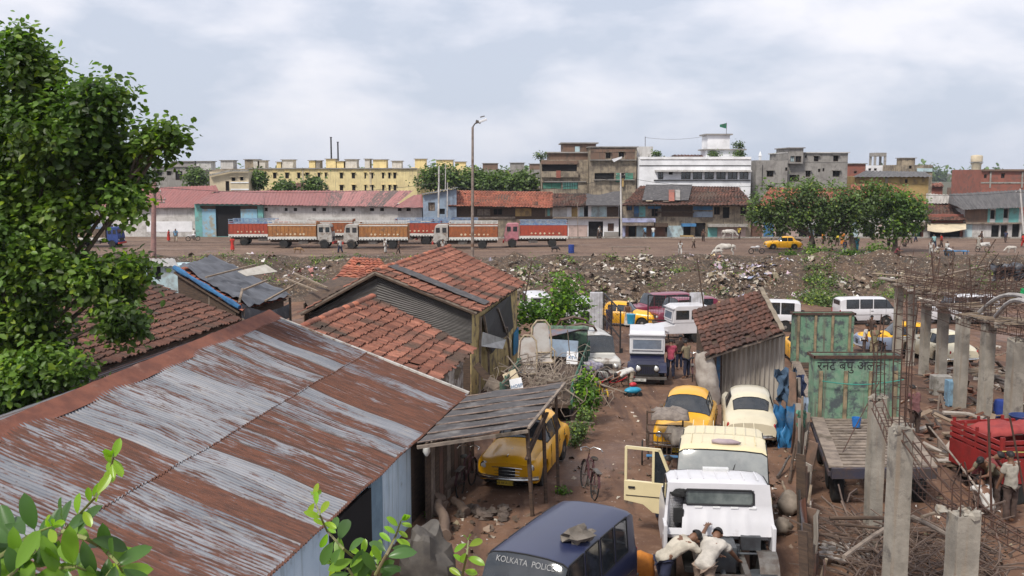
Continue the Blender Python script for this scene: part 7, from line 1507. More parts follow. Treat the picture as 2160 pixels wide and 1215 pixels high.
# green panelled trucks on the right
def flatbed(lb, X0, X1, Yh, Yr, zbed, ztop, dirx, text=None, bars=4, wd_=.34, hub=0):
    """headboard at Yh, bed running towards the viewer to Yr"""
    t_ = thing('flatbed_truck', lb, 'truck', ((X0 + X1) / 2, Yh, gz(X0, Yh)), 0, 'trucks with green headboards'); zg = gz(X0, Yh); w_ = (X1 - X0) / 2; zb_ = zbed - zg; zt_ = ztop - zg
    g = MB(); g.b2(-w_, w_, 0, .04, zb_, zt_); g.b2(-w_, w_, wd_, wd_ + .04, zb_, zt_); g.b2(-w_, -w_ + .04, .042, wd_ - .002, zb_, zt_); g.b2(w_ - .04, w_, .042, wd_ - .002, zb_, zt_); hb = g.build('headboard', GRN, t_)
    g = MB(); g.b2(-w_ - .04, w_ + .04, -.05, -.002, zt_ - .06, zt_ + .03); g.b2(-w_ - .04, w_ + .04, wd_ + .045, wd_ + .09, zt_ - .06, zt_ + .03); g.b2(-w_ - .06, -w_ - .002, -.05, wd_ + .09, zt_ - .05, zt_ + .02); g.b2(w_ + .002, w_ + .06, -.05, wd_ + .09, zt_ - .05, zt_ + .02); g.build('rim_rail', RUST, t_)
    g = MB(); g.b2(-w_ + .05, w_ - .05, .05, wd_ - .01, zt_ - .5, zt_ - .45); g.build('inner_floor', DARK, t_)
    for k in range(bars): xx = -w_ + .18 + (2 * w_ - .36) * k / (bars - 1); g = MB(); g.b2(xx - .05, xx + .05, -.06, -.004, zb_, zt_ - (.42 if text else .08)); g.build('stiffener', mat('wooden_stiffener', (.30, .23, .14), (.12, .1, .07), sc=4), t_)
    dx = dirx * (Yh - Yr)
    g = MB(); n = 17
    for k in range(n):
        f_ = (k + .5) / n; yy = -(Yh - Yr) * f_; xx = -dx * f_
        if k % 5 == 3 and not text: continue
        g.box(xx, yy, zb_, 2 * w_ - .5, (Yh - Yr) / n * (.45 + .3 * (k % 3 == 0)), .05, (0, 0, (k % 3 - 1) * .015))
    g.build('bed_slats', WOODG if text else WOODD, t_)
    for s_ in (-1, 1): g = MB(); g.beam((w_ * .90 * s_, 0, zb_ + .04), (w_ * .90 * s_ - dx, -(Yh - Yr), zb_ + .04), .34, .06, None, 0); g.build('side_plank', WOODG, t_)
    g = MB(); g.b2(-w_ - dx, w_ - dx, -(Yh - Yr) - .12, -(Yh - Yr), zb_ - .22, zb_ + .03)
    for s_ in (-1, 1): g.beam((w_ * .96 * s_, 0, zb_ - .14), (w_ * .96 * s_ - dx, -(Yh - Yr), zb_ - .14), .22, .10, None, 0); g.beam((.4 * s_, 0, zb_ - .2), (.4 * s_ - dx, -(Yh - Yr), zb_ - .2), .1, .2)
    g.build('bed_frame', mat('dark_navy_steel', (.035, .035, .06), (.06, .045, .04), dirt=(.1, .06, .045)), t_)
    for f_ in (.12, .62, .85):
        for s_ in (-1, 1): wheel(t_, (w_ - .25) * s_ - dx * f_, -(Yh - Yr) * f_, .46, .46, .26, cap=False).rotation_euler.z = R(90) - math.atan(dirx)
    if text: text_mesh('lettering', text, .36, INK, hb, (-w_ + 1.0, -.006, zt_ - .28), (R(90), 0, 0))
    return t_, hb
for px, py, Y, lb in ((1806, 900, 26.9, 'small bright blue bucket on the flatbed'),):
    c_ = at(px, py, Y); g = MB(); g.lathe([(.10, 0), (.13, .26), (.12, .26), (.09, .03)], (0, 0, 0), 'Z', 16); tag(g.build('bucket', mat('bucket_blue', (.03, .17, .5), rough=.4, bump=0), loc=c_, smooth=True), lb, 'bucket')
flatbed('flatbed truck with a green headboard lettered in Hindi and grey plank bed', 8.65, 11.15, 28.0, 23.2, .93, 2.76, .21, 'रनट बपु अलन', 4, .5)
flatbed('farther truck with a plain flaking green headboard and dark slatted bed', 11.45, 13.9, 40, 33.6, .25, 2.28, .2, None, 4)
g = MB(); g.tube([at(1733, 803, 27.9) + (at(1905, 800, 27.9) - at(1733, 803, 27.9)) * (k / 10) + V((0, -.05, -.12 * math.sin(math.pi * k / 10))) for k in range(11)], .015, 5); tag(g.build('rope', mat('teal_rope', (.05, .3, .24))), 'teal rope sagging across the lettered green headboard', 'rope')
# pillars and rebar
def pillar(lb, p0, p1, pt, Y, bars=0, lean=0, cap=False, barlen=1.2, wmul=1.0):
    a_, b_ = at(p0, pt, Y), at(p1, pt, Y); w_ = (b_.x - a_.x) * .76 * wmul; xm = (a_.x + b_.x) / 2; zg = gz(xm, Y) - .2; t_ = thing('concrete_pillar', lb, 'pillar', (xm, Y + w_ / 2, zg), R(6 + lean), 'unfinished concrete pillars'); H_ = a_.z - zg
    g = MB(); P = []; rr2 = random.Random(p0)
    for k in range(9):
        z_ = H_ * k / 8; jj = [rr2.gauss(0, .008) for _ in range(4)]; P.append([V((sx * w_ / 2 + j1, sy * w_ / 2 + j1, z_)) for (sx, sy), j1 in zip(((-1, -1), (1, -1), (1, 1), (-1, 1)), jj)]); P[-1].append(P[-1][0])
    P[-1] = [q + V((0, 0, rr2.gauss(0, .05))) for q in P[-1][:4]]; P[-1].append(P[-1][0]); g.grid(P, flip=True); g.add(P[-1][:4], [(0, 1, 2, 3)]); [g.blob((rr2.gauss(0, w_ * .3), rr2.gauss(0, w_ * .3), H_), (.09, .08, .07), 6, 4, .6, seed=q) for q in range(5)]; g.build('shaft', PCONC, t_)
    for k in range(bars):
        sx, sy = ((-1, -1), (1, -1), (1, 1), (-1, 1), (0, -1))[k]; g = MB(); L1 = barlen * rr2.uniform(.7, 1.1); g.tube([(sx * w_ * .36, sy * w_ * .36, H_ - .1), (sx * w_ * .36 + rr2.gauss(0, .03), sy * w_ * .36, H_ + L1 * .5), (sx * w_ * .36 + rr2.gauss(0, .08), sy * w_ * .36 + rr2.gauss(0, .05), H_ + L1)], .012, 5); g.build('rebar', RUST, t_)
    if bars:
        g = MB(); q = w_ * .38
        for k in range(int(barlen / .22)): z_ = H_ + .12 + k * .2; g.tube([(-q, -q, z_), (q, -q, z_ + .01), (q, q, z_), (-q, q, z_), (-q, -q, z_)], .006, 4)
        g.build('stirrups', RUST, t_)
    return t_
PCONC = mat('pillar_concrete', (.33, .30, .255), (.22, .20, .17), rough=.92, sc=1.8, dirt=(.15, .135, .12), dsc=2.4, dk=(.52, .66), bump=.9, bsc=9, streak=(.26, .21, .16))
for a in (('pillar topped with wire cage standing before the green headboard', 1838, 1876, 842, 20.5, 4, 0, 0, 1.7), ('tallest near pillar with a dense rusty cage, centre right foreground', 1884, 1934, 908, 16.2, 5, 2, 0, 2.3), ('broken topped pillar at the bottom right foreground', 2012, 2078, 1088, 14.2, 4, -3, 0, .8),
          ('slim pillar behind the primer taxi, leftmost of the far row', 1891, 1909, 604, 47.5), ('second slim pillar from the left in the far row', 1920, 1937, 618, 45.5), ('slim pillar with a blue rag near its top', 1948, 1968, 642, 42.5, 2, 0, 0, .8), ('slim pillar in front of the white SUV with a block at its foot', 1983, 2006, 655, 41.5, 3, 0, 0, 1.5), ('pillar beside the standing pale blue locker', 2023, 2051, 672, 35.2, 4, 0, 0, 1.6), ('pillar with a red paint splash at its base', 2077, 2106, 684, 33, 4, 0, 0, 1.6), ('wide pillar cut by the right edge of the view', 2134, 2170, 720, 31, 3, 0, 0, 1.0)):
    pillar(*a)
def cage(lb, A, B, s_=.22, sag=.1, n=None, cover=None, seed=1):
    A, B = V(A), V(B); t_ = thing('rebar_beam', lb, 'rebar', tuple(A), 0, 'rebar beams between the pillars'); d_ = B - A; side_ = V((d_.y, -d_.x, 0)).normalized() * s_ / 2; up_ = V((0, 0, s_ / 2)); rr2 = random.Random(seed)
    for sx, sz in ((1, 1), (-1, 1), (1, -1), (-1, -1)): g = MB(); g.tube([d_ * (k / 8) + side_ * sx + up_ * sz - V((0, 0, sag * math.sin(math.pi * k / 8) + rr2.gauss(0, .02))) for k in range(9)], .014, 5); g.build('bar', RUST, t_)
    g = MB(); n = n or int(d_.length / .22)
    for k in range(n): c_ = d_ * ((k + .5) / n) - V((0, 0, sag * math.sin(math.pi * (k + .5) / n))); g.tube([c_ + side_ + up_, c_ - side_ + up_, c_ - side_ - up_, c_ + side_ - up_, c_ + side_ + up_], .008, 4)
    g.build('stirrups', RUST, t_)
for i, a in enumerate((('bent rebar beam sloping from the wire caged pillar to the broken pillar', at(1850, 850, 20), at(2050, 1100, 14.3), .2, .5), ('rebar beam running right from the tall near pillar', at(1905, 905, 16.3), at(2175, 1150, 14), .2, .3), ('rusty beam cage above the far left pillars', at(1940, 640, 42), at(2110, 668, 34), .3, .05), ('rusty beam cage reaching the right edge above the pillars', at(2020, 672, 35), at(2180, 700, 30), .3, .1), ('upper rusty cage in line with the bank', at(1980, 610, 42), at(2175, 640, 38), .4, .1), ('rebar frame in the upper right below the dirt road', at(1900, 575, 46), at(2175, 600, 40), .35, .3))): cage(*a, seed=i)
for i, (a, b, Y0_, Y1_, r_, m_, lb) in enumerate((((1840, 577), (1990, 592), 60, 58, .07, BAMBOO, 'long pale scaffold pole lying left to right below the bank trees'), ((1955, 590), (2085, 560), 56, 52, .09, WOODG, 'crooked pole slanting up to the right at the bank'), ((2065, 660), (2160, 625), 34, 30, .10, mat('white_pipe', (.45, .43, .41), (.3, .28, .27)), 'upper curved white pipe at the right edge'), ((2100, 668), (2172, 640), 31, 27, .10, MATS['white_pipe'], 'lower curved white pipe at the right edge'), ((1750, 1093), (1880, 1093), 19, 19, .06, WOODD, 'dark horizontal pole across the pit left of the tall pillar'), ((1760, 1105), (1885, 1118), 18.5, 18.5, .045, WOODD, 'thinner pole just under the dark horizontal one'), ((1780, 1175), (1875, 1110), 17, 18.5, .06, WOODG, 'grey pole rising to the tall near pillar'), ((1925, 1090), (2025, 1145), 18.5, 16.5, .06, WOODG, 'grey pole falling from the tall pillar to the broken one'), ((1945, 1090), (2005, 1075), 18, 19, .045, BAMBOO, 'short pale stick on the brushwood'), ((1855, 805), (1760, 990), 27, 24, .02, RUST, 'thin rod slanting over the lettered headboard'), ((1960, 900), (2090, 1070), 22, 18, .03, WOODG, 'slim stick leaning between the pillars and red cart'), ((1486, 660), (1470, 545), 45, 45, .05, WOODD, 'thin leaning pole rising behind the tiled hut'), ((1105, 640), (1122, 550), 48, 48, .05, WOODD, 'thin dark pole leaning behind the tall tiled house'), ((2100, 505), (2040, 600), 50, 50, .05, WOODD, 'tilted upright post at the bank top right'), ((1965, 530), (1972, 640), 48, 48, .05, RUST, 'single rusty bar standing at the bank'), ((2010, 520), (2010, 640), 46, 46, .03, RUST, 'upright bar right of the single rusty one'), ((2045, 545), (2052, 660), 40, 40, .03, RUST, 'tall upright bar above the blue locker pillar'), ((2088, 560), (2090, 690), 36, 36, .03, RUST, 'tall upright bar above the red splashed pillar'), ((2120, 560), (2124, 700), 34, 34, .03, RUST, 'tall upright bar near the right edge'), ((2085, 880), (2092, 1110), 17, 17, .03, RUST, 'rusty bar standing in front of the standing man'), ((2130, 880), (2165, 1060), 17, 17, .025, RUST, 'curved rusty bar right of the red cart'))):
    A_, B_ = at(*a, Y0_), at(*b, Y1_); g = MB(); k_ = .22 if 'curved white' in lb else .03; L1 = (B_ - A_).length; g.tube([A_.lerp(B_, q / 6) + V((0, 0, k_ * L1 * .3 * math.sin(math.pi * q / 6))) for q in range(7)], r_ * .7, 7); tag(g.build('pipe' if 'pipe' in lb else ('rebar_rod' if 'bar' in lb or 'rod' in lb else 'pole'), m_, smooth=True), lb, 'pipe' if 'pipe' in lb else 'pole')
# formwork slabs with rubbish on the far pillars
FWK = mat('cement_crusted_board', (.33, .29, .25), (.18, .15, .125), rough=.95, bump=.9, bsc=6, dirt=(.45, .44, .43), dk=(.6, .72))
def slab(lb, pts, Y0_, th=.14, seed=1):
    A_, B_ = at(*pts[0], Y0_[0]), at(*pts[1], Y0_[1]); t_ = thing('formwork', lb, 'formwork', tuple(A_), R(0), 'formwork platforms on the pillars'); d_ = B_ - A_; rr2 = random.Random(seed); n = 9
    for k in range(n): g = MB(); c_ = d_ * ((k + .5) / n); g.box(c_.x, c_.y + rr2.gauss(0, .2), c_.z + rr2.gauss(0, .04) , d_.length / n * 1.3, 1.7 + rr2.gauss(0, .3), .06, (rr2.gauss(0, .05), rr2.gauss(0, .08), rr2.gauss(0, .2))); g.build('board', (FWK, WOODG, WOODD)[k % 3], t_)
    g = MB()
    for k in range(10): c_ = d_ * rr2.random(); a = rr2.random() * .8 - .4; g.beam(c_ + V((-.6, -.4 + rr2.random(), .1)), c_ + V((.7, -.4 + rr2.random(), .12 + a * .3)), .05, .04)
    g.build('loose_sticks', BAMBOO, t_)
slab('board platform resting on the leftmost slim pillars', ((1872, 592), (1950, 603)), (48, 46), seed=1); slab('pale crusted platform on the middle slim pillars', ((1920, 610), (2000, 622)), (45, 43), seed=2); slab('long crusted platform before the white SUV', ((1955, 640), (2100, 655)), (42, 38), seed=3)
slab('crusted boards bridging the pillars near the right edge', ((2070, 672), (2175, 690)), (33.5, 31), seed=4); slab('low stack of boards between the blue locker and the red splash pillar', ((2050, 790), (2110, 800)), (36, 35), seed=5)
rr_ = random.Random(15); g = MB()
for k in range(330):
    c_ = on(rr_.choice([rr_.uniform(1960, 2175), rr_.uniform(1690, 2175)]), rr_.uniform(735, 1010))
    if c_.x < 9.0 + (c_.y - 24) * .26 or (10.6 < c_.x < 15 and c_.y < 26.5): continue
    a = rr_.random() * 3.14; L1 = rr_.uniform(.2, 1.1); g.box(c_.x, c_.y, c_.z + rr_.uniform(.03, .22), L1, rr_.uniform(.04, .22), rr_.uniform(.02, .08), (rr_.gauss(0, .2), rr_.gauss(0, .35), a), rr_.choice([(.24, .18, .13), (.12, .09, .07), (.36, .32, .28), (.16, .07, .045), (.08, .06, .05)]))
tag(g.build('scrap_timber', LITTERM), 'broken boards and scrap strewn between the pillars', 'scrap', None, 'stuff')
rr_ = random.Random(5); g = MB()
for k in range(230):
    px, py, Y = rr_.uniform(1880, 2190), rr_.gauss(625, 28), rr_.uniform(33, 50)
    if py > 700 or py < 560: continue
    A_ = at(px, py, Y); a = rr_.gauss(0, .35) if rr_.random() < .75 else 1.5; L1 = rr_.uniform(.5, 2.6); d_ = V((math.cos(a), rr_.gauss(0, .35), math.sin(a) * .7)); g.tube([A_, A_ + d_ * L1 * .5 + V((0, 0, .05)), A_ + d_ * L1], .012, 3, None, False)
tag(g.build('rebar_tangle', RUST), 'tangle of thin rusty reinforcement rods over the far pillars', 'rebar', None, 'stuff')
g = MB()
for k in range(560):
    c_ = on(rr_.uniform(1745, 2130), rr_.uniform(1120, 1290)); 
    if c_.x < 6.3 + (c_.y - 18) * .26: continue
    a = rr_.random() * 3.14; L1 = rr_.uniform(.3, 1.3); d_ = V((math.cos(a), math.sin(a), rr_.gauss(0, .18))); z_ = .05 + abs(rr_.gauss(0, .16)) + .35 * math.exp(-((c_.x - 7.0) ** 2)); g.tube([c_ + V((0, 0, z_)), c_ + d_ * L1 * .5 + V((rr_.gauss(0, .05), 0, z_ + .04)), c_ + d_ * L1 + V((0, 0, z_))], rr_.choice([.008, .012, .022]), 4, None, False)
tag(g.build('brushwood', mat('brushwood', (.15, .105, .08), (.08, .055, .045), sc=1.5)), 'heap of brushwood, sticks and wire around the near pillars', 'brushwood', None, 'stuff')
g = MB(); [g.blob((rr_.gauss(0, .25), rr_.gauss(0, .25), .1 + rr_.random() * .15), (.16, .13, .09), 7, 5, .6, seed=k) for k in range(9)]; tag(g.build('rag_heap', mat('pale_rags', (.42, .38, .35), (.2, .17, .15)), loc=on(1770, 1185)), 'pale rags lying on the brushwood near the fence', 'rags', None, 'stuff')
# pale blue locker, block, black board
c_ = on(2016, 858); g = MB(); g.b2(-.02 - .26, .26, 0, .4, 0, .95); o = g.build('locker', mat('pale_blue_enamel', (.20, .33, .44), (.14, .24, .33), dirt=(.1, .1, .1)), loc=(c_.x, c_.y, c_.z), bevel=.02); g = MB(); g.b2(-.24, .22, -.03, -.003, .05, .9); g.build('door', mat('pale_blue_enamel', (0, 0, 0)), o); tag(o, 'pale blue metal locker standing between two pillars', 'locker')
c_ = on(1992, 835); g = MB(); g.b2(-.4, .3, 0, .5, 0, .75); tag(g.build('concrete_block', CONC, loc=c_, bevel=.02), 'squat concrete block left of the blue locker', 'block')
# red slatted cart
t = thing('red_cart', 'red slat sided cargo cart piled with folded red cloth at the right edge', 'cart', gp(12.95, 24.6), R(8)); REDP = mat('worn_red_paint', (.27, .02, .018), (.18, .018, .016), rough=.55, dirt=(.14, .07, .05), dk=(.55, .7)); zb_ = .55
for (x0, x1, y0, y1, nm) in ((-1.3, 1.5, -1.05, -1.0, 'front_side'), (-1.3, 1.5, 1.0, 1.05, 'rear_side'), (-1.35, -1.3, -1.05, 1.05, 'left_side'), (1.5, 1.55, -1.05, 1.05, 'right_side')):
    g = MB(); g.b2(x0, x1, y0, y1, zb_, zb_ + .62); [g.b2(x0, x1, y0, y1, zb_ + .68 + k * .15, zb_ + .77 + k * .15) for k in range(3)]
    nn_ = 5
    for k in range(nn_): xx, yy = x0 + (x1 - x0) * k / (nn_ - 1) * .98 + .01, y0 + (y1 - y0) * k / (nn_ - 1) * .98; g.box(xx, yy - .03, zb_ + .58, .06, .06, 1.2)
    g.build(nm, REDP, t)
g = MB(); g.b2(-1.3, 1.5, -1, 1, zb_ - .08, zb_); g.b2(-1.3, 1.5, -.5, -.4, zb_ - .25, zb_ - .085); g.b2(-1.3, 1.5, .4, .5, zb_ - .25, zb_ - .085); g.build('floor', WOODD, t)
for x_, y_ in ((-.8, -.95), (1.0, -.95), (-.8, .95), (1.0, .95)): w_ = wheel(t, x_, y_, .34, .34, .16, cap=False)
g = MB(); g.tube([(-1.35 + k * .29, -1.14, zb_ + .86 - .05 * math.sin(k * .6)) for k in range(11)], .018, 5); g.build('rope', mat('yellow_rope', (.45, .38, .12)), t)
c_ = V(gp(12.95, 24.6)); blanket('folded red cloth lying over the top of the red cart', c_ + V((-.1, .35, 1.66)), 2.0, 1.1, mat('faded_red_cloth', (.30, .05, .045), (.22, .035, .035), rough=.95, bump=.5, bsc=7), R(8), .15, 8)
g = MB(); g.lathe([(.3, 0), (.36, .12), (.33, .12), (.28, .03)], (0, 0, 0), 'Z', 20); tag(g.build('basin', mat('navy_basin', (.02, .04, .14)), loc=c_ + V((.6, 1.2, 1.55)), smooth=True), 'dark blue basin behind the folded red cloth', 'basin')
g = MB(); g.lathe([(.22, 0), (.24, .45), (.2, .6), (.15, .62)], (0, 0, 0), 'Z', 16); tag(g.build('drum', mat('royal_blue_drum', (.02, .05, .25)), loc=on(2110, 880), smooth=True), 'royal blue drum beside the red splashed pillar', 'drum')
hang('grey black plastic sheet lying on the bank at the right edge', 2130, 562, 80, 22, 62, TARP, 9); hang('little green cloth on a rod at the right edge', 2156, 608, 10, 22, 34, mat('bright_green_cloth', (.02, .35, .12)), 3, 'cloth', 'cloth')
# things by the lane
g = MB(); g.lathe([(.20, 0), (.25, .5), (.26, .55), (.22, .55)], (0, 0, 0), 'Z', 18); tag(g.build('blue_bin', mat('cyan_bin', (.03, .30, .48), rough=.4, bump=0), loc=at(1331, 683, 55), smooth=True), 'cyan plastic bin on a stand inside the gate', 'bin')
g = MB(); g.beam(at(1331, 683, 55), on(1331, 705), .05); tag(g.build('bin_stand', STEEL), 'thin stand under the cyan bin', 'stand')
t = thing('toy_cart', 'small blue and red pedal cart at the feet of the bending man', 'cart', tuple(on(1335, 835)), R(20)); g = MB(); g.blob((0, 0, .22), (.36, .2, .13), 14, 8); g.build('shell', mat('cyan_bin', (0, 0, 0)), t, smooth=True); g = MB(); g.blob((.05, .1, .42), (.16, .12, .1), 10, 6); g.build('seat', mat('toy_red', (.5, .03, .04), rough=.4), t, smooth=True)
for x_, y_ in ((.22, .18), (-.22, .18), (.22, -.18), (-.22, -.18)): wheel(t, x_, y_, .09, .09, .05, cap=False)
t = again(bk, 'small red bicycle lying in front of the bending man', tuple(on(1300, 815)), R(20), {MATS['maroon_frame']: MATS['toy_red']}); t.scale = (.85,) * 3; t.rotation_euler = (R(40), 0, R(20))
c_ = on(1460, 800); t = again(bk, 'dark bicycle parked between the jeep and the hut', tuple(c_), R(80))
# shanty on the left beyond the tree, drum on the road, planks
t = bld('tiny pale blue stall with a tin roof left of the reddish pole', 296, 372, 560, 84, 3, 'lb', [(302, 315, 565, 585, 'cr'), (318, 332, 563, 590, 'o')], name='stall', cat='stall', zb=-2.3); part_corr(t, at(293, 545, 87.5), at(368, 545, 87.5), at(376, 561, 83.6), at(294, 561, 83.6), mat('pale_tin', (0, 0, 0)), .4, .04)
g = MB(); g.lathe([(.32, 0), (.34, .3), (.32, .31), (.34, .6), (.32, .61), (.33, .95)], (0, 0, 0), 'Z', 16); tag(g.build('oil_drum', mat('royal_blue_drum', (0, 0, 0)), loc=gy(1204, 113), smooth=True), 'blue drum standing on the road near the pink cabbed truck', 'drum')
g = MB(); c_ = gy(1325, 116); g.b2(-2.3, 2.3, -.15, .15, .45, .52); g.b2(-2, -1.9, -.1, .1, 0, .45); g.b2(1.9, 2, -.1, .1, 0, .45); tag(g.build('bench', WOODG, loc=c_), 'long rough plank bench on the open dirt road', 'bench')
g = MB(); c_ = gy(2010, 109); g.b2(-1.2, 1.2, -.5, .5, .5, .6); [g.b2(x_ - .04, x_ + .04, y_ - .04, y_ + .04, 0, .5) for x_ in (-1, 1) for y_ in (-.4, .4)]; tag(g.build('blue_table', COLS['blue'], loc=c_), 'low blue table on the road right of the trees', 'table')
# ------------------------------------------------------------------ people and animals
SKIN = mat('brown_skin', (.17, .085, .05), (.14, .07, .042), rough=.55, bump=.05); HAIR = mat('black_hair', (.012, .010, .010), rough=.6, sc=20)
label_ = ['']
def skin(name, nodes, edges, radii, m, parent, root=0, sub=1):
    me = bpy.data.meshes.new(name); me.from_pydata([tuple(n_) for n_ in nodes], edges, []); o = bpy.data.objects.new(name, me); C.objects.link(o)
    md = o.modifiers.new('s', 'SKIN'); md.use_smooth_shade = True
    for i, r_ in enumerate(radii):
        r_ = r_ if hasattr(r_, '__len__') else (r_, r_); me.skin_vertices[0].data[i].radius = r_
    me.skin_vertices[0].data[root].use_root = True
    sb = o.modifiers.new('u', 'SUBSURF'); sb.levels = sub; sb.render_levels = sub
    dg = bpy.context.evaluated_depsgraph_get(); nm = bpy.data.meshes.new_from_object(o.evaluated_get(dg)); bpy.data.objects.remove(o); nm.name = name
    
    if name in ('shirt', 'trousers'):
        for v_ in nm.vertices: v_.co += v_.normal * (.022 * mnoise.noise(v_.co * 9 + V((len(label_[0]), 0, 0))) + .008 * mnoise.noise(v_.co * 26))
    nm.polygons.foreach_set('use_smooth', [True] * len(nm.polygons)); nm.materials.clear(); nm.materials.append(m); o = bpy.data.objects.new(name, nm); C.objects.link(o); o.parent = parent; return o
def rot2(v, a): c_, s_ = math.cos(a), math.sin(a); return V((v.x * c_ + v.z * s_, v.y, -v.x * s_ + v.z * c_))      # pitch forward by a
def person(label, loc, rz, shirt, trouser, lean=5, hipz=None, legs=((0, 0), (0, 0)), arms=((5, 10, 10), (5, 10, 10)), h=1.66, detail=1, head=10, group=None, skirt=False, shirtless=False, fingers=False, cat='person', turn=0, hair=None):
    """faces +x. legs: (thigh forward, knee bend); arms: (raise forward, out, elbow bend); degrees"""
    label_[0] = label; k = h / 1.66; t_ = thing('person', label, cat, loc, rz, group)
    la = R(lean); th = .42 * k; sh = .40 * k
    feet = []; J = {}
    lows = []
    for s_, (a, b) in zip((1, -1), legs):
        hp = V((0, .09 * s_ * k, 0)); kn = hp + V((math.sin(R(a)) * th, .02 * s_, -math.cos(R(a)) * th)); an = kn + V((math.sin(R(a - b)) * sh, .01 * s_, -math.cos(R(a - b)) * sh)); lows.append(an.z); J[s_] = (hp, kn, an)
    hz_ = (-min(lows) + .07 * k) if hipz is None else hipz
    O = V((0, 0, hz_)); up_ = lambda d_, y=0: O + rot2(V((0, y * k, d_ * k)), la)
    pel, wa_, ch, nk = O, up_(.17), up_(.38), up_(.50); hd_ = nk + rot2(V((0, 0, .11 * k)), la + R(head)); ht = nk + rot2(V((.01, 0, .21 * k)), la + R(head))
    N_ = [pel, wa_, ch, nk, nk + rot2(V((0, 0, .05 * k)), la + R(head)), hd_, ht]; E = [(0, 1), (1, 2), (2, 3), (3, 4), (4, 5), (5, 6)]; Rr = [(.15, .11), (.125, .095), (.15, .10), (.062, .06), (.055, .055), (.082, .095), (.062, .075)]
    Rr = [(a * k, b * k) for a, b in Rr]; arm_pts = []
    for s_, (a, o_, e) in zip((1, -1), arms):
        S_ = up_(.46, .175 * s_); ra = R(a); d1_ = V((math.sin(ra) * math.cos(R(o_)), math.sin(R(o_)) * s_, -math.cos(ra) * math.cos(R(o_)))); el = S_ + d1_ * .27 * k; ra2 = R(a + e); d2_ = V((math.sin(ra2), math.sin(R(o_)) * s_ * .3 - .1 * s_ * (e > 30), -math.cos(ra2))).normalized(); wr = el + d2_ * .24 * k; hn = wr + d2_ * .09 * k
        i = len(N_); N_ += [S_, el, wr, hn]; E += [(2, i), (i, i + 1), (i + 1, i + 2), (i + 2, i + 3)]; Rr += [(.055 * k,) * 2, (.042 * k,) * 2, (.03 * k,) * 2, (.04 * k, .022 * k)]; arm_pts.append((S_, el, wr, hn, d2_))
        if fingers:
            sdv = d2_.cross(V((0, 0, 1))).normalized(); upv = sdv.cross(d2_)
            for q in range(5):
                sp = (q - 2) * .34; dd = (d2_ * math.cos(sp) + sdv * math.sin(sp) * s_ + upv * .08).normalized(); ln = (.055, .08, .088, .08, .062)[q] * k; b0 = hn + sdv * ((q - 2) * .019 * s_) if q else wr + d2_ * .03 - sdv * .035 * s_
                j = len(N_); N_ += [b0 + dd * ln * .35, b0 + dd * ln * .7 - V((0, 0, .004)), b0 + dd * ln - V((0, 0, .012))]; E += [(i + 3, j), (j, j + 1), (j + 1, j + 2)]; Rr += [.010, .0092, .008]
    leg_pts = []
    for s_ in (1, -1):
        hp, kn, an = [O + q for q in J[s_]]; i = len(N_); toe = an + V((.15 * k, .01 * s_, -.045 * k)); N_ += [hp + V((0, 0, -.04)), kn, an, toe]; E += [(0, i), (i, i + 1), (i + 1, i + 2), (i + 2, i + 3)]; Rr += [(.085 * k,) * 2, (.056 * k,) * 2, (.036 * k,) * 2, (.04 * k, .024 * k)]; leg_pts.append((hp, kn, an))
    skin('body', N_, E, Rr, SKIN, t_, 0, detail)
    g = MB(); hc = nk + rot2(V((-.012, 0, .165 * k)), la + R(head)); 
    P = []; Mh = Matrix.Rotation(la + R(head), 3, 'Y')
    for a in range(9):
        v = a / 8 * 1.75; P.append([hc + Mh @ V((math.sin(v) * math.cos(b) * .098 * k - .01, math.sin(v) * math.sin(b) * .085 * k, math.cos(v) * .105 * k + (.045 * k * (math.cos(b) > .35) * (v > 1)))) for b in [2 * math.pi * q / 14 for q in range(15)]])
    g.grid(P); g.build('hair', hair or HAIR, t_, smooth='all')
    if detail > 1:
        g = MB(); fc = hc + Mh @ V((.105 * k, 0, -.035 * k)); g.blob(fc, (.022, .014, .02), 8, 6); [g.blob(hc + Mh @ V((0, .088 * s_ * k, -.03 * k)), (.02, .012, .032), 8, 6) for s_ in (1, -1)]; g.build('face', SKIN, t_, smooth='all')
    if not shirtless:
        n2 = [up_(-.13), wa_, ch, up_(.475)]; e2 = [(0, 1), (1, 2), (2, 3)]; r2 = [(.172 * k, .128 * k), (.155 * k, .118 * k), (.172 * k, .122 * k), (.095 * k, .085 * k)]
        for (S_, el, wr, hn, d_) in arm_pts: i = len(n2); n2 += [S_, S_.lerp(el, .75)]; e2 += [(2, i), (i, i + 1)]; r2 += [(.072 * k,) * 2, (.068 * k,) * 2]
        skin('shirt', n2, e2, r2, shirt, t_, 0, detail + (detail > 1))
    if skirt:
        g = MB(); P = []; lo = (leg_pts[0][2] + leg_pts[1][2]) / 2
        for a in range(7): v = a / 6; c_ = (O + V((0, 0, .06))).lerp(lo, v * .9); w_ = (.15 + .08 * v) * k; P.append([c_ + V((math.cos(b) * w_ * (1 + .08 * math.sin(b * 6)), math.sin(b) * w_ * 1.1, 0)) for b in [2 * math.pi * q / 16 for q in range(17)]])
        g.grid(P); g.build('lungi', trouser, t_, smooth='all')
    else:
        n2 = [O + V((0, 0, .06 * k))]; e2 = []; r2 = [(.165 * k, .12 * k)]
        for hp, kn, an in leg_pts: i = len(n2); n2 += [hp + V((0, 0, -.05 * k)), kn, kn.lerp(an, .92)]; e2 += [(0, i), (i, i + 1), (i + 1, i + 2)]; r2 += [(.103 * k,) * 2, (.078 * k,) * 2, (.062 * k,) * 2]
        skin('trousers', n2, e2, r2, trouser, t_, 0, detail)
    return t_
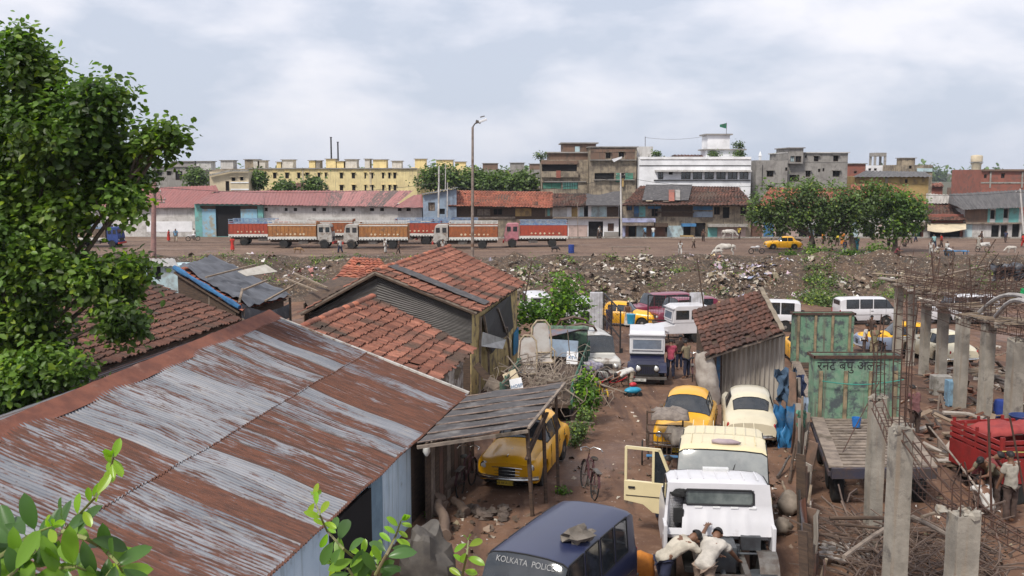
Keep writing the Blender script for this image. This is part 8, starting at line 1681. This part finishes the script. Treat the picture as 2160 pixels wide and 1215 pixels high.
def cl(name, c): return mat('cloth_' + name, c, tuple(q * .7 for q in c), rough=.95, sc=6, dirt=tuple(q * .6 for q in c), dk=(.50, .68), bump=.9, bsc=9)
cW, cG, cB, cM, cK, cT, cN, cR, cO, cC = cl('white', (.55, .53, .50)), cl('grey', (.36, .33, .29)), cl('brown', (.09, .06, .05)), cl('maroon', (.22, .05, .07)), cl('khaki', (.24, .20, .13)), cl('tan', (.40, .34, .26)), cl('navy', (.03, .035, .07)), cl('red', (.5, .04, .03)), cl('orange', (.6, .22, .04)), cl('cyan', (.10, .40, .5))
# the two men working at the white truck
person('man in a stained cream shirt bending over the engine, left of the other', (2.72, 17.2, .15), R(18), cl('stained_cream', (.50, .45, .37)), cN, lean=60, legs=((8, 12), (-6, 6)), arms=((62, 12, 18), (50, 10, 30)), h=1.82, detail=2, head=18, fingers=True, group='men working on the white truck')
person('man in a pale shirt and khaki shorts bending with one hand spread on the cab', (3.42, 17.0, .12), R(58), cl('pale_shirt', (.50, .46, .41)), cl('faded_khaki', (.30, .22, .17)), lean=60, legs=((10, 14), (-8, 6)), arms=((88, 24, 14), (40, 20, 10)), h=1.82, detail=2, head=10, fingers=True, group='men working on the white truck')
# right yard
person('man in a grey shirt and brown trousers standing with his back to the viewer', tuple(on(2128, 1105)), R(112), cl('stone_grey', (.36, .33, .28)), cB, lean=4, arms=((10, 8, 10), (35, 8, 40)), h=1.70, detail=2)
person('man in a dark olive shirt leaning forward over the side of the red cart', tuple(on(2092, 1075)), R(-150), cl('olive', (.14, .12, .08)), cB, lean=50, arms=((40, 10, 50), (40, 10, 50)), h=1.66, detail=2, head=20)
person('man in a white shirt squatting on the ground beside the red cart', tuple(on(2086, 1092)), R(100), cW, cB, lean=35, legs=((110, 140), (110, 140)), arms=((60, 10, 40), (60, 10, 40)), detail=1, head=25)
person('man in a dark red shirt bending behind the red cart rail', tuple(on(2058, 1072)), R(-30), cl('dark_red', (.2, .04, .04)), cB, lean=40, arms=((50, 10, 40), (50, 10, 40)), head=20)
person('man in a maroon shirt standing beside the tall rebar cage', tuple(on(1928, 925)), R(110), cl('dusty_maroon', (.20, .09, .09)), cB, lean=12, arms=((30, 12, 30), (10, 12, 20)), h=1.7, detail=2)
# lane
person('bending man in white, reaching down to the red bicycle in the lane', tuple(on(1330, 828)), R(205), cW, cT, lean=100, legs=((6, 6), (-2, 4)), arms=((70, 10, 5), (60, 10, 10)), h=1.66, detail=2, head=10)
person('man in a raspberry shirt standing at the right side of the white jeep', tuple(on(1414, 800)), R(80), cl('raspberry', (.36, .06, .10)), cN, lean=10, arms=((30, 8, 50), (20, 8, 40)), h=1.72, detail=2, head=15)
person('man in a khaki shirt standing by the hut sacks', tuple(on(1448, 798)), R(130), cK, cN, lean=6, arms=((20, 8, 60), (10, 8, 40)), h=1.66, head=15)
person('man behind the two others near the jeep in a brown shirt', tuple(on(1432, 780)), R(-60), cB, cN, lean=6, h=1.64)
person('bare chested man carrying a white cloth inside the gate', tuple(on(1324, 690)), R(-100), cW, cW, lean=14, arms=((40, 8, 30), (30, 8, 20)), h=1.66, shirtless=True, skirt=True)
person('bare chested man squatting on the ground inside the gate', tuple(on(1356, 712)), R(-150), cB, cK, lean=30, legs=((110, 140), (110, 140)), arms=((60, 10, 30), (60, 10, 30)), shirtless=True)
person('dark clothed man standing behind the left gate leaf', tuple(on(1284, 700)), R(-60), cN, cN, lean=3)
person('man in a white shirt beside the open door of the primer taxi', tuple(on(1822, 752)), R(-20), cW, cB, lean=8, h=1.66); person('man in a khaki uniform standing at the open door of the primer taxi', tuple(on(1842, 757)), R(60), cl('khaki_grey', (.17, .15, .09)), cK, lean=14, arms=((60, 10, 30), (60, 10, 30)), h=1.68); person('man in black standing behind the thin pillars', tuple(on(1943, 748)), R(-90), cB, cB, lean=4); person('boy in black behind the roof of the primer taxi', tuple(on(1836, 728)), R(-90), cB, cB)
person('driver in dark blue trousers half hidden behind the open minibus door', tuple(on(1392, 1105)), R(20), cB, cN, lean=15, h=1.62)
# street people: a few figures, copied
pA_ = person('person in white walking on the road past the pink cabbed truck', tuple(gy(1432, 110)), R(-90), cW, cW, legs=((15, 5), (-15, 5)), arms=((15, 8, 10), (-10, 8, 10)), skirt=False, group='people on the dirt road', detail=0)
pB_ = person('person squatting in dark cloth under the street trees, far left', tuple(gy(1745, 110)), R(-60), cN, cB, lean=25, legs=((105, 135), (105, 135)), arms=((50, 10, 40), (50, 10, 40)), group='people on the dirt road', detail=0)
pC_ = person('woman in red sari standing by the left end of the truck line', tuple(gy(495, 116)), R(-90), cR, cR, skirt=True, group='people on the dirt road', detail=0)
folk = [(1460, 120, 'A', cT, cB, 'person in tan with a bundle crossing the road'), (1375, 139, 'A', cW, cl('sky', (.2, .4, .6)), 'person in pale blue at the lavender shop'), (1358, 139, 'A', cl('sky', (0, 0, 0)), cB, 'second blue clad person at the lavender shop'), (1555, 137, 'A', cl('yellow', (.6, .45, .05)), cB, 'person in yellow before the pinkish shop wall'),
  (377, 131, 'A', cl('sky', (0, 0, 0)), cT, 'person in pale shirt by the white wall panel'), (362, 132, 'C', cR, cR, 'woman in red by the white wall panel'), (415, 134, 'A', cW, cB, 'person beside the blue warehouse door'), (720, 113, 'A', cW, cN, 'person in white standing between the two middle trucks'), (815, 113, 'A', cW, cW, 'person in white by the rear wheel of the second truck'), (935, 111, 'A', cW, cW, 'person in long white at the truck behind the lamp post'), (842, 111, 'A', cB, cB, 'thin dark person near the second truck'),
  (1706, 122, 'C', cR, cR, 'woman in red beneath the leftmost street tree'), (1712, 114, 'A', cB, cB, 'dark clad person behind the round bush'), (1802, 116, 'A', cC, cC, 'person in bright cyan between the street trees'), (1776, 110, 'A', cN, cW, 'dark and white clad person by the middle tree trunk'), (1820, 108, 'B', cW, cT, 'person in white squatting near the middle trunk'), (1760, 124, 'A', cl('yellow', (0, 0, 0)), cB, 'person in yellow at the shaded shop front'), (1745, 126, 'A', cW, cB, 'person in white at the shaded shop front'), (1771, 125, 'C', cO, cO, 'woman in orange under the middle tree'), (1788, 124, 'C', cR, cB, 'woman in red under the middle tree'), (1730, 127, 'A', cO, cB, 'person in orange at the shop front'),
  (1842, 130, 'A', cW, cT, 'person in white before the dark doorway'), (1835, 107.8, 'B', cC, cN, 'person in blue squatting beside the larger bush'), (1870, 108.5, 'B', cK, cW, 'person seated low left of the bright street tree trunk'), (1884, 109, 'B', cM, cB, 'person in maroon seated by the bright street tree trunk'), (1868, 116, 'A', cB, cB, 'slim dark person leaning by the bright street tree'), (1912, 128, 'A', cW, cB, 'person in white shirt at the open shop'), (1924, 131, 'A', cW, cN, 'person at the black shop mouth'),
  (1957, 110, 'A', cW, cW, 'person in white standing at the low blue table'), (1967, 112, 'B', cW, cT, 'person in white sitting at the low blue table'), (1990, 110, 'A', cW, cB, 'person bending over the low blue table'), (1963, 121, 'A', cl('sea', (.25, .42, .42)), cN, 'person in sea green on the road right of the trees'), (1978, 121, 'A', cR, cB, 'person in a red top on the road right of the trees'), (2056, 118, 'C', cG, cG, 'woman in grey on the road near the right edge'), (2060, 126, 'A', cB, cB, 'dark person in the white shop doorway'), (2112, 130, 'A', cN, cB, 'dark blue person at the right shop doorway'), (2150, 122, 'A', cR, cR, 'person in red at the right edge of the road'), (1650, 132, 'A', cN, cB, 'dark person in the shop left of the blue shutter'), (1480, 131, 'A', cB, cB, 'dark person in the open middle shop'), (1262, 138, 'A', cW, cB, 'person inside the dark doorway of the white shop'), (1900, 122, 'B', cB, cB, 'person sitting on the ground in front of the open shop')]
for i, (px, Y, tp, c1_, c2_, lb) in enumerate(folk):
    src = dict(A=pA_, B=pB_, C=pC_)[tp]; base = dict(A=(cW, cW), B=(cN, cB), C=(cR, cR))[tp]; p = gy(px, Y); p.z = gh(p.x, p.y); c = copy_tree(src); c['label'] = lb; c.location = p; c.rotation_euler.z = R((i * 73) % 360); s_ = .95 + (i % 5) * .03; c.scale = (s_,) * 3
    for ch in c.children:
        ch.data = ch.data.copy() if ch.name.startswith(('shirt', 'trousers', 'lungi')) else ch.data
        if ch.name.startswith('shirt'): ch.data.materials[0] = c1_
        if ch.name.startswith(('trousers', 'lungi')): ch.data.materials[0] = c2_
# cattle
def cow(label, loc, rz, m, s=1.0, graze=False, cat='cow'):
    t_ = thing('cow' if cat == 'cow' else cat, label, cat, loc, rz, 'cattle and goats'); hz_ = .55 if graze else 1.35; hx = 1.25
    N_ = [V(q) for q in ((-.75, 0, 1.12), (-.35, 0, 1.05), (.1, 0, 1.02), (.5, 0, 1.10), (.62, 0, 1.32), (.95, 0, 1.25 if not graze else .95), (hx, 0, hz_), (hx + .28, 0, hz_ - .16), (-.98, 0, 1.15), (-1.05, 0, .65))]; E = [(0, 1), (1, 2), (2, 3), (3, 4), (3, 5), (5, 6), (6, 7), (0, 8), (8, 9)]; Rr = [(.24, .26), (.30, .34), (.30, .36), (.25, .33), (.12, .12), (.14, .19), (.12, .14), (.07, .07), (.05, .05), (.02, .02)]
    for s_ in (1, -1):
        i = len(N_); N_ += [V((-.72, .17 * s_, .95)), V((-.62, .19 * s_, .66)), V((-.80, .18 * s_, .42)), V((-.76, .18 * s_, .03))]; E += [(0, i), (i, i + 1), (i + 1, i + 2), (i + 2, i + 3)]; Rr += [.15, .09, .055, .05]
        i = len(N_); N_ += [V((.5, .17 * s_, .85)), V((.52, .17 * s_, .48)), V((.52, .17 * s_, .03))]; E += [(3, i), (i, i + 1), (i + 1, i + 2)]; Rr += [.12, .06, .05]
        i = len(N_); N_ += [V((hx - .04, .2 * s_, hz_ + .06))]; E += [(6, i)]; Rr += [.035]
    skin('body', N_, E, Rr, m, t_, 1, 1); g = MB()
    for s_ in (1, -1): g.tube([(hx - .03, .08 * s_, hz_ + .1), (hx - .02, .16 * s_, hz_ + .24), (hx + .03, .14 * s_, hz_ + .34)], [.03, .022, .008], 6)
    g.build('horns', INK, t_); t_.scale = (s,) * 3; return t_
COWW = mat('white_hide', (.50, .47, .43), (.36, .33, .29), rough=.8, bump=.1)
cw = cow('white cow standing at the road edge above the pink rags', tuple(gy(1528, 108.5)), R(160), COWW, 1.0, True); again(cw, 'pale cow in front of the pinkish shop wall', tuple(gy(1533, 136)), R(10)); again(cw, 'white calf lying low beside the standing cow', tuple(gy(1511, 107)), R(190), None, None, .55)
cw2 = cow('small brown goat near the rear wheel of the left truck', tuple(gy(632, 112.5)), R(0), mat('goat_brown', (.25, .15, .08)), .5, True, 'goat'); again(cw2, 'pale goat at the right side of the road', tuple(gy(2125, 113)), R(180), {MATS['goat_brown']: COWW}, None, .6); again(cw2, 'dark goat on the road right of the pink cabbed truck', tuple(gy(1170, 114)), R(30), {MATS['goat_brown']: mat('goat_black', (.03, .025, .025))}, None, .5)
# motor scooters and pushcarts on the road
t = thing('motorcycle', 'white and black motorcycle parked near the road taxi', 'motorcycle', tuple(gy(1592, 112)), R(5), 'motorcycles')
for x_ in (-.62, .62): w_ = thing_part('wheel', t, (x_, 0, .3)); g = MB(); g.tube([(.28 * math.cos(a), 0, .28 * math.sin(a)) for a in [2 * math.pi * k / 16 for k in range(17)]], .05, 6); g.build('tyre', BLACK, w_)
g = MB(); g.blob((.12, 0, .78), (.28, .14, .14), 10, 6); g.blob((-.38, 0, .74), (.35, .14, .08), 10, 6); g.build('tank_and_seat', WHITE, t, smooth='all'); g = MB(); g.box(0, 0, .45, .4, .2, .3); g.tube([(.62, .08, .3), (.4, .08, .95)], .025); g.tube([(.4, -.3, 1.0), (.4, .3, 1.0)], .02); g.tube([(-.62, .08, .3), (-.1, .05, .5)], .03); g.build('engine_frame', STEEL, t)
again(t, 'motorcycle standing by the blue warehouse door', tuple(gy(413, 133)), R(20)); again(t, 'motorcycle ridden low at the low blue table', tuple(gy(1996, 108)), R(100))
def barrow(label, px, Y, m, rz):
    t_ = thing('pushcart', label, 'pushcart', tuple(gy(px, Y)), rz, 'pushcarts'); g = MB(); g.b2(-1, 1, -.5, .5, .7, .76); [g.b2(x_ - .03, x_ + .03, y_ - .03, y_ + .03, .3, .7) for x_ in (-.8, .8) for y_ in (-.4, .4)]; g.tube([(1, .4, .75), (1.6, .4, .9)], .03); g.tube([(1, -.4, .75), (1.6, -.4, .9)], .03); g.build('tray', WOODG, t_)
    for x_ in (-.6, .6): w_ = thing_part('wheel', t_, (x_, .5, .32)); g = MB(); g.tube([(.3 * math.cos(a), 0, .3 * math.sin(a)) for a in [2 * math.pi * k / 16 for k in range(17)]], .03, 6); g.build('rim', BLACK, w_)
    g = MB(); g.blob((0, 0, .95), (.7, .35, .25), 10, 6, .4, seed=px); g.build('load', m, t_)
barrow('pushcart with a white load on the road at the right', 2070, 114, cW, R(10)); barrow('pushcart with a dark load under the street trees', 1672, 120, cB, R(170)); barrow('pushcart loaded with yellow sacks beyond the left truck', 930, 135, cl('yellow', (0, 0, 0)), R(0))
# ------------------------------------------------------------------ air
g = MB(); g.b2(-1300, 1300, -60, 1150, -2.35 - 1.6, 22)
m_, tr_, p_ = newmat('haze_air'); tr_.nodes.remove(p_); v_ = tr_.nodes.new('ShaderNodeVolumePrincipled'); v_.inputs['Color'].default_value = (.80, .87, .97, 1); v_.inputs['Density'].default_value = .00016; v_.inputs['Anisotropy'].default_value = .2
L(tr_, v_.outputs[0], tr_.nodes['Material Output'].inputs['Volume'])
o = g.build('haze', m_); tag(o, 'thin pale haze hanging in the air over the far rooftops', 'haze', None, 'stuff')
